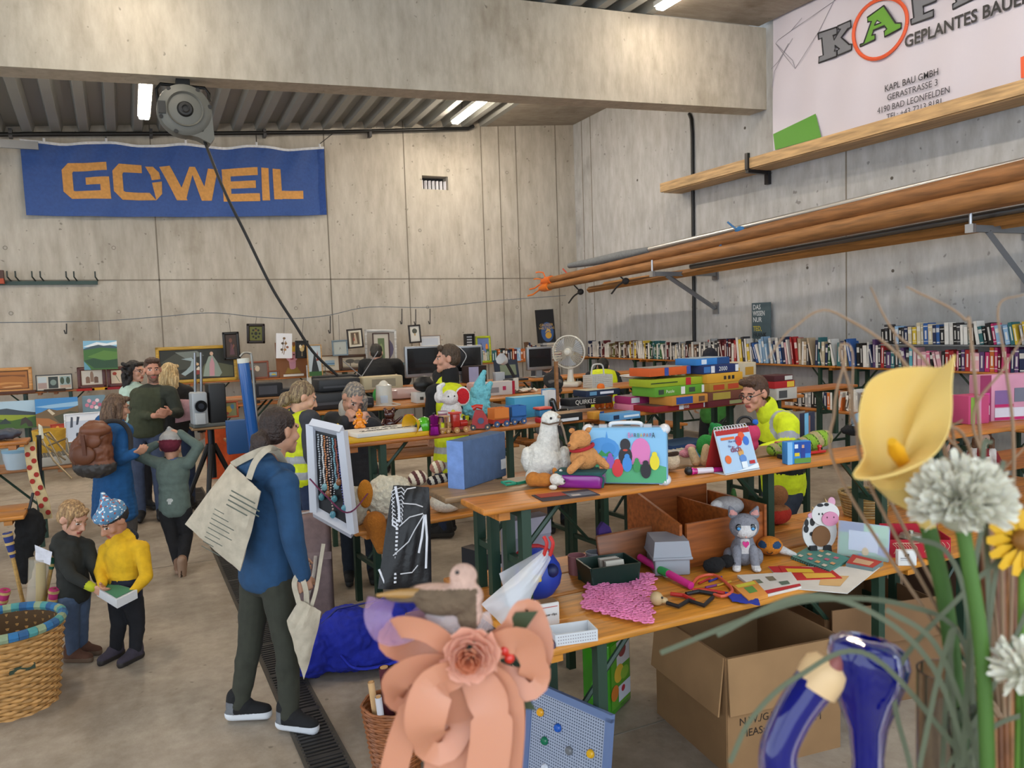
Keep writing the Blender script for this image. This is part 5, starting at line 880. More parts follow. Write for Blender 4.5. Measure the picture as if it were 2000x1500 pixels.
p = onx(1385, 690, 8.72); b = B(); b.box((0, 0, .17), (.03, .26, .34), m('#b33a34', 'card')); o = single(b, 'book', 'red and grey cookbook standing face out behind the dark hat', 'book', (8.82, p.y, 1.282)); o.data.name = 'book'
text('KOCHEN', o, (-.018, .12, .27), .065, '#d8d3cc', (math.pi / 2, 0, -math.pi / 2), align='LEFT')
# ---------------------------------------------------------------- toys, games and household things on the middle rows
ZB = 1.25
def fz(root, name, col, blobs, u=1, vox=.006, k='fur', smooth=3, fn=None, wr=.0):
 b = B()
 for q in blobs:
  if len(q) == 6: b.sph([c * u for c in q[:3]], [c * u for c in q[3:6]], '#888888', 14, 9)
  else: cap(b, [c * u for c in q[:3]], [c * u for c in q[3:6]], q[6] * u, q[7] * u, 10)
 cols = col if isinstance(col, list) else [col]
 return fused(b, name, root, [m(c, k) for c in cols], vox, smooth, (lambda p: fn(p / u)) if fn else None, wr, (30, 30, 30))
def ball(root, name, col, c, r, k='gloss'):
 b = B(); b.sph(c, r, m(col, k), 12, 8); hd = [q for q in root.children if q.name.split('.')[0] == 'head'] if name in ('eye', 'nose') else 0; return b.out(name, hd[0] if hd else root)
def face_cam(P): d = V(P) - CAMP; return math.atan2(d.y, d.x) - math.pi / 2     # turn so that the front looks towards the visitor
def cuboid(name, label, cat, P, size, col, rz=0, group=None, panels=(), r=.004, k='card', txt=None, tilt=0):
 """a box with printed sides: panels = (part, colour, side, x0, y0, x1, y1) in 0..1 of that side"""
 w, d, h = size; t = thing(name, label, cat, P, rz, group); t.rotation_euler = (0, tilt, rz)
 b = B(); b.rbox((0, 0, h / 2), size, m(col, k), r, seg=2); b.out('body', t)
 for i, (pn, c, side, x0, y0, x1, y1) in enumerate(panels):
  b = B(); e = .0012 + .0004 * i
  if side == 'f': b.box(((x0 + x1 - 1) / 2 * w, -d / 2 - e, (y0 + y1) / 2 * h), ((x1 - x0) * w, .001, (y1 - y0) * h), m(c, k))
  if side == 'r': b.box((w / 2 + e, (x0 + x1 - 1) / 2 * d, (y0 + y1) / 2 * h), (.001, (x1 - x0) * d, (y1 - y0) * h), m(c, k))
  if side == 'l': b.box((-w / 2 - e, (x0 + x1 - 1) / 2 * d, (y0 + y1) / 2 * h), (.001, (x1 - x0) * d, (y1 - y0) * h), m(c, k))
  if side == 't': b.box(((x0 + x1 - 1) / 2 * w, (y0 + y1 - 1) / 2 * d, h + e), ((x1 - x0) * w, (y1 - y0) * d, .001), m(c, k))
  b.out(pn, t)
 if txt: text(txt[0], t, (txt[3] if len(txt) > 3 else 0, -d / 2 - .004, h / 2), txt[1], txt[2])
 return t
def st(px, py, z=ZB):
 P = onz(px, py, z)
 if z == ZB and P.y < 5.35: P.y += .05
 return P, mpp(P)
# --- second row: left part
P, k = st(735, 866); cx, cy = row2(.42, .13)
yel = cuboid('yellow_tray', 'bright yellow tray under the white quote board', 'tray', (cx, cy, ZB), (.70, .26, .03), '#d9a713', RA, k='plain')
q = thing('sign_board', 'white board with black handwritten quote lying on the yellow tray', 'sign', (cx - .02, cy + .01, ZB + .031), RA + .06)
b = B(); b.rbox((0, 0, .014), (.58, .27, .028), m('#d8d4cc', 'plain', .5), .004); b.out('board', q)
text("I'm also", q, (-.03, .055, .030), .075, '#1c1c1e', (0, 0, 0)); text('Zombie Generation', q, (.02, -.045, .030), .062, '#1c1c1e', (0, 0, 0))
def squeaky(px, py, label, u, col):
 P, k = st(px, py, ZB + .06); P.z = ZB + .06 if px > 680 else ZB; t = thing('toy_figure', label, 'toy', P, face_cam(P))
 fz(t, 'body', col, [(0, 0, .04, .035, .032, .045), (0, -.008, .105, .03, .028, .03), (-.025, -.02, .012, .022, .026, .014), (.025, -.02, .012, .022, .026, .014)], u, .005, 'gloss')
 fz(t, 'tuft', col, [(0, 0, .14, .008, .008, .014), (.01, 0, .137, .007, .007, .01)], u, .004, 'gloss'); fz(t, 'arm', col, [(-.03, -.02, .06, -.045, -.03, .04, .012, .01)], u, .004, 'gloss'); fz(t, 'arm', col, [(.03, -.02, .06, .045, -.03, .04, .012, .01)], u, .004, 'gloss')
 fz(t, 'beak', '#d9541c', [(0, -.037, .098, .014, .012, .006)], u, .004, 'gloss')
 for s in (-1, 1): ball(t, 'eye', '#151515', V((s * .011, -.032, .115)) * u, .004 * u)
squeaky(703, 836, 'orange rubber chick figure in front of the grey haired person', .88, '#dd8410'); squeaky(660, 845, 'yellow rubber chick figure next to the jewellery frame', .8, '#dfb110')
P, k = st(762, 842); t = thing('teapot', 'glossy dark brown bear shaped pot beside the quote board', 'pot', P, face_cam(P)); fz(t, 'body', '#3a1712', [(0, 0, .05, .05, .048, .052), (0, -.01, .12, .04, .038, .036), (-.03, 0, .155, .014, .012, .016), (.03, 0, .155, .014, .012, .016)], 1, .006, 'gloss'); fz(t, 'spout', '#3a1712', [(.04, -.02, .06, .085, -.03, .1, .014, .01)], 1, .005, 'gloss'); fz(t, 'arm', '#3a1712', [(-.04, -.02, .08, -.05, -.05, .06, .016, .014)], 1, .005, 'gloss')
P, k = st(788, 832); t = thing('jar', 'small glass jar with red lid on the toy bench', 'jar', P + V((0, -.14, 0))); b = B(); b.lathe([(0, 0), (.028, 0), (.03, .06), (.026, .075)], m('#b9b2ad', 'gloss'), 18); b.out('glass', t); b = B(); b.lathe([(.028, .075), (.034, .078), (.034, .098), (0, .1)], m('#b02a32'), 18); b.out('lid', t)
P, k = st(829, 822); t = thing('mug', 'patterned pink mug held next to the tall vest wearer', 'mug', P + V((0, -.4, .03))); b = B(); b.lathe([(0, 0), (.03, 0), (.036, .08), (.033, .08), (.028, .006), (0, .006)], m('#9a6a7c', 'gloss'), 20); b.out('cup', t); b = B(); b.lathe([(.0365, .065), (.037, .08)], m('#d9d2d2'), 20); b.out('rim_band', t)
P, k = st(808, 853); t = thing('toy_horn', 'yellow toy horn lying open end to the left', 'toy', P + V((0, 0, .07))); b = B(); b.lathe([(.03, .10), (.035, .06), (.075, .0), (.08, -.012), (.070, 0), (.02, .07), (0, .07)], m('#dba411', 'gloss'), 28, (0, 0, 0), (.9, .35, .0)); b.out('bell', t)
P, k = st(834, 850); t = thing('toy_ball', 'bright green ball with dark hole next to the yellow horn', 'toy', P + V((0, 0, .06))); ball(t, 'body', '#4fae23', (0, 0, 0), .062); b = B(); b.cyl((-.05, -.03, 0), (-.066, -.04, 0), .02, '#1b1b1b'); b.out('hole', t)
P, k = st(854, 851); t = thing('coffee_pot', 'metallic purple espresso pot on the toy bench', 'pot', P, face_cam(P)); pm = m('#8a1a7a', 'metal')
b = B(); b.lathe([(0, 0), (.038, 0), (.040, .01), (.033, .055), (.033, .06)], pm, 8); b.out('boiler', t); b = B(); b.lathe([(.034, .06), (.036, .07), (.030, .075), (.036, .125), (.02, .135), (0, .138)], pm, 8); b.out('top', t); ball(t, 'knob', '#1a1a1a', (0, 0, .145), .009); b = B(); b.tube([(.034, 0, .12), (.06, 0, .118), (.064, 0, .08)], .006, '#1a1a1a', 6); b.out('handle', t)
def wheel(t, c, r, col, w=.012, axis=(0, 1, 0)): b = B(); a = V(axis) * w / 2; b.cyl(V(c) - a, V(c) + a, r, m(col, 'plain'), 18); b.cyl(V(c) - a * 1.2, V(c) + a * 1.2, r * .35, m('#d8b98a'), 10); b.out('wheel', t)
P, k = st(877, 847); t = thing('toy_train', 'unpainted wooden toy train with open cab', 'toy train', P, RA); wd = '#b98d5a'
b = B(); b.box((0, 0, .025), (.13, .05, .02), m(wd, 'wood')); b.out('chassis', t)
b = B(); b.box((-.025, 0, .115), (.08, .06, .008), m(wd, 'wood')); b.out('roof', t)
for dx in (-.055, .005):
 for dy in (-.022, .022): b = B(); b.box((dx, dy, .073), (.01, .01, .078), m(wd, 'wood')); b.out('post', t)
b = B(); b.cyl((.01, 0, .052), (.062, 0, .052), .022, m(wd, 'wood')); b.cyl((.05, 0, .07), (.05, 0, .095), .009, m(wd, 'wood')); b.out('boiler', t)
for dx in (-.045, 0, .045):
 for dy in (-1, 1): wheel(t, (dx, dy * .03, .016), .016, '#a97a48')
P, k = st(905, 846); t = thing('toy_train', 'red and wood toy locomotive behind the wooden train', 'toy train', P + V((0, .02, 0)), RA)
b = B(); b.box((0, 0, .03), (.12, .05, .02), '#8c2a20'); b.out('chassis', t); b = B(); b.rbox((-.03, 0, .085), (.055, .05, .09), m('#a8281f', 'gloss'), .006); b.out('cab', t); b = B(); b.box((-.03, 0, .136), (.072, .06, .012), '#c2382a'); b.out('roof', t); b = B(); b.cyl((0, 0, .06), (.055, 0, .06), .024, m('#a8281f', 'gloss')); b.out('boiler', t); b = B(); b.cyl((.04, 0, .08), (.04, 0, .11), .009, '#1d1d1d'); b.out('chimney', t)
for dx in (-.035, .035):
 for dy in (-1, 1): wheel(t, (dx, dy * .03, .02), .02, '#b5814a')
P, k = st(944, 840); t = thing('toy_telephone', 'red toy telephone on wheels with blue dial', 'toy', P, face_cam(P)); b = B(); b.prism([(-.06, 0), (.06, 0), (.05, .07), (.02, .12), (-.03, .13), (-.055, .06)], -.04, .04, m('#a32a2c', 'plain')); b.v = [V((p.x, -p.z, p.y + .012)) for p in b.v]; b.out('body', t); b = B(); b.cyl((.005, -.041, .065), (.005, -.046, .065), .022, '#44506c', 20); b.out('dial', t); b = B(); b.tube([(-.05, 0, .15), (-.02, 0, .165), (.02, 0, .155)], [.022, .014, .02], m('#b5352a', 'gloss'), 10); b.out('handset', t)
for dx in (-.05, .05):
 for dy in (-1, 1): wheel(t, (dx, dy * .046, .02), .02, '#3a3a3e')
def wagon(px, py, label, c1, c2):
 P, k = st(px, py); t = thing('toy_wagon', label, 'toy', P, RA); b = B(); b.box((0, 0, .04), (.13, .08, .03), m(c1, 'plain')); b.out('chassis', t); b = B()
 for x, y, w, d in ((-.058, 0, .006, .1), (.058, 0, .006, .1), (0, -.047, .12, .006), (0, .047, .12, .006)): b.box((x, y, .095), (w, d, .08), m(c2, 'plain'))
 b.box((0, 0, .06), (.12, .1, .01), m(c2, 'plain')); b.out('tub', t)
 for dx in (-.04, .04):
  for dy in (-1, 1): wheel(t, (dx, dy * .045, .022), .022, '#34507a')
wagon(980, 834, 'orange and red toy wagon on the toy bench', '#b5321f', '#d4772a'); wagon(1014, 829, 'blue toy wagon right of the orange one', '#2a5f9c', '#2a66a8')
P, k = st(890, 828); P.y += .08; t = thing('plush_elephant', 'white plush elephant with raised trunk and red inner ear', 'plush toy', P, face_cam(P) + .2); w_ = '#dcd9d6'
fz(t, 'body', w_, [(0, 0, .085, .085, .07, .085), (-.04, -.05, .02, .03, .045, .025), (.05, -.05, .02, .03, .045, .025)]); fz(t, 'head', w_, [(-.01, -.03, .195, .062, .058, .06)]); fz(t, 'trunk', w_, [(-.05, -.06, .18, -.095, -.08, .20, .03, .026), (-.095, -.08, .20, -.10, -.08, .28, .026, .022), (-.10, -.08, .28, -.07, -.08, .30, .022, .018)])
fz(t, 'ear', [w_, '#c01f28'], [(.09, -.01, .2, .062, .016, .075)], fn=lambda p: 1 if ((p.x - .09) / .05) ** 2 + ((p.z - .2) / .06) ** 2 < 1 and p.y < -.005 else 0); fz(t, 'ear', w_, [(-.085, .02, .2, .04, .014, .05)])
for x in (-.035, .012): ball(t, 'eye', '#17171a', (x, -.086, .21), .006)
fz(t, 'flower_patch', '#d8c94a', [(0, -.068, .09, .02, .008, .02)])
P, k = st(945, 822); P.y += .1; t = thing('plush_creature', 'long haired turquoise plush with pointed ear behind the red telephone', 'plush toy', P, face_cam(P)); tq = '#6fb9c4'
fz(t, 'body', tq, [(0, 0, .1, .1, .085, .1), (.02, 0, .2, .085, .07, .08), (-.08, -.02, .09, .06, .06, .05)], wr=.012); fz(t, 'ear', tq, [(.01, 0, .25, .055, 0, .37, .045, .018)], wr=.008); fz(t, 'ear', tq, [(.08, 0, .24, .10, 0, .28, .03, .02)], wr=.006); fz(t, 'nose', '#22303a', [(-.13, -.05, .1, .02, .02, .018)])
P, k = st(990, 806); P = V((P.x, P.y - .36, ZB)); cuboid('plastic_box', 'flat turquoise plastic box with lid behind the toy wagons', 'box', P, (.30, .14, .16), '#3a8fb4', RA, panels=(('lid', '#6fb4cc', 't', 0, 0, 1, 1),), k='plain')
P, k = st(1032, 800); cuboid('carton', 'small pale blue carton left of the wooden stick', 'carton', P + V((0, -.38, 0)), (.11, .08, .2), '#5a86bc', RA, panels=(('lid', '#6aa9c4', 't', 0, 0, 1, 1),))
P, k = st(1067, 826); t = thing('toy_chair', 'red and blue plastic toy seat beside the white plush goose head', 'toy', P, RA); b = B(); b.rbox((0, 0, .02), (.1, .08, .04), m('#b51f2c', 'plain'), .01); b.out('base', t); b = B(); b.rbox((0, 0, .07), (.1, .08, .05), m('#2f6f96', 'plain'), .01); b.out('middle', t); b = B(); b.rbox((0, 0, .106), (.12, .09, .018), m('#c4483a', 'plain'), .008); b.out('top', t)
P, k = st(1048, 800); b = B(); b.box((0, 0, .21), (.025, .025, .42), m('#8a5a30', 'wood')); single(b, 'wooden_stick', 'upright brown wooden stick in front of the flat cap person', 'stick', P + V((.0, -.36, 0)))
GB = 'board games and puzzles on the second row'
def gb(px, py, z, size, col, label, rz=0, panels=(), txt=None, dy=0, tilt=0):
 P = onz(px, py, ZB); P = V((P.x, P.y + dy + size[1] / 2, z)); return cuboid('game_box', label, 'game box', P, size, col, RA + rz, GB, panels, txt=txt, tilt=tilt)
gb(1108, 824, ZB, (.27, .17, .06), '#1c1a18', 'black game box with chequered stripe and red car print', .05, (('chequer', '#cfcfcf', 'f', .25, .1, .85, .45), ('lid_print', '#a88a6a', 't', .05, .05, .95, .95)))
gb(1158, 806, ZB + .062, (.42, .14, .055), '#131316', 'black game box lettered on its long side lying behind the car game', .0, (('top_print', '#2a2f3c', 't', .02, .05, .98, .95),), ('QUIRKLE', .05, '#c9c6bd', -.06), dy=.03)
gb(1180, 801, ZB + .118, (.36, .18, .05), '#1d2a44', 'dark blue strategy game box topped with a pale cover', .03, (('cover', '#b9b49c', 't', .03, .03, .97, .97), ('print', '#5f8fb0', 'f', .1, .2, .3, .8), ('print', '#d8d8e0', 'f', .4, .3, .8, .7)), dy=.02)
gb(1250, 800, ZB, (.26, .2, .05), '#cf7d96', 'pink game box under the magenta one', .05, (('print', '#e6b6c4', 'f', .3, .2, .9, .8),), dy=-.01)
gb(1252, 800, ZB + .051, (.25, .2, .06), '#9a2560', 'magenta game box with white photo on its side', .02, (('photo', '#c9ccd2', 'f', .05, .15, .4, .85), ('lid_print', '#b9a0a8', 't', .05, .05, .95, .95)))
gb(1208, 818, ZB, (.3, .12, .05), '#5b93c0', 'light blue flat game box in front of the pink one', .04, (('print', '#1d2f4a', 'f', .12, .2, .3, .8), ('print', '#d3dfe8', 'f', .45, .35, .95, .65)), dy=-.08)
gb(1166, 818, ZB, (.1, .08, .055), '#c98a2c', 'small orange blue cigar sized box between the games', .04, (('print', '#23407a', 'f', .6, 0, 1, 1),), dy=-.02)
gb(1300, 797, ZB + .055, (.25, .2, .04), '#8a8546', 'olive game box leaning tilted against the puzzle stack', .3, (('print', '#c9be8a', 't', .1, .1, .9, .9),), tilt=-.32)
gb(1330, 800, ZB, (.62, .3, .045), '#8c1a20', 'lowest dark red puzzle box marked 1000', .0, (('emblem', '#d9dbe0', 'f', .42, .1, .5, .9), ('emblem', '#d9dbe0', 'f', .85, .1, .93, .9), ('lid_print', '#6a4a3a', 't', .05, .05, .95, .95)), ('1000', .035, '#d8d3cc', .02), dy=-.02)
gb(1350, 800, ZB + .046, (.46, .26, .07), '#c98736', 'orange puzzle box with blue photo on the dark red one', .05, (('photo', '#2c4f9c', 'f', .1, .1, .5, .9), ('photo', '#6a4a34', 'f', .65, .2, .8, .8)))
gb(1328, 800, ZB + .117, (.55, .28, .075), '#5e9a2c', 'green puzzle box with white brand squares on its side', .02, (('brand_square', '#dcdcdc', 'f', .5, .1, .58, .9), ('brand_square', '#dcdcdc', 'f', .92, .1, .99, .9), ('photo', '#3a4a3a', 'f', .06, .25, .16, .75), ('photo', '#3a4a3a', 'f', .66, .25, .78, .75)), ('Puzzle', .035, '#d8e2c8', -.12))
gb(1322, 800, ZB + .193, (.56, .27, .06), '#9aa91f', 'lime green puzzle box with a red stripe on its side', .0, (('red_stripe', '#b5252a', 'f', .66, 0, .76, 1), ('dark_stripe', '#3a4a1c', 'f', .0, .45, .5, .6)))
t = thing('plate', 'white round plate sticking out under the orange puzzle box', 'plate', onz(1268, 800, ZB) + V((.06, .17, .254))); b = B(); b.lathe([(0, 0), (.14, 0), (.19, .016), (.185, .02), (.13, .006), (0, .006)], m('#d9d9da', 'gloss'), 36); b.out('plate', t)
gb(1308, 800, ZB + .277, (.46, .24, .065), '#cf5a22', 'orange puzzle box with blue ends at the top left of the stack', .06, (('print', '#3b4f9a', 'f', .35, 0, .45, 1), ('print', '#3b4f9a', 'f', .9, 0, 1, 1), ('lid_print', '#8f8b86', 't', .05, .05, .95, .95)))
gb(1425, 792, ZB, (.5, .28, .05), '#5f1a1f', 'dark maroon puzzle box at the bottom of the right stack', .04, (('photo', '#8a8a5a', 'f', .5, .2, .8, .8),), dy=.02)
gb(1428, 792, ZB + .051, (.5, .28, .07), '#6a3a2a', 'brown puzzle box second from the bottom of the right stack', .0, (('photo', '#a8913a', 'f', .1, .1, .5, .9),), dy=.02)
gb(1424, 792, ZB + .122, (.44, .26, .07), '#a9832a', 'mustard puzzle box in the middle of the right stack', .05, (('photo', '#b5421f', 'f', .1, .2, .4, .8), ('photo', '#b5421f', 'f', .5, .2, .8, .8)), dy=.03)
gb(1420, 792, ZB + .193, (.42, .25, .075), '#d29a2c', 'yellow puzzle box with small black pictograms', .03, (('pictogram', '#3a2a1c', 'f', .45, .3, .52, .7), ('pictogram', '#3a2a1c', 'f', .57, .3, .64, .7), ('pictogram', '#1c1c1c', 'f', .68, .3, .75, .7)), dy=.03)
gb(1412, 792, ZB + .269, (.42, .24, .07), '#1a2a5c', 'navy puzzle box with its piece count in white', .02, (('emblem', '#d9dbe0', 'f', .22, .1, .32, .9), ('emblem', '#d9dbe0', 'f', .9, .1, .99, .9), ('photo', '#3a6fb0', 'f', .02, .15, .2, .85)), ('2000', .05, '#d9dbe0', .02), dy=.03)
gb(1396, 792, ZB + .340, (.4, .24, .055), '#2f78bd', 'pale blue puzzle box on top of the whole stack', .05, (('photo', '#d9e2ea', 'f', .15, .15, .3, .85), ('photo', '#20477c', 'f', .62, 0, 1, 1), ('lid_print', '#9aa8b5', 't', .05, .05, .95, .95)), dy=.03)
gb(1480, 782, ZB + .19, (.36, .24, .13), '#c4b79c', 'cream cookery game box behind the head of the glasses wearer', .03, (('photo', '#c9971f', 'f', .1, .15, .4, .7), ('photo', '#b5862a', 'f', .6, .15, .9, .7)), dy=.2)
gb(1500, 785, ZB, (.38, .24, .19), '#7a5a3a', 'brown carton under the cream game box', .03, (('photo', '#b5a58a', 'f', .1, .15, .9, .7),), dy=.2)
gb(1532, 780, ZB + .10, (.26, .2, .06), '#a81c1f', 'red game box right of the glasses wearer', .0, (('print', '#d9b43a', 'f', .6, .1, .95, .9),), dy=.0)
gb(1536, 780, ZB, (.26, .2, .1), '#b9b4aa', 'grey photo game box under the red one', .0, (('photo', '#4a4a4a', 'f', .1, .15, .5, .8),), dy=.0)
gb(1530, 780, ZB + .161, (.24, .18, .05), '#4a1c20', 'dark red slim box on the red game box', .0, (('photo', '#c9c6bf', 'f', .55, .15, .95, .85),), dy=.0)
P, k = st(1130, 790); t = thing('soft_toy', 'bundle of orange fabric carrots behind the black game box', 'toy', V((P.x, P.y - .42, ZB)));
for i, (dx, dz, tl) in enumerate(((-.07, .10, .2), (-.02, .16, -.1), (.03, .11, .3), (.07, .10, -.4))): fz(t, 'carrot', '#d2661a', [(dx, 0, .02, dx + tl * .1, 0, dz + .02, .022, .034)], 1, .006, 'cloth', wr=.004)
P, k = st(1070, 812); fm_ = onz(1085, 812, ZB); t = thing('white_cup', 'tall white paper bag held by the flat cap person', 'bag', V((fm_.x - .02, fm_.y + .06, ZB))); b = B(); b.box((0, 0, .1), (.09, .06, .2), m('#d6d2cf', 'card'), rz=.3); b.out('bag', t)
P, k = st(1095, 815); t = thing('toy_shoe', 'black glossy toy boot in front of the flat cap person', 'toy', V((P.x, P.y + .03, ZB))); fz(t, 'boot', '#17130f', [(0, 0, .03, .09, -.02, .03, .03, .028), (0, 0, .03, -.02, .01, .12, .03, .026)], 1, .006, 'gloss')
def low(px, py, size, col, label, z=TAB, rz=0, panels=()): P = onz(px, py, TAB); return cuboid('game_box', label, 'game box', V((P.x, P.y + size[1] / 2, z)), size, col, RA + rz, 'boxes on the low table of the second row', panels)
low(1352, 912, (.5, .3, .06), '#a09480', 'beige flat game box lowest on the low table behind the calendar', panels=(('photo', '#5a4a3a', 'f', .2, .2, .5, .8),)); low(1350, 912, (.46, .3, .06), '#9a9ca0', 'grey flat game box second on the low table', TAB + .061); low(1352, 912, (.48, .3, .07), '#22406c', 'blue flat game box on top of the low table stack', TAB + .122, .05, (('cover', '#4a6a8c', 't', .03, .03, .97, .97),))
# --- third row
P, k = st(757, 792); t = thing('juicer', 'white electric citrus juicer with printed window', 'juicer', P + V((0, .1, 0)), face_cam(P)); wm = m('#cfccc2', 'gloss')
b = B(); b.lathe([(0, 0), (.08, 0), (.082, .02), (.076, .17), (.078, .185), (.07, .19)], wm, 28); b.out('body', t); b = B(); b.lathe([(.074, .19), (.05, .2), (.03, .225), (.012, .235), (0, .236)], wm, 20); b.out('cone', t); b = B(); b.box((.0, -.077, .06), (.07, .012, .07), m('#b9c2cc', 'gloss')); b.out('window', t)
b = B(); b.tube(curve([(.07, -.03, .02), (.15, -.1, .006), (.1, -.17, .006), (-.05, -.14, .006), (-.14, -.1, .006)], 20), .005, '#c9c6bc', 6); b.out('cord', t)
P, k = st(770, 780); cuboid('radio', 'pink white radio cassette player behind the juicer', 'radio', P + V((.08, -.05, 0)), (.42, .16, .12), '#cdb3ae', .0, panels=(('button_row', '#6a6a6c', 'f', .62, .3, .9, .5), ('speaker', '#b59a96', 'f', .05, .2, .3, .8)), r=.05, k='gloss')
P, k = st(722, 775); t = thing('cap', 'green and navy cap lying behind the grey haired person', 'cap', P + V((0, -.5, 0))); fz(t, 'crown', ['#2d8a3c', '#1d3458'], [(0, 0, .05, .11, .1, .1)], 1, .01, 'cloth', fn=lambda p: 1 if p.x + p.z * .4 > .085 else 0); fz(t, 'brim', '#1d3458', [(.1, -.05, .03, .07, .06, .012)], 1, .008, 'cloth')
P, k = st(792, 770); t = thing('cable_coil', 'coil of grey cable on the third row', 'cable', P + V((.05, -.5, 0))); b = B()
for i in range(7): b.tube([(.15 * math.cos(a * .3) * (1 - .04 * i), .09 * math.sin(a * .3), .012 + .012 * i + .005 * math.sin(a + i)) for a in range(22)], .007, m('#8d8a92'), 6)
b.out('coil', t)
P, k = st(655, 802);
for i, (x, y, w, d, h, lab) in enumerate(((1.72, 7.45, .5, .34, .16, 'wide black printer at the left end of the third row'), (1.80, 7.48, .4, .26, .12, 'black flat scanner on top of the black printer'), (1.95, 7.28, .26, .18, .1, 'black slide projector in front of the printer'))): cuboid('printer' if i < 2 else 'slide_projector', lab, 'printer' if i < 2 else 'projector', (x, y, ZB if i != 1 else ZB + .161), (w, d, h), '#19191b', .05, panels=(('slot', '#3a3a3e', 'f', .1, .3, .9, .45),), r=.02, k='plain')
P, k = st(830, 787); cuboid('carton', 'white carton with black cow spots on the third row', 'carton', P + V((.04, .1, 0)), (.24, .16, .1), '#cfcfcf', .02, panels=(('spots', '#3a3a3c', 'f', .15, .3, .3, .6), ('spots', '#3a3a3c', 'f', .4, .2, .55, .6), ('spots', '#3a3a3c', 'f', .65, .4, .85, .7)))
P, k = st(830, 787); t = thing('camera_bag', 'black camera bag on the spotted carton', 'bag', P + V((.03, .1, .0))); t.location.z = ZB + .101; fz(t, 'bag', '#141416', [(0, 0, .07, .11, .08, .07), (0, 0, .11, .08, .06, .05)], 1, .01, 'plain')
P, k = st(975, 772); cuboid('carton', 'white and red printed carton on the third row behind the turquoise plush', 'carton', P + V((.0, .08, 0)), (.38, .14, .14), '#c9c2bf', .05, panels=(('red_edge', '#a81d34', 'f', .92, 0, 1, 1), ('dot', '#b03058', 'f', .62, .35, .72, .65), ('photo', '#8a8486', 'f', .1, .2, .5, .6)))
P, k = st(940, 772); cuboid('folded_cloth', 'pile of pink folded cloths beside the printed carton', 'cloth', P + V((.0, .14, 0)), (.14, .2, .13), '#c4a29c', .1, r=.03, k='cloth')
P, k = st(1035, 768); t = thing('crumpled_paper', 'sheet of white wrapping paper crumpled on the third row', 'paper', P + V((0, .15, .0))); b = B(); b.sheet([[(.26 * (i / 10 - .5), .2 * (j / 8 - .5), .03 + .04 * noise.noise(V((i * .5, j * .5, 3)))) for i in range(11)] for j in range(9)], m('#cdc6ba', 'card'), .002); b.out('sheet', t)
P, k = st(1018, 768); t = thing('desk_lamp', 'white jointed desk lamp with black arm', 'lamp', P + V((0, .12, 0))); b = B(); b.tube([(0, 0, 0), (0, 0, .16)], .03, '#cfcabf', 10); b.out('base', t); b = B(); b.tube([(0, 0, .14), (-.1, 0, .32)], .018, '#1d1d1f', 8); b.out('arm', t); b = B(); b.lathe([(.015, 0), (.05, .05), (.062, .11)], m('#d3d3d3', 'gloss'), 18, (-.1, 0, .33), (-.6, -.3, .3)); b.out('lamp_shade', t)
P, k = st(1128, 757); t = thing('table_fan', 'white table fan with round wire guard', 'fan', P + V((.0, .16, 0)), face_cam(P) - .25); fw_ = m('#cdc8ba', 'gloss')
b = B(); b.rbox((0, 0, .03), (.24, .22, .06), fw_, .025); b.out('base', t); b = B(); b.tube([(0, .02, .05), (0, .02, .12), (0, .05, .3)], [.05, .035, .03], fw_, 12); b.out('stem', t)
FC = V((0, -.02, .40));
b = B(); b.cyl(FC + V((0, .02, 0)), FC + V((0, .16, 0)), .055, fw_, 18, .045); b.out('motor', t)
for s, yy in (('guard', -.06), ('guard', .03)):
 b = B(); b.tube([FC + V((.185 * math.cos(a * math.pi / 24), yy * .2, .185 * math.sin(a * math.pi / 24))) for a in range(49)], .007, fw_, 6)
 for a in range(40): an = a * math.pi / 20; b.tube([FC + V((.03 * math.cos(an), yy, .03 * math.sin(an))), FC + V((.12 * math.cos(an), yy, .12 * math.sin(an))), FC + V((.183 * math.cos(an), yy * .2, .183 * math.sin(an)))], .0016, fw_, 4)
 b.out('guard', t)
for i in range(3): a = i * 2.094 + .4; b = B(); b.sheet([[FC + V((math.cos(a + (j - 2) * .22 * (.5 + r / 6)) * (.03 + .022 * r), -.01 + .008 * (j - 2), math.sin(a + (j - 2) * .22 * (.5 + r / 6)) * (.03 + .022 * r))) for j in range(5)] for r in range(7)], m('#8f9092', 'plain', .3), .002); b.out('blade', t)
b = B(); b.lathe([(0, .03), (.03, .025), (.045, 0)], fw_, 20, FC + V((0, -.06, 0)), (0, -1, 0)); b.out('hub', t)
P, k = st(1170, 758); t = thing('basket', 'white woven plastic basket with handle beside the fan', 'basket', P + V((.05, .1, 0)), .1); wm = m('#c9c9c4', 'plain'); b = B()
for i in range(7): b.box((0, -.08, .015 + .02 * i), (.28, .006, .014), wm); b.box((0, .08, .015 + .02 * i), (.28, .006, .014), wm); b.box((-.14, 0, .015 + .02 * i), (.006, .16, .014), wm); b.box((.14, 0, .015 + .02 * i), (.006, .16, .014), wm)
for i in range(13): b.box((-.14 + .28 * i / 12, -.08, .07), (.008, .009, .14), wm); b.box((-.14 + .28 * i / 12, .08, .07), (.008, .009, .14), wm)
b.box((0, 0, .004), (.27, .15, .008), wm); b.out('body', t); b = B(); b.tube(curve([(-.09, 0, .13), (-.07, 0, .24), (0, 0, .26), (.07, 0, .24), (.09, 0, .13)], 16), .009, wm, 8); b.out('handle', t)
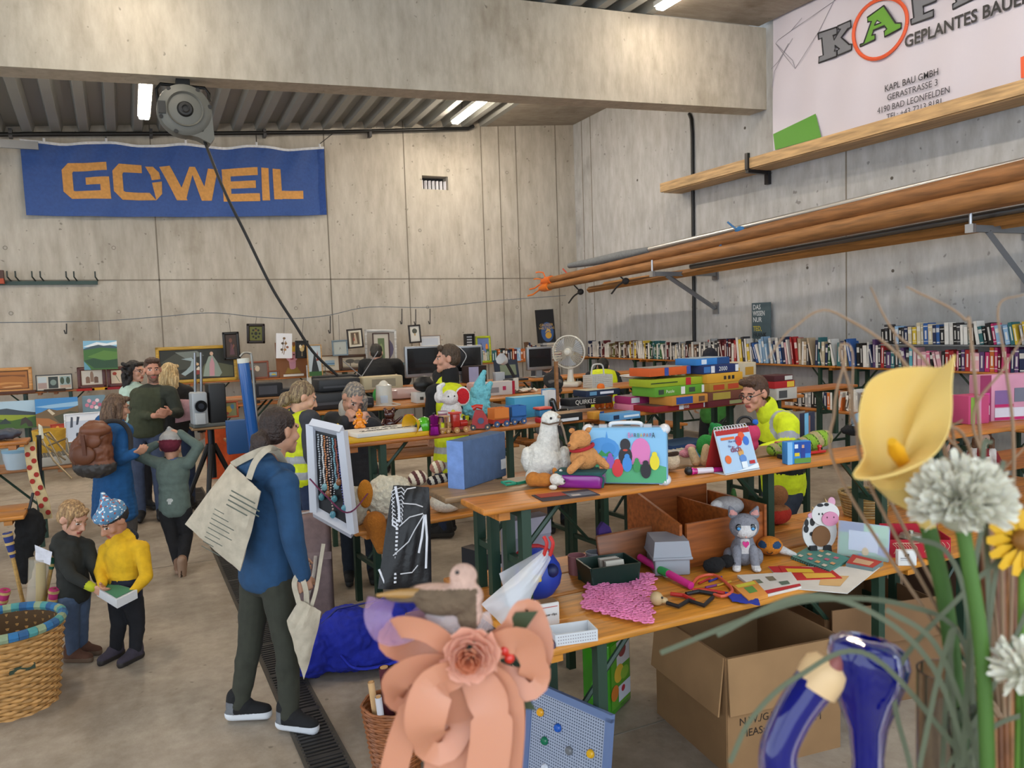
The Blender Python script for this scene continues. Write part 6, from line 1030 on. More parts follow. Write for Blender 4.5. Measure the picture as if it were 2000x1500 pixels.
# --- fourth row electronics
def monitor(px, w, h, label, rz, z=1.25, y=9.62):
 p = ony(px, 740, y); t = thing('monitor', label, 'monitor', (p.x, y, z), rz); sv = m('#9b9da0', 'metal', .45)
 b = B(); b.rbox((0, 0, .10 + h / 2), (w, .06, h), sv, .012); b.out('housing', t); b = B(); b.box((0, -.032, .10 + h / 2 + .01), (w - .05, .004, h - .075), m('#08080a', 'gloss')); b.out('screen', t); b = B(); b.box((0, .02, .06), (.09, .03, .12), sv); b.out('stem', t); b = B(); b.rbox((0, 0, .008), (.26, .18, .016), sv, .007); b.out('foot', t); return t
monitor(832, .56, .40, 'silver framed computer monitor behind the head of the tall vest wearer', .05); t = monitor(906, .52, .38, 'second silver framed monitor with a white cable over its top', -.1)
b = B(); b.tube(curve([(-.1, -.04, .49), (-.05, -.06, .45), (.03, -.05, .35), (-.02, -.05, .25), (-.05, -.05, .2)], 16), .006, '#c9c9cb', 6); b.out('cable', t)
monitor(1054, .40, .32, 'black small monitor behind the flat cap person', .05, y=9.6)
p = ony(928, 745, 9.4); cuboid('speaker_box', 'dark brown box with a lilac cloth hanging over it', 'box', (p.x, 9.42, 1.25), (.26, .2, .22), '#2a1a18', .05, panels=(('cloth', '#a9a4c4', 'f', .02, .0, .55, .95),))
p = ony(1000, 735, 9.4); t = thing('laptop', 'open dark laptop with a pale screen', 'laptop', (p.x, 9.42, 1.25), .05); b = B(); b.rbox((0, -.02, .012), (.36, .25, .024), m('#2a2a30'), .006); b.out('keyboard', t); b = B(); b.box((0, .13, .14), (.36, .014, .25), '#1f2a3c', rx=-.2); b.out('lid', t); b = B(); b.box((.02, .118, .13), (.24, .004, .14), m('#7f8a72', 'gloss'), rx=-.2); b.out('screen', t)
p = ony(975, 745, 9.35); cuboid('tissue_box', 'white pump dispenser box left of the laptop', 'box', (p.x, 9.36, 1.25), (.13, .1, .12), '#b4b9c0', 0)
for i, (px, w, h, c, lab) in enumerate(((745, .5, .16, '#b8ab8c', 'beige keyboard carton in front of the person in black'), (655, .5, .2, '#1a1a1c', 'black stereo unit at the fourth row'), (520, .34, .16, '#252528', 'black radio with silver edge behind the blue tube'), (585, .5, .08, '#26262a', 'pile of black cables behind the blond bun'))): p = ony(px, 760, 9.42); cuboid('device', lab, 'device', (p.x, 9.44, 1.25), (w, .24, h), c, .03, r=.02, panels=(('front_panel', '#4a4a50' if c != '#b8ab8c' else '#8f8570', 'f', .2, .2, .8, .8),))
p = ony(690, 720, 9.5); t = thing('antenna', 'two thin telescopic antennas spread in a V', 'antenna', (p.x + .1, 9.5, 1.41));
for s in (-1, 1): b = B(); b.tube([(0, 0, 0), (s * .22, 0, .3 if s > 0 else .2)], .006, '#8a8a8e', 6); b.out('rod', t)
rb = random.Random(21)
for i in range(12): P = V((3.75 + .085 * i, 4.86 + .008 * i, TAB + .0)) ; one_book(P, RA, .05, .2 * rb.uniform(.8, 1.1), .15, rb.choice(['red', 'white', 'olive', 'brown', 'cream', 'dark red', 'teal']), '%s paperback from the left in the low row under the stacked puzzles' % ordn(i + 1), 'paperbacks under the stacked puzzles')
P = ony(1065, 712, 10.2); person('person with light brown hair hidden behind the black monitor', (P.x, 10.2), 1.60, 90, dict(head=(1064, 717, 0), neck=(1064, 735, 0)), head=(80, 10, 0), top=dict(c=['#3a3c44'], hem=.85), hair=dict(s='short', c='#7a6248'), vox=.013)
# ---------------------------------------------------------------- things on the front tables
def quadbox(pa, pb, z, depth, hpx):
 """upright box whose lower front edge runs between two pixels on the surface z; gives centre, size, turn"""
 a, c = onz(*pa, z), onz(*pb, z); d = c - a; w = d.length; rz = math.atan2(d.y, d.x); n = V((-d.y, d.x, 0)).normalized(); mid = (a + c) / 2
 return mid + n * depth / 2, w, rz, hpx * mpp(mid)
c, w, rz, h = quadbox((1143, 947), (1305, 949), ZB, .10, 113); h *= .985
t = thing('tin_suitcase', 'light blue tin play suitcase printed with a colourful meadow, standing on the front bench', 'suitcase', c + V((0, 0, .004)), rz)
b = B(); b.rbox((0, 0, h / 2), (w, .10, h), m('#7fb2d6', 'gloss'), .016, seg=4); b.out('shell', t)
shp = [Rr('#86bbdf', 0, 0, 1, 1), Pg('#4fa572', 0, 0, 1, 0, 1, .3, .8, .38, .5, .36, .2, .46, 0, .48), E('#4a90d0', .22, .62, .21, .24), Pg('#4a90d0', .25, .8, .29, .8, .27, .98), E('#3f86c6', .29, .64, .09, .12), Pg('#2f8a4a', .08, .5, .12, .6, .16, .54, .2, .62, .25, .55, .3, .6, .36, .5), E('#d979b0', .69, .6, .12, .25), Pg('#d979b0', .57, .35, .8, .35, .8, .6, .57, .6), E('#2a262c', .5, .72, .065, .12), E('#2a262c', .5, .5, .085, .19), E('#c9402c', .5, .62, .03, .02)]
for x, y, cc, rx, ry in ((.22, .32, '#dd8242', .05, .12), (.31, .4, '#8a52a8', .05, .13), (.4, .26, '#cf3338', .07, .15), (.52, .36, '#3f86cc', .06, .15), (.64, .32, '#378a4c', .045, .12), (.86, .4, '#e2cf2a', .06, .15), (.75, .24, '#232126', .065, .15)): shp += [E(cc, x, y, rx, ry), E(cc, x, y + ry * .95, rx * .55, ry * .35)]
art('printed_front', t, w * .965, h * .93, shp, -.0512, (0, 0, h / 2))
for i, (ch, cc) in enumerate(zip('BARBAPAPA', ('#d96fa4', '#d96fa4', '#2a2a2a', '#3a8a4a', '#d8b82a', '#c93a3a', '#b56a3a', '#7a4a9a', '#1c1c1c'))): text(ch, t, (w * (.05 + .036 * i), -.0585, h * .87), .026 if i % 8 else .034, cc, sx=.62)
text('Barba', t, (-w * .39, -.0585, h * .30), .017, '#1b1b1b', sx=1.2, bold=.0006); text('papa', t, (-w * .39, -.0585, h * .225), .017, '#1b1b1b', sx=1.2, bold=.0006)
for sx in (-1, 1):
 for zz in (0, 1): b = B(); b.sph((sx * w * .465, 0, h * (.05 + .9 * zz)), (.026, .054, .024), m('#d9d9dc', 'gloss'), 16, 10); b.out('corner_cap', t);
 b = B(); b.box((sx * w * .27, -.02, h + .006), (.035, .03, .014), m('#a9a9ac', 'metal')); b.out('latch', t)
 b = B(); b.box((sx * w * .42, 0, -.002), (.02, .06, .006), '#d0d0d0'); b.out('foot', t)
b = B(); b.tube(curve([(-w * .2, 0, h), (-w * .17, 0, h + .014), (0, 0, h + .017), (w * .17, 0, h + .014), (w * .2, 0, h)], 16), .009, m('#d4d4d6', 'gloss'), 10); b.out('handle', t)
c, w, rz, h = quadbox((906, 956), (988, 929), ZB, .08, 88)
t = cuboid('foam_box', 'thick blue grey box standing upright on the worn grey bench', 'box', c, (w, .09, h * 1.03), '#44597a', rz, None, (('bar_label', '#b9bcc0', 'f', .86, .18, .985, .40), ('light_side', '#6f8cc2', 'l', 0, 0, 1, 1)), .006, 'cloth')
P_, k = st(1036, 928); P_ = V((P_.x, 3.20, ZB)); t = thing('plush_goose', 'big fluffy white plush goose with a long neck sitting on the worn bench', 'plush toy', P_, face_cam(P_)); wf = '#dcd8cf'
fz(t, 'body', wf, [(0, 0, .085, .095, .085, .085), (-.01, 0, .13, .075, .07, .06), (.075, -.03, .03, .035, .06, .03), (-.06, -.04, .03, .035, .055, .03)], wr=.006); fz(t, 'neck', wf, [(.01, 0, .14, .02, -.005, .25, .062, .042)], wr=.004); fz(t, 'head', wf, [(.03, -.01, .285, .045, .045, .04)], wr=.003)
b = B(); b.tube([(-.012, -.045, .275), (.02, -.06, .268), (.065, -.045, .275), (.08, -.02, .275)], .004, m('#5a4636', 'plain'), 6); b.tube([(.07, -.03, .285), (.085, -.02, .24), (.10, -.03, .17)], .005, m('#8a7560', 'plain'), 6); b.out('bridle', t); ball(t, 'eye', '#131313', (.03, -.055, .295), .006); ball(t, 'nose', '#8a6a4a', (.068, -.045, .30), .008)
fz(t, 'wing', wf, [(-.085, .0, .10, .03, .05, .06)], wr=.005); fz(t, 'wing', wf, [(.085, .0, .10, .03, .05, .06)], wr=.005)
P_ = V((onz(1112, 905, ZB).x + .02, 3.30, ZB)); t = thing('plush_creature', 'lime green plush with ruffled edge behind the orange plush bear', 'plush toy', P_, face_cam(P_)); fz(t, 'body', '#7fae3a', [(0, 0, .07, .06, .05, .07), (.04, 0, .07, .05, .04, .05)]); fz(t, 'head', '#86b53a', [(-.01, -.01, .17, .045, .042, .045)]); fz(t, 'ruffle', '#8fb94c', [(.05, -.01, .12, .04, .02, .022), (.06, -.02, .09, .035, .02, .02)]); fz(t, 'mouth', '#a82a24', [(-.05, -.03, .165, -.02, -.045, .15, .006, .006)], 1, .004)
c, w, rz, h = quadbox((1046, 940), (1136, 945), ZB, .10, 30)
t = thing('pencil_case', 'purple and green metallic pencil case under the orange plush bear', 'case', V((c.x, 2.985, ZB)), rz + .12); b = B(); b.rbox((0, 0, .035), (.21, .11, .07), m('#8a2a86', 'gloss'), .02); b.out('body', t); b = B(); b.rbox((0, 0, .068), (.215, .115, .014), m('#1f4a4a', 'cloth'), .006); b.out('lid', t); b = B(); b.tube(curve([(-.105, -.057, .01), (-.105, -.058, .06), (0, -.06, .066), (.104, -.058, .06), (.106, -.057, .01)], 16), .005, m('#1f4a4a', 'cloth'), 6); b.out('piping', t)
P_ = V((c.x + .02, 3.0, ZB + .075)); t = thing('plush_bear', 'orange plush bear with red collar sitting on the purple pencil case', 'plush toy', P_, face_cam(P_) + .5); oc = '#c98a50'
fz(t, 'body', oc, [(.01, 0, .05, .07, .055, .055), (0, 0, .085, .05, .045, .04)]); fz(t, 'head', oc, [(-.015, -.01, .135, .05, .046, .042), (-.065, -.03, .115, .025, .024, .022)]); fz(t, 'arm', oc, [(-.03, -.04, .05, -.09, -.05, .01, .022, .018)]); fz(t, 'arm', oc, [(.05, -.03, .05, .09, -.05, .012, .022, .018)]); fz(t, 'ear', oc, [(.035, .0, .17, .02, .012, .016)]); fz(t, 'ear', oc, [(-.04, .02, .172, .016, .012, .014)])
b = B(); b.tube([(.05 * math.cos(a * .4) - .005, .047 * math.sin(a * .4) - .003, .098 + .012 * math.cos(a * .4)) for a in range(17)], .0085, m('#a51e26', 'cloth'), 8); b.out('collar', t); ball(t, 'nose', '#7a4a2a', (-.088, -.04, .118), .007)
P_, k = st(1078, 957); t = thing('plush_dog', 'small orange and white plush corgi lying on its front on the bench', 'plush toy', P_ + V((0, .02, 0)), rz + .1); co = '#b5702a'
fz(t, 'body', co, [(-.05, 0, .034, .035, .04, .034), (.0, 0, .034, .045, .036, .032), (-.02, 0, .03, .06, .034, .028)], 1, .005); fz(t, 'head', [co, '#d8d2c8'], [(.062, -.012, .04, .032, .032, .03), (.088, -.03, .034, .018, .016, .015)], 1, .005, fn=lambda p: 1 if p.y < -.022 or p.x > .082 else 0); fz(t, 'paw', '#d8d2c8', [(.055, -.05, .012, .02, .013, .012)], 1, .004); fz(t, 'ear', co, [(.05, -.0, .075, .012, .008, .016)], 1, .004); fz(t, 'ear', '#d8d2c8', [(.078, -.0, .07, .01, .008, .016)], 1, .004); ball(t, 'nose', '#1b1b1b', (.104, -.038, .038), .005)
P_, k = st(1015, 950); b = B(); b.box((.04, .0, .006), (.07, .012, .012), m('#1f8a6a', 'plain'), rz=.3); b.tube([(.0, -.01, .006), (-.05, -.02, .008), (-.06, .01, .016), (-.02, .01, .016), (0, -.01, .008)], .006, m('#1f8a6a', 'plain'), 6); single(b, 'plastic_clip', 'turquoise green plastic clip lying at the left end of the front bench', 'clip', P_)
a1, a2 = onz(1040, 966, ZB), onz(1172, 964, ZB); c = onz(1105, 968, ZB); t = cuboid('record_sleeve', 'flat dark sleeve with red abstract print lying on the front bench edge', 'sleeve', V((c.x, c.y, ZB)), (.26, .13, .004), '#3a3236', -.12, None, (('print', '#9a3a26', 't', .05, .4, .5, .95), ('print', '#6a6a70', 't', .5, .1, .95, .6), ('print', '#b5a8a0', 't', .55, .15, .7, .35)), .002)
P_ = V((onz(1328, 925, ZB).x, 3.05, ZB)); t = thing('plush_dog', 'beige plush dog with dark brown ear half hidden by the tin suitcase', 'plush toy', P_, face_cam(P_)); fz(t, 'body', '#cbb596', [(-.03, 0, .05, .075, .05, .05)]); fz(t, 'head', '#cdb899', [(.0, -.02, .055, .05, .045, .045)]); fz(t, 'ear', '#38271a', [(-.005, -.045, .085, .035, -.05, .095, .014, .012)])
P_ = V((onz(1332, 885, ZB).x, 3.33, ZB)); t = thing('bowl', 'small turquoise ring shaped tray behind the beige plush dog', 'tray', P_); b = B(); b.lathe([(.05, 0), (.06, .0), (.062, .03), (.055, .03), (.052, .006), (.05, 0)], m('#3a86a0', 'plain'), 28); b.out('ring', t)
P_ = V((onz(1395, 915, ZB).x - .02, 3.06, ZB)); t = thing('plush_creature', 'cream plush legs with green and pink body lying behind the calendar', 'plush toy', P_, face_cam(P_)); fz(t, 'leg', '#d1b98e', [(-.02, 0, .025, -.04, 0, .08, .024, .02)]); fz(t, 'leg', '#d1b98e', [(.02, .01, .025, .03, .02, .09, .024, .02)]); fz(t, 'body', '#2f8a3a', [(.03, .07, .09, .05, .04, .06)]); fz(t, 'hand', '#d78f9c', [(-.07, .09, .05, .035, .03, .022), (-.045, .08, .08, .03, .025, .02)])
P_ = V((onz(1410, 890, ZB).x, 3.28, ZB)); t = thing('plush_frog', 'green plush frog with red scarf behind the calendar', 'plush toy', P_, face_cam(P_)); fz(t, 'head', '#1f7a3a', [(0, 0, .13, .042, .04, .04), (-.02, -.02, .16, .016, .016, .016)]); fz(t, 'body', '#1f7a3a', [(-.01, 0, .06, .05, .04, .06)]); fz(t, 'scarf', '#b51f2c', [(.03, -.02, .10, .07, -.02, .09, .02, .018)], 1, .006, 'cloth')
P_ = V((onz(1452, 880, ZB).x, 3.25, ZB)); t = thing('plush_ball', 'round plush ball of black pink yellow and blue panels behind the calendar', 'plush toy', P_, face_cam(P_)); fz(t, 'ball', ['#c4385e', '#d9c92a', '#2450b0', '#17171a'], [(0, 0, .10, .06, .055, .06), (0, 0, .04, .05, .045, .04)], fn=lambda p: 3 if abs(p.x + .012) < .006 or abs(p.x + .036) < .004 or p.z > .145 else (0 if p.x > -.012 else 1 if p.x > -.036 else 2), k='cloth')
b = B(); b.tube(arc((-.02, 0, .15), .04, 0, math.pi, 12), .008, '#17171a', 8); b.out('loop', t); fz(t, 'crown', '#2a62b8', [(.03, 0, .16, .02, .012, .018)], 1, .005, 'cloth')
c, w, rz, h = quadbox((1419, 929), (1486, 917), ZB, .09, 82); t = thing('desk_calendar', 'red and pale blue spiral desk calendar with balloons and the word dich', 'calendar', c, rz); tl = .33; hh = h * 1.05
def slope(y, z): return (0, -.045 + math.sin(tl) * z * .43, z)
b = B(); b.box((0, -.045 + .045, hh / 2), (w, .004, hh), m('#cfd3d8', 'card'), rx=-tl * .95); b.out('front_board', t); b = B(); b.box((-.002, .06, hh / 2), (w, .004, hh), m('#a81f1d', 'card'), rx=tl * .8); b.out('back_board', t); b = B(); b.box((0, .02, .003), (w, .12, .005), '#c5c8cc'); b.out('foot_board', t)
o = art('cover_print', t, w * .97, hh * .97, [Rr('#a9c3dc', 0, 0, 1, 1), Rr('#a81f1d', 0, .88, 1, 1), E('#d9562a', .72, .8, .1, .11), E('#c92a2c', .60, .7, .1, .12), E('#3a6ec4', .82, .68, .09, .11), Rr('#d9662c', .1, .76, .5, .82), E('#d9662c', .17, .3, .09, .1), E('#cf9a52', .58, .42, .08, .1), E('#5a86c4', .60, .27, .1, .1), Rr('#dfe6ea', .52, .05, .68, .2), Pg('#dfe6ea', .3, 0, 1, 0, 1, .12, .7, .06), Rr('#b5232a', .76, .12, .92, .2)], 0, (0, 0, 0)); o.location = (0, -.004, hh / 2); o.rotation_euler = (-tl * .95, 0, 0)
q = text('dich', t, (-.01, -.0075 , hh * .52), .042, '#8a1d4a', (math.pi / 2 - tl * .95, 0, 0)); q2 = text('Nur mir', t, (-.02, .004, hh * .70), .016, '#5a6ea0', (math.pi / 2 - tl * .95, 0, 0)); q3 = text('für', t, (-.045, -.003, hh * .60), .016, '#5a6ea0', (math.pi / 2 - tl * .95, 0, 0))
for i in range(11): b = B(); x = w * (-.42 + .084 * i); b.tube(arc((x, .036, hh * .985), .012, 0, 2 * math.pi, 12, V((0, 1, 0)), V((0, 0, 1))), .002, '#d9d9dc', 5); b.out('spiral_ring', t)
P0, P1 = onz(1345, 928, ZB), onz(1398, 924, ZB); d = (P1 - P0).normalized(); t = thing('toy_microphone', 'magenta toy microphone with black head lying on the front bench', 'microphone', P0, 0); b = B(); b.tube([V((0, 0, .016)) + d * .02, V((0, 0, .016)) + d * .17], [.015, .011], m('#a81a6a', 'gloss'), 14); b.out('handle', t); ball(t, 'head', '#17171a', V((0, 0, .02)), .02, 'plain'); b = B(); b.tube([V((0, 0, .017)) + d * .012, V((0, 0, .017)) + d * .022], .0175, m('#c42a80', 'gloss'), 14); b.out('ring', t); b = B(); b.tube([V((0, 0, .0165)) + d * .04, V((0, 0, .0165)) + d * .12], [.0152, .0135], m('#cfc6cf', 'gloss'), 14); b.out('print_band', t)
P_ = onz(1580, 886, ZB); t = thing('plush_snake', 'long lime green plush snake with black and beige stripes on the front bench', 'plush toy', V((P_.x, 3.06, ZB)), -.05)
def stripe(p): q = math.sin(p.x * 62 + p.z * 25); return 1 if abs(q) < .16 else (2 if q > .45 and p.z > .03 else 0)
fz(t, 'body', ['#7fa52c', '#2a2a1c', '#a5946a'], [(-.20, 0, .034, -.05, 0, .036, .034, .036), (-.05, 0, .036, .10, .02, .05, .036, .05)], fn=stripe); fz(t, 'head', ['#86ad2e', '#2a2a1c', '#a5946a'], [(.10, .02, .055, .18, .03, .06, .05, .045)], fn=stripe)
P_ = onz(1600, 893, ZB); t = thing('toy_rail', 'red plastic toy rail with knobs and black foot in front of the plush snake', 'toy', V((P_.x - .01, 2.985, ZB)), -.02); b = B(); b.rbox((0, 0, .012), (.25, .03, .014), m('#b31c20', 'gloss'), .006); b.out('rail', t)
for x in (-.08, .0, .09): b = B(); b.lathe([(.008, 0), (.008, .016), (.013, .02), (.012, .03), (0, .033)], m('#b31c20', 'gloss'), 12, (x, 0, .016)); b.out('knob', t)
b = B(); b.box((-.15, 0, .012), (.06, .04, .02), '#17171a'); b.out('foot', t)
c, w, rz, h = quadbox((1538, 908), (1585, 904), ZB, .05, 44); t = cuboid('toy_carton', 'small blue carton with a kicking figure print in front of the plush snake', 'box', c, (w, .045, h), '#3a86cc', rz, None, (('print', '#1f4a9a', 'f', .3, .45, .98, .98), ('meadow', '#5f8a3a', 'f', .3, .03, .98, .25), ('figure', '#2a3a86', 'f', .56, .25, .74, .7), ('head', '#c99a80', 'f', .6, .7, .7, .84), ('yellow_ball', '#d9bd2a', 'f', .3, .35, .5, .5), ('emblem', '#d5dde6', 'f', .3, .7, .44, .88), ('stripe', '#7fb5e0', 'f', 0, 0, .2, 1)))
c, w, rz, h = quadbox((1478, 872), (1518, 868), ZB, .1, 16); cuboid('pink_case', 'bright pink plastic case behind the calendar', 'case', V((c.x, 3.2, ZB)), (.12, .09, .04), '#c9235e', rz, r=.01, k='gloss')
P_ = V((onz(1500, 850, ZB).x - .02, 3.31, ZB)); cuboid('book', 'pale blue and dark picture book standing open before the glasses wearer', 'book', P_, (.13, .03, .17), '#22263a', .3, None, (('cover', '#6aa9c8', 'f', 0, 0, .35, 1), ('spine_print', '#8a5a4a', 'f', .36, .1, .5, .9)))
P_ = V((onz(1598, 840, ZB).x, 3.3, ZB)); t = thing('cap', 'pale blue cloth cap lying on black fleece behind the plush snake', 'cap', P_, -.2); fz(t, 'fleece', '#141416', [(0, 0, .035, .12, .07, .035)], wr=.006); fz(t, 'crown', '#7a93a8', [(.02, .0, .09, .07, .06, .05)], 1, .006, 'cloth'); fz(t, 'brim', '#7a93a8', [(-.03, -.05, .07, .06, .035, .008)], 1, .005, 'cloth')
# ---- lower front tables
ZT = TAB
Q_ = lambda px, py: onz(px, py, ZT)
P_ = Q_(1378, 1090); t = thing('wooden_crate', 'large orange brown wooden crate with slanted side on the front tables', 'crate', V((2.62, 3.25, ZT)), .0); wc = m('#9a5424', 'wood')
b = B(); W2, D2, H2 = .52, .44, .30
b.box((W2 / 2, -.02, H2 * .42), (.016, D2, H2 * .84), wc); b.out('side_panel', t)
b = B(); b.prism([(-D2 / 2, 0), (D2 / 2, 0), (D2 / 2, H2 * 1.12), (-D2 / 2, H2 * .72)], -.008, .008, wc); b.v = [V((-W2 / 2 + p.z, p.x, p.y)) for p in b.v]; b.out('side_panel', t)
b = B(); b.box((.02, -D2 / 2, H2 * .36), (W2 - .02, .016, H2 * .72), wc); b.out('front_panel', t); b = B(); b.box((0, D2 / 2, H2 * .56), (W2, .016, H2 * 1.12), wc); b.out('back_panel', t); b = B(); b.box((0, 0, .01), (W2, D2, .016), wc); b.out('bottom', t); b = B(); b.box((.06, 0, H2 * .40), (.014, D2 - .02, H2 * .8), wc); b.out('divider', t)
t = thing('plush_creature', 'grey white plush lying on top inside the wooden crate', 'plush toy', V((2.80, 3.2, ZT + .02))); fz(t, 'body', '#a9a9ac', [(0, 0, .2, .09, .08, .05), (-.0, 0, .1, .07, .07, .1)], 1, .008); fz(t, 'paw', '#c9c9ca', [(-.09, -.02, .22, .035, .03, .025)], 1, .006)
c, w, rz, h = quadbox((1284, 1123), (1345, 1118), ZT, .2, 50); t = thing('file_box', 'light grey plastic index card box with lid in front of the wooden crate', 'box', V((c.x - .01, c.y - .03, ZT)), rz - .12); gm = m('#8f9299', 'plain', .45); w = .19
b = B(); b.rbox((0, 0, .04), (w * .88, .2, .08), gm, .008); b.out('base', t); b = B(); b.rbox((0, 0, .083), (w * 1.0, .225, .014), gm, .005); b.out('rim', t); b = B(); b.box((0, 0, .125), (w * .96, .21, .075), gm, taper=.88); b.out('lid', t)
t = thing('plastic_basket', 'dark green open plastic tray with papers left of the grey file box', 'basket', V((1.96, 3.06, ZT)), -.15); gm = m('#0f2a22', 'plain', .4); b = B()
b.box((0, 0, .005), (.20, .15, .01), gm)
for s in (-1, 1): b.box((0, s * .08, .05), (.24, .008, .1), gm, rx=-s * .15); b.box((s * .115, 0, .05), (.008, .17, .1), gm, ry=s * .15)
b.out('body', t)
for i in range(6): b = B(); b.box((0, 0, .055), (.09, .004, .085), m(('#b9b2a4', '#8a8278', '#6a5c50', '#a49a8c')[i % 4], 'card'), rx=-.3); single(b, 'paper_card', '%s paper card in the dark green tray' % ('front', 'second', 'third', 'fourth', 'fifth', 'rearmost')[i], 'card', V((1.97, 3.01 + .013 * i, ZT + .012)), -.15, 'paper cards in the green tray')
for x, col, lab in ((1.9, '#8a5a5e', 'rose'), (2.0, '#7f8288', 'grey')): t = thing('mug', '%s stoneware mug behind the dark green tray' % lab, 'mug', V((x, 3.24, ZT))); b = B(); b.lathe([(0, 0), (.042, 0), (.045, .09), (.041, .09), (.037, .008), (0, .008)], m(col, 'gloss'), 24); b.out('cup', t); b = B(); b.tube(arc((.045, 0, .045), .026, -1.5, 1.5, 10), .006, m(col, 'gloss'), 6); b.out('handle', t)
b = B(); b.prism([(-.08, 0), (.06, 0), (.06, .02), (-.01, .2), (-.05, .23), (-.08, .2)], 0, .02, m('#38205e', 'cloth')); b.v = [V((p.x, -p.z, p.y)) for p in b.v]; single(b, 'folder', 'dark purple folder leaning behind the mugs', 'folder', V((2.1, 3.26, ZT)), .1)
t = thing('cutting_board', 'brown wooden board leaning behind the grey file box', 'board', V((2.16, 3.2, ZT)), .05); b = B(); b.rbox((0, 0, .09), (.34, .02, .18), m('#7a4a2c', 'wood'), .01, rx=-.2); b.out('board', t)
t = thing('felt_mat', 'bright pink cut out felt flower mat lying on the nearest table', 'mat', V((1.70, 2.66, ZT)), .0); pk = m('#de7fab', 'cloth'); b = B(); ca = [Q_(1150, 1122), Q_(1283, 1128), Q_(1275, 1232), Q_(1136, 1195)]
r9 = random.Random(3)
def matpt(u, v, dz=0): q = lerp(lerp(ca[0], ca[1], u), lerp(ca[3], ca[2], u), v) - t.location; return V((q.x, q.y, .012 + dz + .010 * math.sin(u * 9) * math.sin(v * 7) + .004))
for i in range(7):
 for j in range(10):
  u, v = (i + .5 + .5 * (j % 2) * .6) / 7.4, (j + .5) / 10.2; c = matpt(u, v)
  for q in range(5):
   a = q * 1.2566 + i + j; ctr = c + V((math.cos(a) * .019, math.sin(a) * .019, .001 * (q % 2))); b.tube([ctr + V((.0125 * math.cos(s * .785), .0115 * math.sin(s * .785), 0)) for s in range(9)], .0036, pk, 5, False)
  b.tube([c + V((.008 * math.cos(s * .785), .008 * math.sin(s * .785), .002)) for s in range(9)], .004, pk, 5, False)
b.out('felt', t)
t = thing('jump_handle', 'pink and green foam handled fitness bar across the mat corner', 'toy', Q_(1300, 1125)); A_, B2 = Q_(1250, 1108), Q_(1350, 1152); up_ = V((0, 0, .03))
b = B(); b.tube([A_ + up_ * 1.7, lerp(A_, B2, .42) + up_], .017, m('#c92a82', 'plain'), 12); b.out('grip', t, True); b = B(); b.tube([lerp(A_, B2, .42) + up_, lerp(A_, B2, .58) + up_], .019, m('#2f9a4c', 'plain'), 12); b.out('joint', t, True); b = B(); b.tube([lerp(A_, B2, .58) + up_, B2 + up_ * .6], .017, m('#c92a82', 'plain'), 12); b.out('grip', t, True); b = B(); b.tube(arc(lerp(A_, B2, .48) + up_ * .7 + V((0, -.03, -.005)), .018, 0, 6.28, 14, V((1, 0, 0)), V((0, 1, 0))), .003, m('#b9b9bd', 'metal'), 6); b.out('ring', t, True)
b = B(); b.tube(curve([Q_(1350, 1150), Q_(1365, 1132), Q_(1395, 1128), Q_(1420, 1145), Q_(1430, 1160), Q_(1410, 1170), Q_(1380, 1160), Q_(1355, 1158)], 30), .007, m('#c9553a', 'plain'), 8); o = b.out('stretch_band'); o.location.z = .012; tag(o, 'salmon red rubber stretch band lying in a loop beside the magazines', 'band')
t = thing('hand_trainer', 'black and red spring hand trainer lying on the nearest table', 'trainer', Q_(1340, 1185));
for pts, c in (([(1303, 1183), (1325, 1190), (1345, 1178)], '#161618'), ([(1310, 1165), (1335, 1168), (1355, 1178)], '#b5261f'), ([(1345, 1178), (1375, 1188), (1392, 1172)], '#161618'), ([(1340, 1165), (1365, 1160), (1400, 1166)], '#161618'), ([(1352, 1158), (1380, 1158), (1415, 1164)], '#b5261f')): b = B(); b.tube([Q_(*q) + V((0, 0, .012)) for q in pts], .009, m(c, 'plain'), 8); b.out('handle', t, True)
t = thing('toy_animal', 'beige plastic animal head peeping out behind the pink mat', 'toy', Q_(1294, 1188) + V((0, .04, 0))); fz(t, 'head', '#b59a70', [(0, 0, .03, .028, .03, .03), (.03, -.012, .02, .018, .016, .014)], 1, .004, 'plain'); ball(t, 'eye', '#17130f', (.008, -.028, .04), .005)
P_ = Q_(1468, 1112); t = thing('plush_cat', 'grey and white plush kitten with blue eyes and pink heart sitting on the table', 'plush toy', P_ + V((0, .05, 0)), face_cam(P_) + .15); gy = '#7f8088'; u = 1.06
wt = lambda p: 1 if (p.y < -.045 and abs(p.x - .012) < .035 + max(0, .2 - p.z) * .3 and p.z < .205) else 0
fz(t, 'body', [gy, '#cfcccb'], [(0, .02, .07, .06, .062, .07), (0, 0, .11, .045, .045, .06)], u, fn=lambda p: 1 if p.y < -.035 and abs(p.x) < .02 and p.z > .07 else 0); fz(t, 'head', [gy, '#cfcccb'], [(0, -.01, .19, .068, .058, .06), (0, -.05, .172, .035, .024, .024)], u, fn=wt)
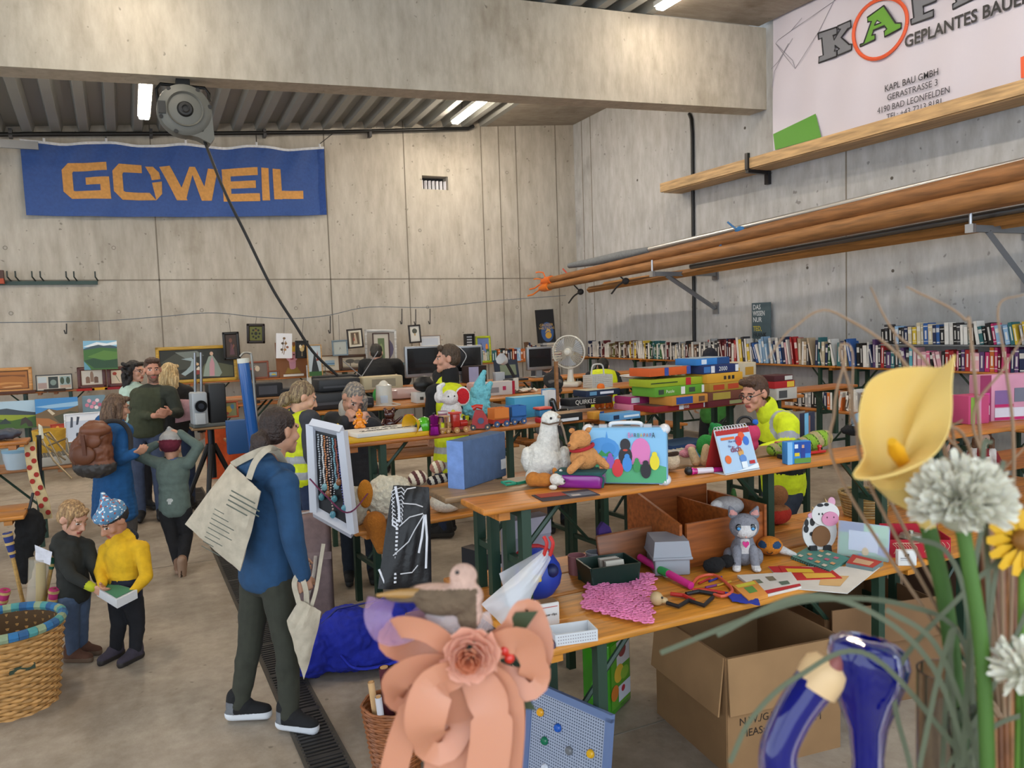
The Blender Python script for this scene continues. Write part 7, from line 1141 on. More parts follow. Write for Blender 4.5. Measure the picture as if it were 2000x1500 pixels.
for s in (-1, 1):
 fz(t, 'ear', [gy, '#c98f88'], [(s * .048, 0, .245, s * .06, 0, .275, .024, .008)], u, .004, fn=lambda p: 1 if p.y < -.012 and p.z > .245 else 0); fz(t, 'leg', [gy, '#d2cfcd'], [(s * .035, -.03, .09, s * .042, -.06, .015, .022, .02), (s * .044, -.075, .012, .02, .026, .013)], u, .005, fn=lambda p: 1 if p.z < .028 else 0); b = B(); b.sph(V((s * .03, -.058, .197)) * u, V((.014, .007, .016)) * u, m('#10131a', 'gloss'), 12, 8); b.out('eye', t); b = B(); b.sph(V((s * .031, -.064, .192)) * u, V((.008, .003, .007)) * u, m('#3a8ac0', 'gloss'), 10, 6); b.out('iris', t); fz(t, 'haunch', gy, [(s * .06, .03, .04, .03, .05, .04)], u, .006)
b = B(); b.prism([(0, -.016), (.015, .002), (.015, .012), (.008, .016), (0, .010), (-.008, .016), (-.015, .012), (-.015, .002)], 0, .006, m('#c9367e', 'cloth')); b.v = [V((p.x, -.056 - p.z, p.y + .125)) for p in b.v]; b.out('heart', t); ball(t, 'nose', '#c99484', (0, -.072, .165), .005)
P_ = Q_(1412, 1120); t = thing('plush_dog', 'small shaggy black plush dog lying left of the grey kitten', 'plush toy', P_ + V((0, .04, 0)), .2); fz(t, 'body', '#0f0f11', [(-.02, 0, .035, .065, .045, .036)], wr=.006); fz(t, 'head', '#0f0f11', [(.05, -.02, .042, .034, .034, .034)], wr=.005); ball(t, 'nose', '#1c1c20', (.055, -.058, .04), .006)
P_ = Q_(1515, 1088); t = thing('plush_fish', 'orange plush fish with blue eyes and white tail behind the grey kitten', 'plush toy', P_ + V((0, .04, 0)), face_cam(P_)); fz(t, 'body', ['#c97a1e', '#24466a'], [(0, 0, .05, .065, .05, .048)], fn=lambda p: 1 if p.y < -.02 and ((abs(p.x) - .035) / .02) ** 2 + ((p.z - .062) / .018) ** 2 < 1 else 0); fz(t, 'tail', '#cfccc8', [(.06, .0, .03, .12, -.01, .012, .022, .012)]); b = B(); b.tube(arc((0, -.05, .035), .014, 3.4, 6.0, 8), .003, '#4a2a10', 5); b.out('mouth', t)
t = thing('cow_board', 'flat wooden cow with a round cork belly standing behind the teal notebook', 'decoration', Q_(1617, 1082) + V((0, .06, 0)), -.42); cw = m('#d4d2cf', 'plain'); S_ = .00215
def cp(x, y): return ((x - 1617) * S_, (1076 - y) * S_)
def flat(pts, z0, z1, col, name, k='plain'): b = B(); b.prism(pts, z0, z1, m(col, k)); b.v = [V((p.x, -p.z, p.y)) for p in b.v]; b.out(name, t)
def ell(cx, cy, rx, ry, n=24): return [cp(cx + rx * math.cos(a * 2 * math.pi / n), cy - ry * math.sin(a * 2 * math.pi / n)) for a in range(n)]
flat(ell(1618, 1028, 41, 48), 0, .012, '#d4d2cf', 'body'); flat(ell(1630, 985, 33, 28), .0125, .022, '#d4d2cf', 'head'); flat(ell(1640, 996, 20, 17), .0225, .03, '#cf86a4', 'muzzle')
for x, y, rx, ry in ((1586, 1005, 5, 9), (1600, 1003, 6, 10), (1585, 1020, 6, 9), (1598, 1032, 5, 5), (1612, 1000, 6, 4), (1617, 963, 8, 4), (1632, 962, 6, 4)): flat(ell(x, y, rx, ry, 14), .0126 if y > 970 else .0221, .0145 if y > 970 else .0235, '#17171a', 'spot')
flat(ell(1620, 1038, 22, 25), .0126, .02, '#7a5434', 'cork_belly', 'card'); flat(ell(1600, 987, 12, 7, 14), .0126, .02, '#d09ab0', 'ear'); flat([cp(1608, 972), cp(1598, 965), cp(1600, 975)], .0126, .02, '#a98a5a', 'horn'); flat([cp(1632, 962), cp(1628, 946), cp(1638, 958)], .0126, .02, '#a98a5a', 'horn'); flat(ell(1645, 957, 9, 12, 14), .0126, .02, '#d09ab0', 'ear')
for x in (1620, 1612): flat(ell(x + 2, 984, 2, 2.6, 10), .0222, .0236, '#1a1a1a', 'eye')
for x in (1632, 1648): flat(ell(x, 992, 1.6, 2.2, 8), .0302, .0312, '#5a2a3a', 'nostril')
for x in (1600, 1634): flat([cp(x - 10, 1082), cp(x + 10, 1082), cp(x + 8, 1060), cp(x - 8, 1060)], 0, .03, '#1a1a1c', 'hoof')
def flatq(name, label, cat, pts, th, col, z=ZT, k='card', group=None, prints=()):
 P4 = [onz(x, y, z) for x, y in pts]; c = sum(P4, V((0, 0, 0))) / 4; t = thing(name, label, cat, V((c.x, c.y, z)), 0, group); b = B(); b.prism([(p.x - c.x, p.y - c.y) for p in P4], 0, th, m(col, k)); b.out('body', t)
 for i, (pn, cc, u0, v0, u1, v1) in enumerate(prints):
  q = lambda u, v: lerp(lerp(P4[0], P4[1], u), lerp(P4[3], P4[2], u), v) - V((c.x, c.y, z)); b = B(); z1 = th + .0008 + .0004 * i; b.poly([V((p.x, p.y, z1)) for p in (q(u0, v0), q(u0, v1), q(u1, v1), q(u1, v0))], m(cc, k)); b.out(pn, t)
 return t, P4
t, P4 = flatq('notebook', 'teal spiral notebook with pink cupcake pattern on the nearest table', 'notebook', ((1585, 1068), (1662, 1095), (1620, 1120), (1545, 1092)), .012, '#4f8a80', k='plain', prints=[('sticker', ('#c9667a', '#d9a06a', '#d8c9b5')[i % 3], u, v, u + .1, v + .12) for i, (u, v) in enumerate(((.1, .2), (.3, .1), (.5, .15), (.72, .2), (.2, .5), (.42, .4), (.62, .45), (.82, .55), (.1, .75), (.35, .72), (.55, .75), (.75, .8)))])
for i in range(16): q = lerp(P4[3], P4[2], (i + .5) / 16) - t.location; b = B(); b.tube(arc((q.x, q.y, .006), .008, 0, 6.28, 9, V((0, 1, 0)), V((0, 0, 1))), .0016, '#1c1c1e', 5); b.out('spiral_ring', t)
c, w, rz, h = quadbox((1644, 1085), (1740, 1102), ZT, .02, 68); t = thing('wrapped_picture', 'pale green and blue child picture frame wrapped in clear film', 'picture frame', V((c.x, c.y + .02, ZT)), rz + .1); t.rotation_euler = (-.15, 0, rz + .1)
b = B(); b.rbox((0, 0, h / 2), (w, .018, h), m('#6f7fb4', 'plain'), .004); b.out('frame', t); art('print', t, w * .98, h * .98, [Rr('#6fae86', 0, 0, 1, 1), Rr('#5a6ea4', 0, .7, .5, 1), Rr('#8fc9a0', .5, .65, 1, 1), Rr('#6f7fb4', .78, .0, 1, .4), Rr('#c3cfe4', .2, .2, .8, .78), Pg('#3f8a4a', .3, 0, 1, 0, 1, .1, .8, .16, .6, .08, .45, .2), E('#d9b13a', .55, .2, .07, .12), E('#3a6ab0', .45, .1, .04, .05)], -.0095, (0, 0, h / 2)); b = B(); b.sheet([[(w * (i / 8 - .5) * 1.02, -.016 - .004 * noise.noise(V((i, j, 1))), h * j / 6 * 1.02) for i in range(9)] for j in range(7)], m('#dfe6f0', 'film')); b.out('film_wrap', t)
c, w, rz, h = quadbox((1747, 1092), (1868, 1093), ZT, .16, 50); t = thing('gift_box', 'open red box with pale line drawings and a lace figure inside', 'box', V((c.x + .0, c.y + .03, ZT)), rz); rd = m('#a8142a', 'card'); w = .28
for s, cc, dd in (((0, -.08, .045), (w, .005, .09), 'front_panel'), ((0, .08, .065), (w, .005, .13), 'back_panel'), ((-w / 2, 0, .05), (.005, .16, .1), 'side_panel'), ((w / 2, 0, .05), (.005, .16, .1), 'side_panel'), ((0, 0, .004), (w, .16, .006), 'bottom')): b = B(); b.box(s, cc, rd); b.out(dd, t)
b = B()
for i in range(9): x = -.12 + .012 * i; b.tube(curve([(x, -.0835, .02), (x + .012, -.0835, .05), (x - .006, -.0835, .07), (x + .02, -.0835, .075)], 10), .0016, m('#c9a28a', 'card'), 4)
for i in range(6): x = .02 + .02 * i; b.tube(curve([(x, -.0835, .03), (x + .015, -.0835, .06), (x + .002, -.0835, .08)], 8), .0014, m('#c9a28a', 'card'), 4)
b.out('line_drawing', t); t2 = thing('silver_lid', 'silver sugar bowl lid lying in the open red box', 'lid', t.location + V((-.02, 0, .006))); b = B(); b.lathe([(0, 0), (.05, 0), (.06, .08), (.05, .095), (.012, .1), (.012, .112), (0, .116)], m('#a9a79c', 'metal'), 24); b.out('lid', t2)
c, w, rz, h = quadbox((1756, 1106), (1790, 1104), ZT, .03, 30); cuboid('white_carton', 'small white carton with black text in front of the red box', 'box', c, (w, .035, h), '#d6d5d2', rz - .15, None, (('dark_square', '#1c1c1e', 'f', .35, .62, .58, .8), ('text_line', '#8a8a8c', 'f', .12, .48, .6, .54), ('text_line', '#a9a9ab', 'f', .12, .36, .55, .40)))
flatq('game_box', 'flat red and grey card game box beside the wrapped frame', 'game box', ((1665, 1090), (1725, 1105), (1705, 1118), (1652, 1108)), .02, '#6f7f80', prints=(('cover', '#b5382a', .02, .02, .98, .98), ('photo', '#c9a27a', .2, .3, .8, .8)))
mags = (('wide white magazine with red heading under the notebook', ((1500, 1108), (1720, 1108), (1655, 1160), (1540, 1150)), '#cfcac2', (('heading', '#b51f24', .0, .0, .3, .3), ('photo', '#c9a26a', .5, .4, .8, .8))), ('red and yellow comic magazine in front of the notebook', ((1520, 1108), (1620, 1112), (1645, 1132), (1540, 1136)), '#b8211c', (('title', '#d9b42a', .1, .2, .6, .5), ('photo', '#d9a83a', .35, .55, .9, .95))), ('white magazine with dark leaf sketches near the kitten', ((1440, 1128), (1545, 1122), (1565, 1150), (1490, 1168)), '#d2cdc6', (('sketch', '#6a6f5a', .15, .3, .3, .5), ('sketch', '#7a6f5a', .45, .2, .6, .45), ('sketch', '#5a6a5a', .6, .55, .8, .75), ('edge', '#b5232a', 0, .85, 1, 1))), ('orange comic magazine right of the stretch band', ((1430, 1150), (1475, 1140), (1500, 1168), (1462, 1178)), '#d08a3a', (('figure', '#5a8a3a', .3, .3, .7, .7), ('title', '#c9c13a', .1, .05, .9, .25))))
for i, (lab, pts, col, pr) in enumerate(mags): flatq('magazine', lab, 'magazine', pts, .004 + .004 * i, col, prints=pr, group='magazines on the nearest table')
for i, (px, py, c) in enumerate(((1365, 1142, '#a8242a'), (1385, 1138, '#2a2f8a'), (1400, 1146, '#b5922a'), (1378, 1150, '#6a2a7a'))): a = Q_(px, py); b = B(); b.cyl((0, 0, .006), (.09, .03 - .01 * i, .006), .005, m(c, 'plain'), 8); single(b, 'pencil', ('dark red', 'dark blue', 'ochre', 'purple')[i] + ' coloured pencil beside the pink fitness bar', 'pencil', a, 0, 'pencils beside the fitness bar')
b = B(); a = [Q_(x, y) for x, y in ((1415, 1160), (1480, 1172), (1485, 1186), (1430, 1178))]; b.sheet([[lerp(lerp(a[0], a[1], i / 10), lerp(a[3], a[2], i / 10), j / 6) + V((0, 0, .008 + .006 * noise.noise(V((i * .7, j * .7, 2))))) for i in range(11)] for j in range(7)], m('#1c2f9a', 'cloth'), .003); single(b, 'cloth', 'bright blue crumpled cloth at the table edge under the orange magazine', 'cloth')
c, w, rz, h = quadbox((1045, 1222), (1083, 1222), ZT, .05, 38); t = cuboid('paperclip_box', 'open white carton labelled paper clips at the left table end', 'box', V((c.x + .01, c.y, ZT)), (.085, .06, .09), '#d2cfcc', -.1, None, (('red_line', '#b5453a', 'f', .1, .82, .9, .85), ('inside', '#7a5c40', 't', .06, .08, .94, .92)), txt=('paper clips', .014, '#2a2a2e'))
c, w, rz, h = quadbox((1084, 1262), (1167, 1250), ZT, .09, 20); t = thing('plastic_tray', 'empty white plastic tray with a dotted side on the nearest table', 'tray', V((c.x, c.y, ZT)), rz); wm = m('#cbcdd0', 'plain', .4); L_ = .165
for s, dd, nm in (((0, -.05, .022), (L_, .005, .044), 'side_panel'), ((0, .05, .022), (L_, .005, .044), 'side_panel'), ((-L_ / 2, 0, .022), (.005, .1, .044), 'side_panel'), ((L_ / 2, 0, .022), (.005, .1, .044), 'side_panel'), ((0, 0, .004), (L_, .1, .006), 'bottom')): b = B(); b.box(s, dd, wm); b.out(nm, t)
b = B()
for i in range(16):
 for j in range(3): b.box((-L_ / 2 + .01 + i * .0097, -.0528, .01 + .012 * j), (.004, .001, .004), '#8f8a90')
b.out('dot_pattern', t)
flatq('toy_gadget', 'flat dark gadget with an orange button left of the white tray', 'toy', ((1040, 1240), (1075, 1248), (1085, 1266), (1058, 1278)), .018, '#26244a', prints=(('button', '#d9872a', .5, .6, .9, .95), ('panel', '#8f8f96', .1, .1, .8, .5)))
P_ = V((1.56, 3.02, ZT)); t = thing('toy_ball', 'blue shape sorting ball with yellow and red pieces behind the table leg', 'toy', P_); ball(t, 'body', '#16389c', (0, 0, .115), .115, 'plain'); b = B(); b.box((-.05, -.092, .13), (.045, .03, .03), '#d9b92a'); b.out('yellow_piece', t); b = B(); b.tube([(.116 * math.cos(a * .2618), .03, .115 + .116 * math.sin(a * .2618)) for a in range(25)], .01, '#a81c24', 6); b.out('red_seam', t); b = B(); b.sph((.03, -.095, .15), (.03, .03, .03), '#0c1c50', 10, 8); b.out('hole', t)
cuboid('carton', 'tall pale grey carton behind the blue shape ball', 'carton', V((1.66, 3.3, ZT)), (.22, .1, .30), '#8d8a96', .05, None, (('flap', '#a29fab', 'f', .0, .72, 1, 1),)); cuboid('carton', 'tall brown wooden panel behind the pale carton', 'panel', V((1.75, 3.44, ZT)), (.2, .03, .40), '#7a5a40', .05)
# ---------------------------------------------------------------- bags, basket, stands and things on the floor
def quad(name, parent, corners, depths, mt, n=14, bulge=.03, th=.006, seed=1, off=0):
 """soft four-cornered cloth piece: corners as photo pixel + depth"""
 c = [CAMP + ray(x, y) * (d + off) for (x, y), d in zip(corners, depths)]; rows = []
 for j in range(n + 1):
  r = []
  for i in range(n + 1):
   u, v = i / n, j / n; q = lerp(lerp(c[0], c[1], u), lerp(c[3], c[2], u), v); w = math.sin(math.pi * u) * math.sin(math.pi * v)
   r.append(q - W_ * (bulge * w ** .6 + .012 * noise.noise(V((u * 5, v * 3 + u * 4, seed)))))
  rows.append(r)
 b = B(); b.sheet(rows, m(mt, 'cloth') if isinstance(mt, str) else mt, th); return b.out(name, parent, True)
def strip(name, parent, pts, width, mt, th=.004, n=20, side=None):
 P_ = curve(pts, n); b = B(); rows = []
 for i, p in enumerate(P_):
  t = (P_[min(i + 1, n - 1)] - P_[max(i - 1, 0)]).normalized(); a = (side or t.cross(W_)); a = a.normalized() if a.length > 1e-6 else U_; rows.append([p - a * width / 2, p + a * width / 2])
 b.sheet(rows, m(mt, 'cloth') if isinstance(mt, str) else mt, th); return b.out(name, parent, parent is not None)
def pt(px, py, d): return CAMP + ray(px, py) * d
D1 = (V((.60, 4.1, 1.1)) - CAMP).dot(W_)
t = thing('tote_bag', 'cream cotton tote bag with small printed text hanging on the back of the blue fleece', 'bag', pt(440, 1010, D1)); cr = m('#b8ac98', 'cloth')
cs = [(452, 906), (510, 960), (470, 1115), (363, 1024)]; ds = [D1 - .10, D1 - .26, D1 - .22, D1 - .05]
quad('front', t, cs, ds, cr, bulge=.05, seed=2); quad('back', t, cs, ds, cr, bulge=-.03, seed=3, off=.02)
strip('strap', t, [pt(454, 908, D1 - .1), pt(488, 890, D1 - .18), pt(520, 878, D1 - .17), pt(540, 882, D1 - .12), pt(556, 905, D1 - .02)], .035, cr); strip('strap', t, [pt(486, 935, D1 - .22), pt(500, 900, D1 - .23), pt(525, 876, D1 - .2), pt(545, 880, D1 - .1)], .03, cr)
for i in range(13):
 x0, y0 = 432 - i * 3.2 + (20 if i < 4 else 0), 958 + i * 9; L = (46, 58, 60, 40, 18, 30, 44, 38, 46, 26, 34, 20, 36)[i]; sl = .55
 a, e = pt(x0, y0, D1 - .29), pt(x0 + L, y0 + L * sl, D1 - .31); b = B(); b.tube([a, e], .0022 if i > 3 else .0034, m('#5c6158', 'cloth'), 4); b.out('print_line', t, True)
t = thing('tote_bag', 'empty cream cloth bag hanging from the hand of the blue fleece wearer', 'bag', pt(597, 1200, D1 - .18)); d = D1 - .16
quad('front', t, [(586, 1172), (628, 1195), (594, 1326), (562, 1212)], [d - .02, d, d, d - .02], cr, bulge=.03, seed=5); quad('back', t, [(586, 1172), (628, 1195), (594, 1326), (562, 1212)], [d - .02, d, d, d - .02], cr, bulge=-.02, seed=6, off=.015)
strip('strap', t, [pt(584, 1178, d - .02), pt(575, 1140, d - .03), pt(586, 1122, d - .03), pt(597, 1150, d - .02), pt(600, 1182, d)], .025, cr); strip('strap', t, [pt(608, 1186, d), pt(618, 1150, d), pt(626, 1100, d + .02), pt(632, 1062, d + .03)], .018, cr)
D2 = (V((-.0, 7.2, 1.2)) - CAMP).dot(W_); P_ = pt(183, 872, D2 - .30); t = thing('backpack', 'brown leather backpack with dark grey base worn over the blue coat', 'backpack', P_, -.45); lb = '#6f3f26'
fz(t, 'body', [lb, '#35312f'], [(-.02, 0, -.05, .17, .11, .17), (.02, 0, .08, .13, .09, .13), (0, 0, -.16, .17, .11, .09)], 1, .01, 'plain', 3, lambda p: 1 if p.z < -.13 else 0, .008); fz(t, 'flap', lb, [(.04, -.03, .13, .12, .09, .06), (.02, -.09, .05, .09, .03, .06)], 1, .01, 'plain'); fz(t, 'pocket', '#643820', [(-.03, -.11, -.05, .10, .03, .08)], 1, .01, 'plain'); b = B(); b.box((-.0, -.145, .03), (.03, .012, .16), m('#5a301c', 'plain'), rx=.1); b.out('strap', t); b = B(); b.tube(curve([(.05, 0, .15), (.11, .04, .19), (.18, .1, .17), (.23, .12, .08), (.24, .1, -.05)], 14), .018, m('#2d2a2a', 'cloth'), 8); b.out('shoulder_strap', t)
b = B(); A4 = [pt(188, 1148, 4.76), pt(216, 1138, 4.84), pt(268, 1152, 4.68), pt(228, 1172, 4.56)]
t = thing('picture_book', 'open white and green picture book held by the two children', 'book', pt(228, 1155, 4.7)); b.add(A4 + [p - V((0, 0, .05)) for p in A4], [(0, 1, 2, 3), (7, 6, 5, 4), (0, 3, 7, 4), (3, 2, 6, 7), (2, 1, 5, 6), (1, 0, 4, 5)], m('#cfcfd0', 'card'), False); b.out('pages', t, True); b = B(); b.poly([lerp(p, sum(A4, V((0, 0, 0))) / 4, .12) + V((0, 0, .004)) for p in A4], m('#3f7a5a', 'card')); b.out('cover_print', t, True)
D3 = (V((.6, 9.6, 1.1)) - CAMP).dot(W_); t = thing('shoulder_bag', 'pale pink quilted shoulder bag of the blond person', 'bag', pt(362, 805, D3 - .25)); quad('front', t, [(346, 780), (382, 782), (380, 818), (343, 826)], [D3 - .3] * 4, '#b98f95', bulge=.06); quad('back', t, [(346, 780), (382, 782), (380, 818), (343, 826)], [D3 - .3] * 4, '#b98f95', bulge=-.04, off=.01)
C_ = ony(411, 832, 8.9); t = thing('tripod_table', 'small wooden board on a black tripod carrying the grey film projector', 'tripod', V((C_.x, C_.y, 0))); zt = C_.z
b = B(); b.rbox((0, 0, zt - .012), (.40, .30, .024), m('#8a6a45', 'wood'), .01); b.out('board', t); b = B(); b.tube([(0, 0, zt - .02), (0, 0, zt - .55)], .035, m('#3a3b3f', 'metal'), 12); b.out('column', t)
for a in (2.5, 4.4, .5): b = B(); b.tube([(.03 * math.cos(a), .03 * math.sin(a), zt - .2), (.42 * math.cos(a), .42 * math.sin(a), .02)], [.03, .02], '#161618', 8); b.out('leg', t)
t = thing('film_projector', 'grey silver film projector with black case and upright reel arms', 'projector', V((C_.x - .02, C_.y, zt)), .1); b = B(); b.rbox((0, 0, .02), (.34, .24, .04), m('#5a5c58', 'plain'), .01); b.out('base', t); b = B(); b.rbox((-.09, -.02, .2), (.15, .2, .34), m('#a3a8ac', 'plain', .4), .02); b.out('housing', t); b = B(); b.rbox((.09, 0, .24), (.17, .22, .42), m('#1a1b1c', 'plain'), .015); b.out('back_case', t); b = B(); b.cyl((-.09, -.12, .23), (-.09, -.17, .23), .06, m('#111214', 'gloss'), 24); b.cyl((-.09, -.17, .23), (-.09, -.175, .23), .03, m('#30343c', 'gloss'), 16); b.out('lens', t)
for x in (-.11, -.05): b = B(); b.tube([(x, 0, .36), (x + .02, 0, .78)], .014, m('#8f9296', 'metal'), 8); b.out('reel_arm', t)
b = B(); b.rbox((-.1, -.13, .1), (.1, .06, .12), m('#b5b9bb', 'plain'), .008); b.out('front_box', t)
zt_ = ony(475, 700, 7.3); t = thing('tube', 'tall blue cardboard tube with white end standing behind the blue fleece wearer', 'tube', V((zt_.x + .12, 7.3, 0))); b = B(); b.tube([(0, 0, 0), (-.12, 0, zt_.z - .04)], .05, m('#1c559a', 'gloss'), 18); b.out('shaft', t); b = B(); b.tube([(-.12, 0, zt_.z - .04), (-.122, 0, zt_.z)], .052, m('#cfcfc4', 'plain'), 18); b.out('end_cap', t)
b = B(); hk = ony(487, 696, 7.5); b.tube(curve([hk + V((-.08, 0, .0)), hk + V((-.05, 0, .03)), hk + V((.0, 0, .03)), hk + V((.02, 0, -.02)), hk + V((.03, 0, -.4)), hk + V((.06, 0, -hk.z))], 24), .011, m('#a9a8a2', 'metal'), 8); single(b, 'walking_stick', 'thin metal walking stick with bent grip beside the blue tube', 'walking stick')
t = thing('wicker_basket', 'large round wicker laundry basket with checked cloth rim at the left edge', 'basket', (-.66, 5.0, 0)); wk = m('#b98a50', 'wood'); hB = .44; rr0, rr1 = .22, .27
for half in (0,):
 b = B(); N_ = 64; K = 22
 rows = [[((rr0 + (rr1 - rr0) * k / K + .008 * math.sin(a * math.pi * 2 * 16 / N_ + math.pi * (k % 2))) * math.cos(a * 2 * math.pi / N_), (rr0 + (rr1 - rr0) * k / K + .008 * math.sin(a * math.pi * 2 * 16 / N_ + math.pi * (k % 2))) * math.sin(a * 2 * math.pi / N_), hB * k / K) for a in range(N_ + 1)] for k in range(K + 1)]
 for r in rows: b.tube(r, .0115, wk, 5, False)
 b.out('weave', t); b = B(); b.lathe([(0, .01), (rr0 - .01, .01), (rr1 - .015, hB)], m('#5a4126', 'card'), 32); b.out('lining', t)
b = B(); n = 40
for i in range(n):
 a0, a1 = i * 2 * math.pi / n, (i + 1) * 2 * math.pi / n; b.tube([(1.01 * rr1 * math.cos(a), 1.01 * rr1 * math.sin(a), hB + .012) for a in (a0, (a0 + a1) / 2, a1)], .026, m(('#2f5a86', '#4a8a8a', '#8a9a7a', '#2f6a9a')[i % 4], 'cloth'), 8, False)
b.out('checked_rim', t); b = B(); b.box((.09, -.237, .27), (.12, .01, .03), '#2a3a2a', rz=.37); b.out('grip_hole', t)
def torch(px0, py0, px1, py1, col, label, d=4.95, r=.028):
 a, e = pt(px0, py0, d), pt(px1, py1, d - .05); t = thing('garden_torch', label, 'torch', a); b = B(); b.tube([a, e], .012, m('#b08a4c', 'wood'), 8); b.out('cane', t, True); dd = (e - a).normalized()
 b = B(); b.tube([e - dd * .16, e - dd * .02, e], [r * .5, r, r * .95], m(col, 'cloth'), 12); b.out('wick_cage', t, True)
 for k in (.13, .07, .015): b = B(); b.tube([e - dd * (k + .008), e - dd * (k - .008)], r * (1.12 - k * 2.6), m('#b99b62', 'wood'), 12); b.out('band', t, True)
torch(50, 1200, 14, 1040, '#27346e', 'bamboo garden torch with blue cage standing in the wicker basket'); torch(75, 1230, 110, 1062, '#1f5a42', 'bamboo garden torch with green cage standing in the wicker basket', 4.85)
for x0, y0, x1, y1, lab in ((-10, 1215, 10, 1152, 'leftmost'), (4, 1240, 8, 1195, 'lowest'), (25, 1240, 36, 1195, 'second lowest'), (95, 1215, 106, 1150, 'rightmost')): torch(x0, y0 + 40, x1, y1, '#a82a62', '%s pink lantern torch at the rim of the wicker basket' % lab, 4.8, .03)
t = thing('film_roll', 'roll wrapped in clear film with a paper slip standing in the basket', 'roll', pt(72, 1180, 4.78)); b = B(); b.tube([pt(62, 1225, 4.82), pt(75, 1130, 4.78), pt(78, 1090, 4.78)], [.045, .055, .06], m('#cfc6b4', 'film'), 14); b.out('film', t, True); b = B(); b.tube([pt(80, 1180, 4.8), pt(80, 1100, 4.8)], .028, m('#b59a4a', 'plain'), 12); b.out('core', t, True); quad('paper_slip', t, [(68, 1064), (102, 1078), (98, 1104), (70, 1094)], [4.74] * 4, '#cfcdd4', 4, .0, .001)
P_ = onz(35, 858, 1.25); t = thing('folded_bags', 'grey and white plastic bags folded on the bench at the left edge', 'bag', V((P_.x - .25, 6.88, 1.25))); fz(t, 'white_bag', '#b9b4b4', [(-.05, 0, .05, .18, .09, .05), (.1, .02, .04, .12, .08, .04)], 1, .012, 'plain', wr=.012); fz(t, 'dark_bag', '#3f4450', [(.17, -.03, .05, .12, .07, .04)], 1, .012, 'plain', wr=.01)
P_ = onz(110, 905, TAB); t = thing('typewriter', 'pale grey portable typewriter with rows of keys on the far left table', 'typewriter', V((P_.x - .05, 8.85, TAB)), .2); b = B(); b.rbox((0, 0, .05), (.36, .3, .1), m('#a9a49a', 'plain'), .02); b.out('body', t); b = B()
for i in range(10):
 for j in range(4): b.box((-.14 + .031 * i, -.14 + .03 * j, .105 + .006 * j), (.022, .02, .01), '#6a665e')
b.out('keys', t)
P_ = onz(112, 880, TAB); t = thing('lamp_shade', 'yellow cylindrical lamp shade behind the typewriter', 'lamp', V((P_.x, 9.1, TAB))); b = B(); b.lathe([(.13, .06), (.15, .32), (.145, .32), (.125, .06)], m('#c79a34', 'cloth'), 28); b.out('shade', t); b = B(); b.cyl((0, 0, 0), (0, 0, .08), .05, '#6a5a40'); b.out('base', t)
P_ = onz(44, 905, TAB); t = thing('plastic_tub', 'transparent plastic tub with pale blue lid on the far left table', 'tub', V((P_.x, 8.8, TAB))); b = B(); b.lathe([(0, 0), (.10, 0), (.12, .1), (.125, .16)], m('#a9b9c4', 'plain', .2), 24); b.out('tub', t); b = B(); b.lathe([(.13, .16), (.13, .185), (0, .19)], m('#6f94ac', 'plain'), 24); b.out('lid', t)
t = thing('drying_rack', 'folding frame of thin metal rods standing over the far left table', 'rack', pt(110, 890, 6.9))
for pts in ([(75, 842), (110, 862), (145, 905)], [(78, 850), (105, 900), (140, 935)], [(75, 862), (128, 898)], [(88, 846), (120, 905)], [(95, 870), (130, 856)], [(130, 856), (140, 905)], [(70, 852), (96, 844), (150, 912)]): b = B(); b.tube([pt(x, y, 6.9) for x, y in pts], .008, m('#8f7d62', 'metal'), 6); b.out('rod', t, True)
quad('pale_cloth', t, [(76, 828), (82, 832), (86, 856), (78, 858)], [6.88] * 4, '#d6d0b8', 4, .01)
t = thing('novelty_scarf', 'long cream scarf with red pizza print hanging from a black pole', 'scarf', pt(75, 940, 5.9)); b = B(); b.tube([pt(76, 850, 5.95), pt(80, 1015, 5.95)], .016, '#121214', 8); b.out('pole', t, True); sp_ = [pt(58, 864, 5.9), pt(62, 900, 5.88), pt(70, 940, 5.86), pt(84, 975, 5.88), pt(92, 1013, 5.9)]; strip('cloth', t, sp_, .085, '#c7b183', n=30)
for i in range(12): q = curve(sp_, 13)[i] - W_ * .008 + R_ * (.022 if i % 2 else -.02); b = B(); b.cyl(q, q - W_ * .003, .019, m('#97271c', 'cloth'), 10); b.out('pizza_spot', t, True)
t = thing('dark_coat', 'black coat or bag hanging beside the girl at the left bench', 'coat', pt(62, 1060, 5.75)); fz(t, 'cloth', '#101012', [(0, 0, .1, .1, .06, .16), (-.06, 0, -.1, .07, .05, .2)], 1, .012, 'cloth', wr=.01); b = B(); b.tube([(0, 0, .24), (.03, .02, .36)], .01, '#101012', 6); b.out('loop', t)
P_ = onz(622, 1190, 0); t = thing('mattress_bag', 'tall mauve folded mattress bag with white zip and strap standing at the table end', 'mattress', V((1.04, 5.32, 0)), -.25); b = B(); b.rbox((0, 0, .39), (.30, .2, .76), m('#85706f', 'cloth'), .035, seg=4); b.out('cushion', t); b = B(); b.tube(curve([(-.13, -.105, .3), (-.14, -.104, .5), (-.12, -.104, .68), (-.1, -.1, .765), (.02, -.02, .775)], 16), .008, m('#d0ccd0', 'cloth'), 6); b.out('zip', t); b = B(); b.box((0, -.103, .5), (.3, .006, .05), m('#8a7674', 'cloth'), ry=.05); b.out('band', t); b = B(); b.tube(curve([(.05, -.11, .5), (.03, -.13, .38), (-.03, -.12, .2), (.0, -.11, .48)], 16), .012, m('#b9aca0', 'cloth'), 6, flat=.4); b.out('strap', t)
t = thing('duffel_bag', 'big bright blue duffel bag with handle lying on the floor', 'bag', V((1.22, 4.50, 0)), -.04); bl = '#16259a'
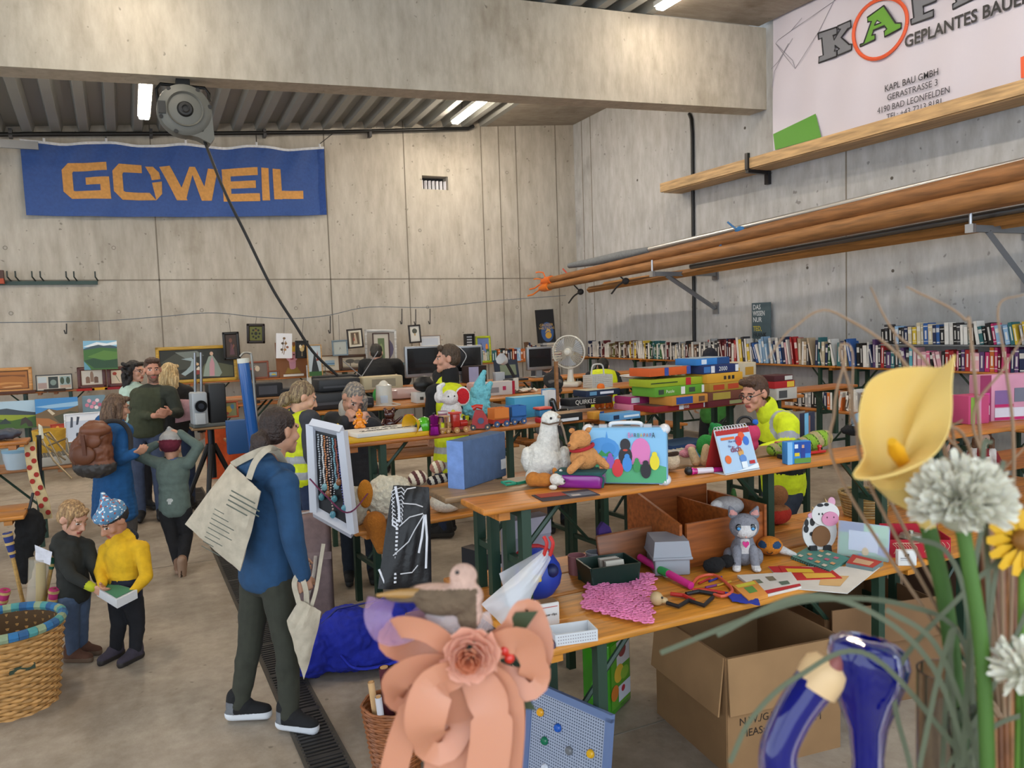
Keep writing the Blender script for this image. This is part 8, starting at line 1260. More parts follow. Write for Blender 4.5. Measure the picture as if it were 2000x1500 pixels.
fz(t, 'body', bl, [(-.36, 0, .16, .12, .18, .16), (.34, 0, .18, .12, .18, .18), (-.15, 0, .19, .2, .19, .18), (.15, 0, .20, .2, .19, .19), (0, 0, .10, .42, .2, .1)], 1, .012, 'cloth', 3, None, .014); b = B(); b.tube(curve([(-.22, -.175, .16), (-.15, -.2, .08), (.0, -.2, .06), (.15, -.2, .09), (.2, -.17, .18)], 18), .013, m('#1b2cae', 'cloth'), 8, flat=.4); b.out('handle', t); b = B(); b.tube([(-.42, -.03, .2), (-.2, -.03, .375), (.2, -.03, .39), (.42, -.03, .2)], .006, '#10196a', 6); b.out('zip', t); b = B(); b.cyl((.12, -.19, .02), (.12, -.15, .02), .02, '#111111'); b.out('wheel', t)
ja = [(608, 828), (668, 842), (690, 1042), (616, 1000)]; dj = (V((1.12, 4.62, .9)) - CAMP).dot(W_); JD = [dj + .03, dj - .02, dj - .02, dj + .03]
t = thing('jewellery_frame', 'tall white shabby frame with black backing hung full of bead necklaces', 'frame', onz(655, 1040, TAB)); fr = [CAMP + ray(x, y) * d for (x, y), d in zip(ja, JD)]
wh = m('#c9ccd6', 'plain', .6); jq = lambda u, v, o=0: lerp(lerp(fr[0], fr[1], u), lerp(fr[3], fr[2], u), v) - W_ * o
for a, c in (((0, 0), (1, 0)), ((1, 0), (1, 1)), ((0, 1), (1, 1)), ((0, 0), (0, 1))): b = B(); b.tube([jq(*a), jq(*c)], .034, wh, 4); b.out('frame_bar', t, True)
b = B(); b.sheet([[jq(.02, .02, -.01), jq(.98, .02, -.01)], [jq(.02, .98, -.01), jq(.98, .98, -.01)]], '#0f1118', .008); b.out('backing', t, True)
rj = random.Random(4)
for i, (u, v1, c, lab) in enumerate(((.22, .75, '#a9b0b8', 'silver bead'), (.33, .62, '#d8d8d8', 'white pearl'), (.41, .68, '#c97a3a', 'amber bead'), (.5, .88, '#b89a8a', 'pink stone'), (.58, .7, '#c9ced6', 'fine silver chain'), (.68, .55, '#6fa0b0', 'turquoise stone'), (.76, .5, '#8a3a2a', 'brown bead'), (.84, .75, '#3a3a8a', 'violet bead'))):
 t2 = thing('necklace', '%s necklace hanging in the white jewellery frame' % lab, 'necklace', jq(u, .1, .02), 0, 'necklaces in the jewellery frame'); b = B()
 for k in range(26): q = jq(u + .012 * math.sin(k * .9) + rj.uniform(-.006, .006), lerp(.1, v1, k / 25), .016); b.sph(q, .0062 if lab[0] != 'f' else .004, m(c, 'gloss'), 6, 4)
 b.out('beads', t2, True); b = B(); b.sph(jq(u, v1 + .03, .02), (.018, .01, .022), m(('#4f8a94', '#7fb0b8', '#8a5a3a', '#5a96a8')[i % 4], 'gloss'), 10, 8); b.out('pendant', t2, True)
strip('bead_string', t, [jq(-.05, .62, .05), jq(.4, .72, .06), jq(1.0, .78, .05), onz(730, 950, 1.0)], .008, '#6a2a4a', .006)
dc = (V((1.13, 3.12, .9)) - CAMP).dot(W_); t = thing('costume_cape', 'black cape with printed white bat skeleton hanging from the bench end', 'costume', pt(790, 1050, dc)); bkm = m('#0b0b0f', 'cloth', .5)
cc = [(768, 948), (838, 952), (842, 1150), (738, 1150)]; cds = [dc, dc + .02, dc - .02, dc - .1]; quad('cloth', t, cc, cds, bkm, 24, .04, .004, 8); quad('lining', t, cc, cds, bkm, 10, -.04, .004, 9, .02)
wl = m('#cfcfd4', 'cloth'); o_ = -.075
def bone(pts, r=.005): b = B(); b.tube([pt(x, y, dc - .075 - .02 * (y - 948) / 200) for x, y in pts], r, wl, 5, flat=.5); b.out('bone_print', t, True)
for i in range(9): y = 955 + i * 8; bone([(772 - i * .6, y), (764 - i * .3 + i * .6, y + 6), (768 + i, y + 12)], .004); bone([(776, y), (784, y - 3), (790 - i * .6, y + 4)], .004)
for i in range(16): bone([(776 - i * .3, 1015 + i * 8), (776 - i * .3, 1019 + i * 8)], .006)
bone([(772, 950), (779, 990), (780, 1020)], .006)
for q in ([(786, 983), (812, 985), (826, 990)], [(780, 1028), (800, 1010), (826, 1003)], [(768, 1085), (798, 1058), (810, 1035), (828, 1005)], [(818, 1080), (824, 1050), (829, 1008)], [(832, 1110), (834, 1050), (831, 1005)], [(782, 1121), (805, 1118), (816, 1104)], [(740, 1112), (752, 1140)], [(788, 965), (795, 955), (812, 952)]): bone(q)
t = thing('glasses_case', 'striped open pouch with pale inside lying on the bench end above the cape', 'pouch', V((1.42, 3.62, 1.15))); t.location = onz(838, 950, ZB) + V((0, 0, 0)); fl_ = lambda p: 1 if math.sin(p.x * 190 + p.z * 60) > 0 else 0
fz(t, 'pouch', ['#c4b59c', '#4a2320'], [(-.06, -.02, .05, .045, .04, .035)], 1, .004, 'cloth', 3, fl_); fz(t, 'flap', ['#c9bb9c', '#8a5a4a'], [(.045, .0, .085, .04, .014, .032)], 1, .004, 'cloth', 3, fl_); fz(t, 'strap_roll', ['#c9c0ae', '#221418'], [(.02, .02, .02, .11, .03, .026, .022, .022)], 1, .004, 'cloth', 3, fl_)
g0 = onz(740, 1020, TAB); t = thing('plush_goose', 'lying white plush goose with orange feet and beak on the second row table', 'plush toy', V((g0.x + .05, 4.78, TAB))); fz(t, 'body', '#d3ccb8', [(.0, .0, .15, .13, .12, .14), (.08, .05, .2, .1, .1, .07)], wr=.012); fz(t, 'wing', '#b9b09c', [(-.2, 0, .12, .09, .06, .13)], wr=.008); fz(t, 'foot', '#b9741c', [(-.14, -.05, .2, .05, .03, .09)]); fz(t, 'foot', '#a8641c', [(-.12, -.16, .04, -.10, -.19, -.12, .07, .03)]); fz(t, 'head', '#d8d2c2', [(.42, .02, .07, .12, .09, .075)]); fz(t, 'beak', '#d9861c', [(.53, -.02, .09, .07, .05, .06)]); ball(t, 'bow', '#c92a6a', (.45, -.06, .13), .025, 'cloth')
t = thing('carton', 'big open brown cardboard box with folded flaps under the nearest table', 'box', V((2.57, 2.84, 0)), -.12); kb_ = m('#8a6844', 'card'); hb = .52; wb = .60
for c, s, nm in (((0, -.3, hb / 2), (wb, .008, hb), 'front_side'), ((0, .3, hb / 2), (wb, .008, hb), 'back_side'), ((-wb / 2, 0, hb / 2), (.008, .6, hb), 'left_side'), ((wb / 2, 0, hb / 2), (.008, .6, hb), 'right_side'), ((0, 0, .005), (wb, .6, .008), 'bottom')): b = B(); b.box(c, s, kb_); b.out(nm, t)
for c, s, rx, ry in (((0, -.315, hb - .125), (wb, .007, .25), -.06, 0), ((-wb / 2 - .02, 0, hb - .13), (.007, .58, .26), 0, .12), ((wb / 2 + .02, .0, hb - .13), (.007, .58, .26), 0, -.1), ((0, .36, hb + .1), (wb, .007, .25), -.5, 0)): b = B(); b.box(c, s, m('#94714b', 'card'), rx=rx, ry=ry); b.out('flap', t)
for s, x, z in (('N.W./G.W. 14/16 KGS', -.02, .225), ('MEAS: 58X58X58 CM', -.02, .17)): text(s, t, (x, -.3055, z), .047, '#2a1e14')
t = thing('carton', 'second brown cardboard box behind the flower stems at the right', 'box', V((3.42, 2.98, 0)), -.2)
for c, s, nm in (((0, -.3, .24), (.7, .008, .48), 'front_side'), ((-.35, 0, .24), (.008, .6, .48), 'left_side'), ((.35, 0, .24), (.008, .6, .48), 'right_side'), ((0, .3, .24), (.7, .008, .48), 'back_side'), ((0, -.35, .44), (.7, .008, .2), 'flap')): b = B(); b.box(c, s, m('#7d5c3c', 'card')); b.out(nm, t)
cuboid('carton', 'dark closed carton far right under the dolls table', 'box', V((4.6, 2.95, 0)), (.9, .5, .5), '#4a3224', .0)
t = thing('shopping_bag', 'glossy green shopping bag with fruit and dessert photos under the table', 'bag', V((2.13, 3.36, 0)), .55); b = B(); b.rbox((0, 0, .19), (.26, .15, .38), m('#3a8a1c', 'gloss'), .012); b.out('body', t); art('photo_print', t, .22, .33, [Rr('#5a9a2a', 0, 0, 1, 1), Rr('#c9c6c8', .3, .6, 1, 1), E('#8a3a3a', .6, .82, .2, .1), E('#d9b23a', .4, .5, .25, .14), E('#8ab53a', .7, .45, .22, .1), Rr('#c9d0dc', .35, .05, 1, .3), E('#b02a3a', .6, .22, .1, .05), E('#c9742a', .15, .25, .2, .12)], -.077, (0, 0, .2)); strip('handle', t, [V((2.05, 3.3, .37)), V((2.03, 3.26, .3)), V((1.99, 3.26, .2)), V((2.0, 3.3, .1))], .02, '#4a9a2a')
a_, c_ = onz(1028, 1331, .47), onz(1182, 1408, .45); e_ = V((1.39, 2.86, 0)); wv = c_ - a_; wv.z = 0; W0 = wv.length; h0 = a_ - e_; H0 = h0.length; ux = wv.normalized(); uz = (h0 - ux * h0.dot(ux)).normalized(); uy = uz.cross(ux)
t = thing('magnet_board', 'perforated grey metal board with blue frame and coloured magnets leaning at the table leg', 'board', e_); t.rotation_euler = MX((ux, uy, uz)).transposed().to_euler(); W0 *= .98
b = B(); b.box((W0 / 2, 0, H0 / 2), (W0, .008, H0), m('#9aa2b4', 'plain', .4)); b.out('sheet', t); b = B(); nx_, nz_ = int(W0 / .0125), int(H0 / .0125)
for i in range(nx_):
 for j in range(nz_): b.box((.012 + .012 * i, -.0045, .02 + .012 * j), (.0055, .001, .0055), '#4a5468')
b.out('perforation', t)
for c, s in (((W0 / 2, 0, H0), (W0 + .03, .02, .03)), ((W0 / 2, 0, .0), (W0 + .03, .02, .03)), ((0, 0, H0 / 2), (.03, .02, H0)), ((W0, 0, H0 / 2), (.03, .02, H0))): b = B(); b.box(c, s, m('#5f7299', 'plain', .4)); b.out('frame_bar', t)
MB_ = MX.Translation(e_) @ t.rotation_euler.to_matrix().to_4x4()
for x, z, c, lab in ((.16, .80, '#d99a1c', 'upper yellow'), (.40, .74, '#1c55b0', 'blue'), (.24, .58, '#146a4a', 'green'), (.56, .60, '#6a6c70', 'grey'), (.82, .66, '#d9a51c', 'lower yellow'), (.27, .36, '#c9ced9', 'white')): b = B(); b.lathe([(0, .014), (.013, .013), (.0175, .006), (.0175, 0)], m(c, 'gloss'), 18, (0, 0, 0), (0, -1, 0)); o = b.out('magnet'); o.matrix_world = MB_ @ MX.Translation((x * W0, -.006, z * H0)); tag(o, '%s round magnet on the perforated board' % lab, 'magnet', 'magnets on the perforated board')
t = thing('wicker_basket', 'small tapered wicker basket holding rolls of wrapping paper', 'basket', V((1.0, 3.36, 0)))
b = B()
for k in range(26): r = .10 + .042 * k / 25; b.tube([((r + .004 * math.sin(a * .785 * 2 + math.pi * (k % 2))) * math.cos(a * .1963), (r + .004 * math.sin(a * .785 * 2 + math.pi * (k % 2))) * math.sin(a * .1963), .012 * k) for a in range(33)], .0075, m('#93572f', 'wood'), 5, False)
b.out('weave', t)
for x, y, c, lab, tx, ty, z, r in ((-.07, -.02, '#c9a070', 'tan', -.11, -.03, .40, .015), (-.06, -.06, '#c5c2c6', 'white', -.10, -.1, .36, .015), (-.01, .0, '#4a0f1c', 'dark red', -.04, .0, .44, .024), (.02, -.06, '#b9a0a8', 'pink ended', .0, -.08, .36, .014)): t2 = thing('paper_roll', '%s roll of wrapping paper in the small wicker basket' % lab, 'paper roll', t.location + V((x, y, .03)), 0, 'rolls in the small basket'); e = V((tx - x, ty - y, z)); b = B(); b.tube([V((0, 0, 0)), e], r, m(c, 'card'), 14, False); b.out('paper', t2); b = B(); b.tube([e * .6, e * 1.002], r * .75, m('#b98d5c', 'card'), 12); b.out('core', t2)
t = thing('toy_case', 'dark red toy case with race car print behind the peach ribbons', 'case', V((1.36, 3.02, 0)), .1); b = B(); b.rbox((0, 0, .2), (.2, .16, .4), m('#8a0f1c', 'gloss'), .03); b.out('body', t)
t = thing('waste_bin', 'bin lined with a teal bag behind the table leg', 'bin', V((2.1, 4.45, 0))); b = B(); b.lathe([(0, 0), (.13, 0), (.17, .42)], m('#141a30', 'plain'), 24); b.out('bin', t); b = B(); b.lathe([(.13, .2), (.172, .42), (.178, .43), (.182, .32)], m('#157a82', 'gloss'), 16); b.out('bag_liner', t)
t = thing('binder', 'black ring binder with white label standing behind the front tables', 'binder', V((1.72, 3.95, .42)), .3); b = B(); b.box((0, 0, .16), (.08, .28, .32), '#15161a'); b.out('cover', t); b = B(); b.box((0, -.142, .15), (.065, .004, .24), '#c5c8d4'); b.out('label_sheet', t)
make_set('folding_bench', 'low folding bench on the floor under the front tables holding the binder', 1.2, .3, .42, '#7a5a3a', loc=(1.9, 3.95, 0), group='folding benches of the sale')
t = thing('rubbish_bag', 'translucent white bag with red ties hanging from the table leg', 'bag', V((1.42, 2.83, 1.0))); vm = m('#d5d5da', 'veil'); quad('film', t, [(1068, 1070), (1076, 1092), (1000, 1240), (940, 1180)], [2.95, 2.95, 2.85, 2.85], vm, 16, .06, .0, 4); quad('film', t, [(1062, 1072), (1072, 1080), (1010, 1235), (975, 1120)], [3.0] * 4, vm, 12, -.04, .0, 5)
for x in (1062, 1074): b = B(); b.tube(curve([pt(x, 1048, 2.93), pt(x + 6, 1062, 2.92), pt(x, 1085, 2.93)], 8), .007, '#b5201c', 6); b.out('tie', t, True)
cuboid('craft_box', 'large pink craft set box with product photos standing on the right bench', 'box', V((5.15, 3.22, ZB)), (.44, .10, .30), '#c4879c', -.30, None, (('side_strip', '#8a2a52', 'f', .0, .0, .18, 1), ('photo', '#7a5a8a', 'f', .24, .35, .48, .66), ('caption', '#b01f5c', 'f', .24, .30, .55, .36), ('photo', '#6a6a78', 'f', .56, .4, .9, .7), ('photo', '#c9c3cc', 'f', .24, .08, .72, .28), ('caption', '#b01f5c', 'f', .24, .02, .72, .08), ('swatch', '#c93a86', 'f', .03, .4, .15, .62), ('swatch', '#c9b9bf', 'f', .03, .15, .15, .35)))
cuboid('books_pile', 'pink and green upright albums left of the pink craft box', 'book', V((4.86, 3.26, ZB)), (.16, .14, .18), '#b5406a', -.2, None, (('green_spine', '#7a9a3a', 'f', .1, .02, .3, .95), ('pink_spine', '#c97fa4', 'f', .4, 0, .6, 1)))
def doll(x, y, label, hat, dress, hairc, h=.42):
 P_ = V((x, y, TAB)); t = thing('doll', label, 'doll', P_, face_cam(P_)); fz(t, 'body', '#c9a590', [(0, 0, h * .8, .042, .042, .05), (0, 0, h * .55, 0, 0, h * .72, .03, .02), (0, -.04, h * .79, .007, .008, .007)], 1, .004, 'skin')
 fz(t, 'dress', dress, [(0, 0, h * .55, .055, .045, .06), (0, 0, h * .4, .07, .06, .09), (0, 0, h * .2, .10, .085, .09), (-.05, 0, h * .62, -.10, -.03, h * .42, .028, .024), (.05, 0, h * .62, .10, -.03, h * .42, .028, .024)], 1, .006, 'cloth', 3, (lambda p: 1 if p.z > h * .55 and abs(p.x) < .035 or abs(p.x) > .075 and p.z > h * .38 else 0), .003)
 fz(t, 'hair', hairc, [(0, .015, h * .82, .05, .045, .052), (-.045, .0, h * .78, -.05, .0, h * .6, .02, .016), (.045, .0, h * .78, .05, .0, h * .6, .02, .016)], 1, .004, 'hair')
 for s in (-1, 1): ball(t, 'eye', '#1c1a1a', (s * .016, -.039, h * .81), .0045)
 b = B(); b.sph((0, -.04, h * .755), (.008, .004, .004), m('#a8444a', 'plain'), 8, 6); b.out('mouth', t)
 if hat: b = B(); b.lathe([(0, .06), (.045, .05), (.052, .012), (.09, 0), (.088, -.004), (.05, .005)], m(hat, 'cloth'), 28, (0, .008, h * .86)); b.out('hat', t)
doll(4.66, 3.3, 'porcelain doll with wide orange brown straw hat and blue dress', '#a86a34', ['#4a5272', '#3f4664'], '#4a3220', .43); doll(4.98, 3.25, 'porcelain doll with long brown hair in white dress with red bodice', None, ['#c4bdb6', '#7a1a22'], '#5a3a22', .46); doll(4.3, 3.42, 'dark haired doll with leopard print dress next to the straw basket', None, ['#a89878', '#2a2420'], '#1c120e', .3)
t = thing('straw_basket', 'round woven straw basket on the table behind the cow board', 'basket', V((3.92, 3.28, TAB))); b = B()
for k in range(9): b.tube([((.11 + .004 * k) * math.cos(a * .2618), (.11 + .004 * k) * math.sin(a * .2618), .01 + .016 * k) for a in range(25)], .0095, m('#8f7442' if k % 2 else '#a3854e', 'wood'), 6, False)
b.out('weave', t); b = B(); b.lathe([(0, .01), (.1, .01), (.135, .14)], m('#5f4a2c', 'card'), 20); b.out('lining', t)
cuboid('carton', 'white grey printed carton behind the orange plush fish', 'box', V((3.1, 3.38, TAB)), (.24, .14, .12), '#a9aaac', .1, None, (('photo', '#5a5a66', 'f', .1, .2, .5, .8),))
t = thing('plush_creature', 'green pointed plush behind the grey kitten and orange fish', 'plush toy', V((2.93, 3.3, TAB))); fz(t, 'body', '#3f6a34', [(0, 0, .06, .045, .04, .06), (0, 0, .1, 0, 0, .27, .045, .012)])
t = thing('plush_bear', 'brown and red plush in the shade behind the cow board', 'plush toy', V((3.35, 3.4, TAB + .0))); fz(t, 'body', ['#8a5a34', '#a82a1c'], [(0, 0, .06, .09, .06, .06), (0, 0, .17, .06, .055, .06)], fn=lambda p: 1 if p.z < .09 else 0)
# ---------------------------------------------------------------- flowers and glass right in front of the visitor
FR = -.455; fc = CAMP + ray(1150, 700) * .80; make_set('folding_table', 'tall stand directly in front of the viewer under the artificial flowers', 1.5, .44, 1.28, '#8a6a45', loc=(fc.x, fc.y, 0), rz=FR, group='folding tables of the sale')
dF = .74
def fp(px, py, d=0): return CAMP + ray(px, py) * (dF + d)
t = thing('calla_lily', 'large pale yellow artificial calla lily close to the viewer', 'flower', fp(1800, 1000, .02)); pm = m('#e0c070', 'petal')
rim = [(1864, 692, .0), (1858, 745, -.01), (1858, 800, -.012), (1850, 845, -.02), (1825, 885, -.045), (1775, 915, -.06), (1715, 932, -.06), (1668, 930, -.045), (1690, 890, -.01), (1680, 845, .012), (1682, 790, .03), (1700, 745, .042), (1745, 722, .045), (1800, 716, .04), (1840, 716, .02), (1864, 692, 0)]
rp = curve([fp(*q) for q in rim], 60); th0 = fp(1760, 925, .02); th1 = fp(1795, 985, .035)
rows = []
for j in range(13):
 v = j / 12; r = []
 for i, p in enumerate(rp):
  a = i / 59 * 2 * math.pi; base = th0 + (R_ * math.cos(a + 2.0) + U_ * math.sin(a + 2.0)) * .006
  q = lerp(base, p, v ** .85); q += W_ * (.018 * math.sin(math.pi * v)); r.append(q)
 rows.append(r)
b = B(); b.sheet(rows, pm, .0012); b.out('spathe', t, True); b = B(); b.tube([th0 - U_ * -.004, lerp(th0, th1, .5), th1, fp(1815, 1030, .04)], [.03, .022, .012, .007], pm, 18); b.out('tube', t, True)
b = B(); b.tube([fp(1765, 905, .0), fp(1750, 880, -.02), fp(1742, 862, -.03)], [.006, .0075, .004], m('#d9a012', 'petal'), 12); b.out('spadix', t, True)
b = B(); b.tube(curve([fp(1812, 1025, .04), fp(1850, 1200, .05), fp(1880, 1500, .05), fp(1900, 1900, .05)], 20), .008, m('#3c6020', 'petal'), 10); b.out('stem', t, True)
def mum(cx, cy, r, label, stem, n=720, d=0):
 c = fp(cx, cy, d); t = thing('chrysanthemum', label, 'flower', c); rr = random.Random(cx); b = B(); R0 = r * (dF + d) / F; wm = m('#e2dece', 'petal')
 for i in range(n):
  z = rr.uniform(-.55, 1); a = rr.uniform(0, 6.283); q = math.sqrt(1 - z * z); dv = (R_ * q * math.cos(a) + U_ * (z * .9 + .1) - W_ * q * math.sin(a)).normalized(); L = R0 * rr.uniform(.82, 1.08); sd = dv.cross(V((rr.uniform(-1, 1), rr.uniform(-1, 1), rr.uniform(-1, 1)))).normalized() * R0 * .07; m1 = c + dv * L * .6; e = c + dv * L + U_ * R0 * rr.uniform(-.06, .1)
  b.add([c + dv * L * .15, m1 - sd * .7, e - sd, e + sd * .2 + dv * R0 * .06, e + sd, m1 + sd * .7], [(0, 1, 2, 3, 4, 5)], wm, False)
 b.sph(c - U_ * R0 * .05, R0 * .55, m('#a9a890', 'petal'), 14, 10); b.out('petals', t, True); b = B(); b.tube(curve([c - U_ * R0 * .4] + [fp(*q, d) for q in stem], 16), .0065, m('#43681f', 'petal'), 10); b.out('stem', t, True)
mum(1878, 985, 92, 'fluffy white artificial chrysanthemum below the yellow calla', [(1890, 1090), (1920, 1300), (1935, 1700)], d=-.04); mum(2005, 1315, 66, 'second white flower head at the lower right edge', [(2010, 1420), (2005, 1700)], 300, d=-.06)
t = thing('yellow_flower', 'yellow flower at the right edge behind the white chrysanthemum', 'flower', fp(2000, 1050)); b = B()
for a in range(14): dv = R_ * math.cos(a * .449) + U_ * math.sin(a * .449); b.sheet([[fp(1998, 1055) + dv * .004 - U_ * .002, fp(1998, 1055) + dv * .004 + U_ * .002], [fp(1998, 1055) + dv * .022 - W_ * .004 - dv.cross(W_) * .007, fp(1998, 1055) + dv * .022 + dv.cross(W_) * .007], [fp(1998, 1055) + dv * .034 - dv.cross(W_) * .003, fp(1998, 1055) + dv * .034 + dv.cross(W_) * .003]], m('#d9a81c', 'petal'))
b.sph(fp(1998, 1055, -.004), .01, m('#8a5a1c', 'petal')); b.out('petals', t, True); b = B(); b.tube([fp(2000, 1070, .01), fp(1985, 1700, .02)], .004, m('#5a8428', 'petal'), 8); b.out('stem', t, True)
t = thing('grass_bunch', 'bunch of long arching grey green artificial grass blades at the right', 'grass', fp(1900, 1500, .02)); gm_ = m('#565c45', 'petal')
blades = ([(1900, 1500), (1880, 1250), (1760, 1180), (1600, 1170), (1480, 1200), (1290, 1275)], [(1905, 1500), (1890, 1200), (1850, 1080), (1780, 1050)], [(1895, 1500), (1820, 1300), (1700, 1195), (1560, 1165), (1400, 1240)], [(1900, 1500), (1700, 1280), (1560, 1320), (1470, 1400), (1425, 1490)], [(1890, 1500), (1930, 1250), (1920, 900), (1935, 860)], [(1880, 1500), (1905, 1100), (1960, 900)], [(1870, 1500), (1860, 1350), (1855, 1270)], [(1840, 1500), (1850, 1330), (1862, 1225)], [(1795, 1500), (1830, 1330), (1858, 1230)], [(1850, 1500), (1920, 1380), (1985, 1240), (2010, 1180)], [(1780, 1510), (1750, 1320), (1880, 1160), (1990, 1060)], [(1915, 1500), (1880, 1380), (1820, 1250), (1730, 1190)], [(1860, 1510), (1940, 1420), (2020, 1390)], [(1900, 1500), (1940, 1150), (1965, 1000)])
for i, bl_ in enumerate(blades): strip('blade', t, [fp(x, y, .02 * math.sin(i * 2.1) + .0) for x, y in bl_] if i else [fp(x, y, .03) for x, y in bl_], .0048, gm_, .0006, 30)
t = thing('dry_twigs', 'thin curling dry brown twigs standing behind the yellow calla', 'twigs', fp(1880, 1400, .08)); rr = random.Random(9); tw_ = m('#8f7358', 'petal')
for i, c in enumerate(([(1960, 1400), (1950, 1000), (1900, 820), (1960, 720), (2010, 640)], [(1950, 1400), (1900, 900), (1820, 830), (1720, 800), (1690, 870), (1700, 930)], [(1940, 1400), (1850, 800), (1740, 640), (1700, 560)], [(1960, 1400), (1700, 900), (1660, 760), (1640, 680), (1665, 690), (1660, 830)], [(1950, 1400), (1650, 950), (1630, 800), (1650, 700), (1640, 670)], [(1960, 1400), (1900, 700), (1880, 620), (1790, 570), (1770, 560)], [(1970, 1400), (1980, 900), (1965, 720), (1950, 600), (2000, 575)], [(1965, 1400), (1850, 900), (1760, 700), (1745, 640)], [(1955, 1400), (1700, 950), (1690, 800), (1760, 820), (1810, 930)], [(1960, 1400), (1900, 950), (1850, 850), (1880, 820)], [(1962, 1400), (1820, 800), (1640, 615), (1550, 640), (1500, 700)], [(1962, 1400), (1930, 1000), (2010, 860)])): b = B(); b.tube(curve([fp(x, y, .06 + .01 * (i % 4)) for x, y in c], 40), [.0021 - .0013 * k / 39 for k in range(40)], tw_, 6); b.out('twig', t, True)
for i in range(7): x = 1930 + 11 * i; b = B(); b.tube([fp(x - 8, 1010 + 20 * (i % 3), .1 + .01 * i), fp(x + 4, 1700, .1 + .01 * i)], .004, m(('#7a4a2a', '#8a5c34', '#6a3f24')[i % 3], 'wood'), 8); b.out('cane', t, True)
dF = .86; tb = thing('ribbon_bouquet', 'peach ribbon bouquet with a fabric rose and a small bird, close to the viewer', 'bouquet', fp(900, 1500)); pe = m('#c98a6c', 'petal', .4)
def ribbon(pts, w, mt=pe, twist=0):
 P_ = curve([fp(*q) for q in pts], 28); b = B(); rows = []
 for i, p in enumerate(P_):
  tt = (P_[min(i + 1, 27)] - P_[max(i - 1, 0)]).normalized(); a = tt.cross(W_ + U_ * .35 * math.sin(i * .25 + twist)); a = a.normalized() if a.length > 1e-5 else R_; ww = w * (.45 + .55 * math.sin(math.pi * min(1, .12 + i / 20)) if i < 14 else 1); rows.append([p - a * ww * .5 - W_ * .002, p, p + a * ww * .5 - W_ * .002])
 b.sheet(rows, mt, .0006); b.out('ribbon', tb, True)
for pts, w in (([(905, 1285, 0), (840, 1235, -.01), (780, 1225, .0), (765, 1255, .02), (820, 1275, .03), (900, 1290, .01)], .028), ([(905, 1300, 0), (820, 1300, -.01), (770, 1335, .0), (790, 1365, .02), (860, 1340, .02), (905, 1305, .01)], .03), ([(900, 1310, -.01), (850, 1340, -.03), (830, 1420, -.03), (860, 1450, .0), (890, 1400, .01), (905, 1320, .0)], .045), ([(900, 1310, -.01), (830, 1350, -.02), (790, 1430, -.01), (765, 1520, 0)], .03), ([(905, 1310, .0), (880, 1420, .01), (870, 1540, .01)], .05), ([(925, 1310, .0), (960, 1400, -.01), (945, 1550, -.01)], .045), ([(930, 1300, .0), (990, 1370, .0), (985, 1540, .01)], .036), ([(930, 1285, 0), (1000, 1250, -.01), (1035, 1270, .0), (1040, 1330, .01), (985, 1330, .01), (930, 1300, .01)], .035), ([(930, 1280, 0), (1000, 1230, .01), (1030, 1190, .02), (1055, 1260, .02), (1040, 1310, .02)], .03)): ribbon(pts, w)
C0 = fp(917, 1282, -.025); rr = random.Random(2)
for k in range(22):
 f = k / 21; rad = .005 + .026 * f; a = k * 2.4; w = .7 + .35 * (1 - f); rows = []
 for j in range(5):
  v = j / 4; row_ = []
  for i in range(7):
   an = a + (i / 6 - .5) * 2 * w; ro = rad * (.55 + .5 * v) * (1 + .06 * math.sin(i * 2 + k)); row_.append(C0 + R_ * (ro * math.cos(an)) + U_ * (ro * math.sin(an)) - W_ * (.020 * (1 - f * .8) * v + .004 * v - .012 * f))
  rows.append(row_)
 b = B(); b.sheet(rows, m('#e0a48c' if f > .35 else '#d2805c', 'petal'), .0005); b.out('rose_petal', tb, True)
for x, y, a in ((985, 1230, .5), (985, 1345, -.6), (960, 1320, -1.2), (870, 1210, 2.4)): c = fp(x, y, .01); dv = R_ * math.cos(a) + U_ * math.sin(a); pv = dv.cross(W_); b = B(); b.sheet([[c, c + dv * .001], [c + dv * .02 - pv * .011, c + dv * .02 + pv * .011], [c + dv * .042, c + dv * .043]], m('#33401f', 'petal'), .0005); b.out('leaf', tb, True)
for x, y in ((985, 1270), (995, 1285)): b = B(); b.sph(fp(x, y, -.005), .006, m('#c92a1c', 'gloss'), 10, 8); b.out('berry', tb, True)
b = B(); b.tube([fp(915, 1300, .01), fp(900, 1560, .02)], .006, m('#5a4a30', 'wood'), 8); b.out('stem', tb, True)
td = thing('decorative_bird', 'small brown and pinkish white feathered bird sitting on the peach bouquet', 'bird', fp(880, 1215)); b = B(); k = dF / F
def bb(x, y, d, rx, ry): return (fp(x, y, d), rx * k, ry * k)
for c, rx, ry in (bb(870, 1172, 0, 62, 30), bb(905, 1165, 0, 40, 34), bb(905, 1125, -.0, 28, 26), bb(850, 1155, 0, 60, 14), bb(915, 1195, 0, 28, 40), bb(800, 1165, 0, 50, 8)): b.sph(c, (rx, rx * .55, ry), '#888888', 16, 10, (0, 0, -.455))
o = fused(b, 'body', None, [m('#6a5744', 'fur'), m('#c9a594', 'fur')], .0022, 3, lambda p: 1 if (p - fp(905, 1118)).dot(U_) > -.010 or (p - fp(925, 1180)).dot(R_) > .004 or (p - fp(830, 1150)).dot(U_) > .002 else 0); o.data.transform(MX.Translation(-td.location)); o.parent = td
b = B(); b.tube([fp(830, 1160, -.005), fp(780, 1160, -.01), fp(735, 1163, -.01)], [.007, .005, .0015], m('#a3793f', 'wood'), 8); b.out('wing_tip', td, True); b = B(); b.sph(fp(893, 1118, -.018), .0025, m('#1a1512', 'gloss'), 8, 6); b.out('eye', td, True)
tg = thing('tulle_bow', 'sheer lilac tulle loop under the bird', 'tulle', fp(790, 1210)); vl = m('#a884a8', 'film')
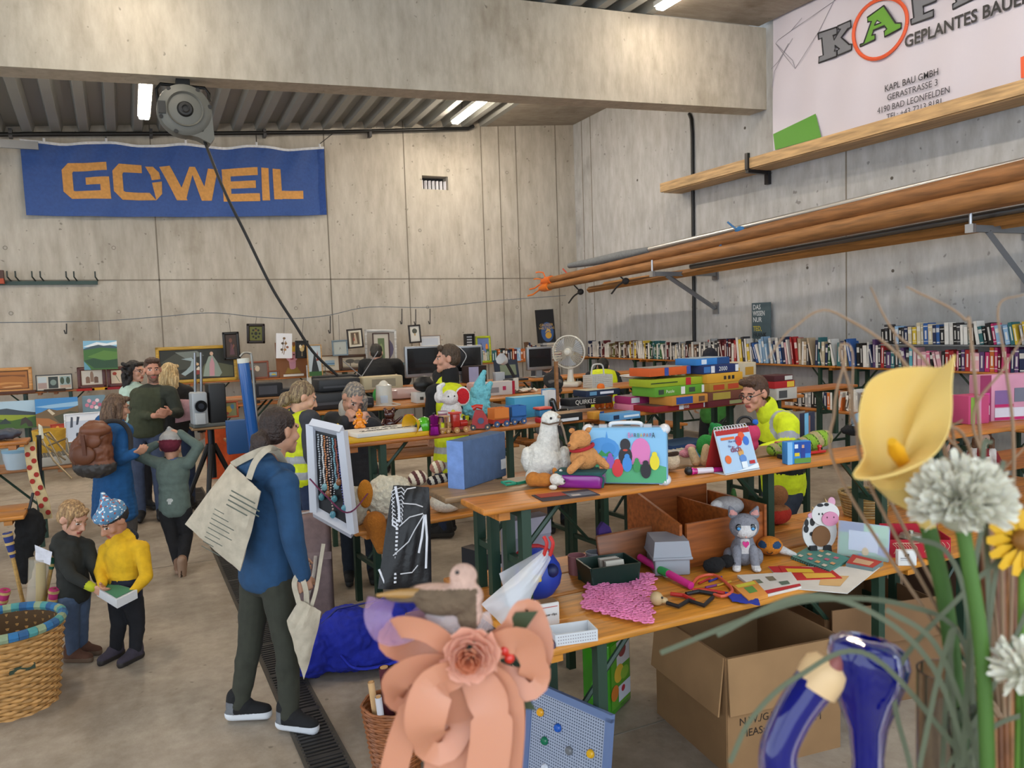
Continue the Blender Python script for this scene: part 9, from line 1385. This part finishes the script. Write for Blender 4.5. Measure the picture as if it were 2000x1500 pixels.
P_ = [(745, 1170, .01), (738, 1205, .0), (760, 1235, .0), (810, 1220, .01), (850, 1190, .01)]; strip('loop', tg, [fp(*q) for q in P_], .03, vl, .0004); strip('loop', tg, [fp(840, 1190, .0), fp(870, 1215, -.005), fp(910, 1225, 0), fp(960, 1210, .01)], .02, m('#d8c9c9', 'film'), .0004)
dF = .78; bg_ = m('#0d1380', 'tint'); ts = thing('glass_vase', 'dark blue glass vase with flared fluted mouth in front of the cardboard box', 'vase', fp(1690, 1650))
k = dF / F; c = fp(1695, 1420); prof = [(30, -330), (38, -250), (30, -60), (38, 0), (58, 50), (70, 90), (76, 130), (70, 158), (50, 172), (30, 174), (26, 150), (24, 60), (22, 0), (20, -90), (26, -240), (10, -320)]
b = B(); seg = 40; vs = []
for r, z in prof:
 for i in range(seg): a = i * 2 * math.pi / seg; fl = 1 + (.06 * math.sin(a * 7) if z > 60 else 0); vs.append(c + R_ * (r * k * fl * math.cos(a)) - W_ * (r * k * fl * .8 * math.sin(a)) + U_ * (z * k + (.18 * r * k * math.cos(a) if z > 100 else 0) * -1))
b.add(vs, [(i * seg + q, i * seg + (q + 1) % seg, (i + 1) * seg + (q + 1) % seg, (i + 1) * seg + q) for i in range(len(prof) - 1) for q in range(seg)] + [tuple(range(seg)), tuple((len(prof) - 1) * seg + q for q in range(seg))], bg_); b.out('glass', ts, True)
ts = thing('glass_flask', 'curved dark blue glass bottle neck with a cork like stopper', 'bottle', fp(1530, 1650)); b = B(); b.tube(curve([fp(1560, 1700), fp(1528, 1540), fp(1520, 1470), fp(1545, 1405), fp(1580, 1350), fp(1602, 1325)], 30), [.022 - .004 * math.sin(i / 29 * 3.1) + .0 * i for i in range(30)], bg_, 20); b.out('neck', ts, True)
b = B(); b.tube([fp(1590, 1345), fp(1606, 1318), fp(1616, 1300), fp(1622, 1290)], [.0215, .0225, .021, .015], m('#d3b183', 'plain'), 20); b.out('stopper', ts, True); b = B(); b.sph(fp(1632, 1302, -.012), (.009, .006, .013), m('#8a4a44', 'plain'), 12, 8, (0, .4, 0)); b.out('red_spot', ts, True)
ts = thing('glass_vase', 'clear glass cylinder vase at the lower right corner', 'vase', fp(1850, 1700, .05)); c = fp(1850, 1310, .05); b = B(); R0 = 55 * .83 / F; b.lathe([(R0 * .96, -.22), (R0, 0), (R0 * .93, 0), (R0 * .9, -.2), (0, -.2), (0, -.22)], m('#cfc9c0', 'glass'), 36, c); b.out('glass', ts, True)
t = thing('acrylic_stand', 'clear acrylic stand with a thin edge in front of the clear vase', 'stand', fp(1880, 1420)); b = B(); A4 = [fp(1846, 1390, -.02), fp(1925, 1365, -.02), fp(1940, 1560, -.02), fp(1870, 1560, -.02)]; b.sheet([[A4[0], A4[1]], [A4[3], A4[2]]], m('#b9c4c0', 'glass'), .004); b.out('sheet', t, True)
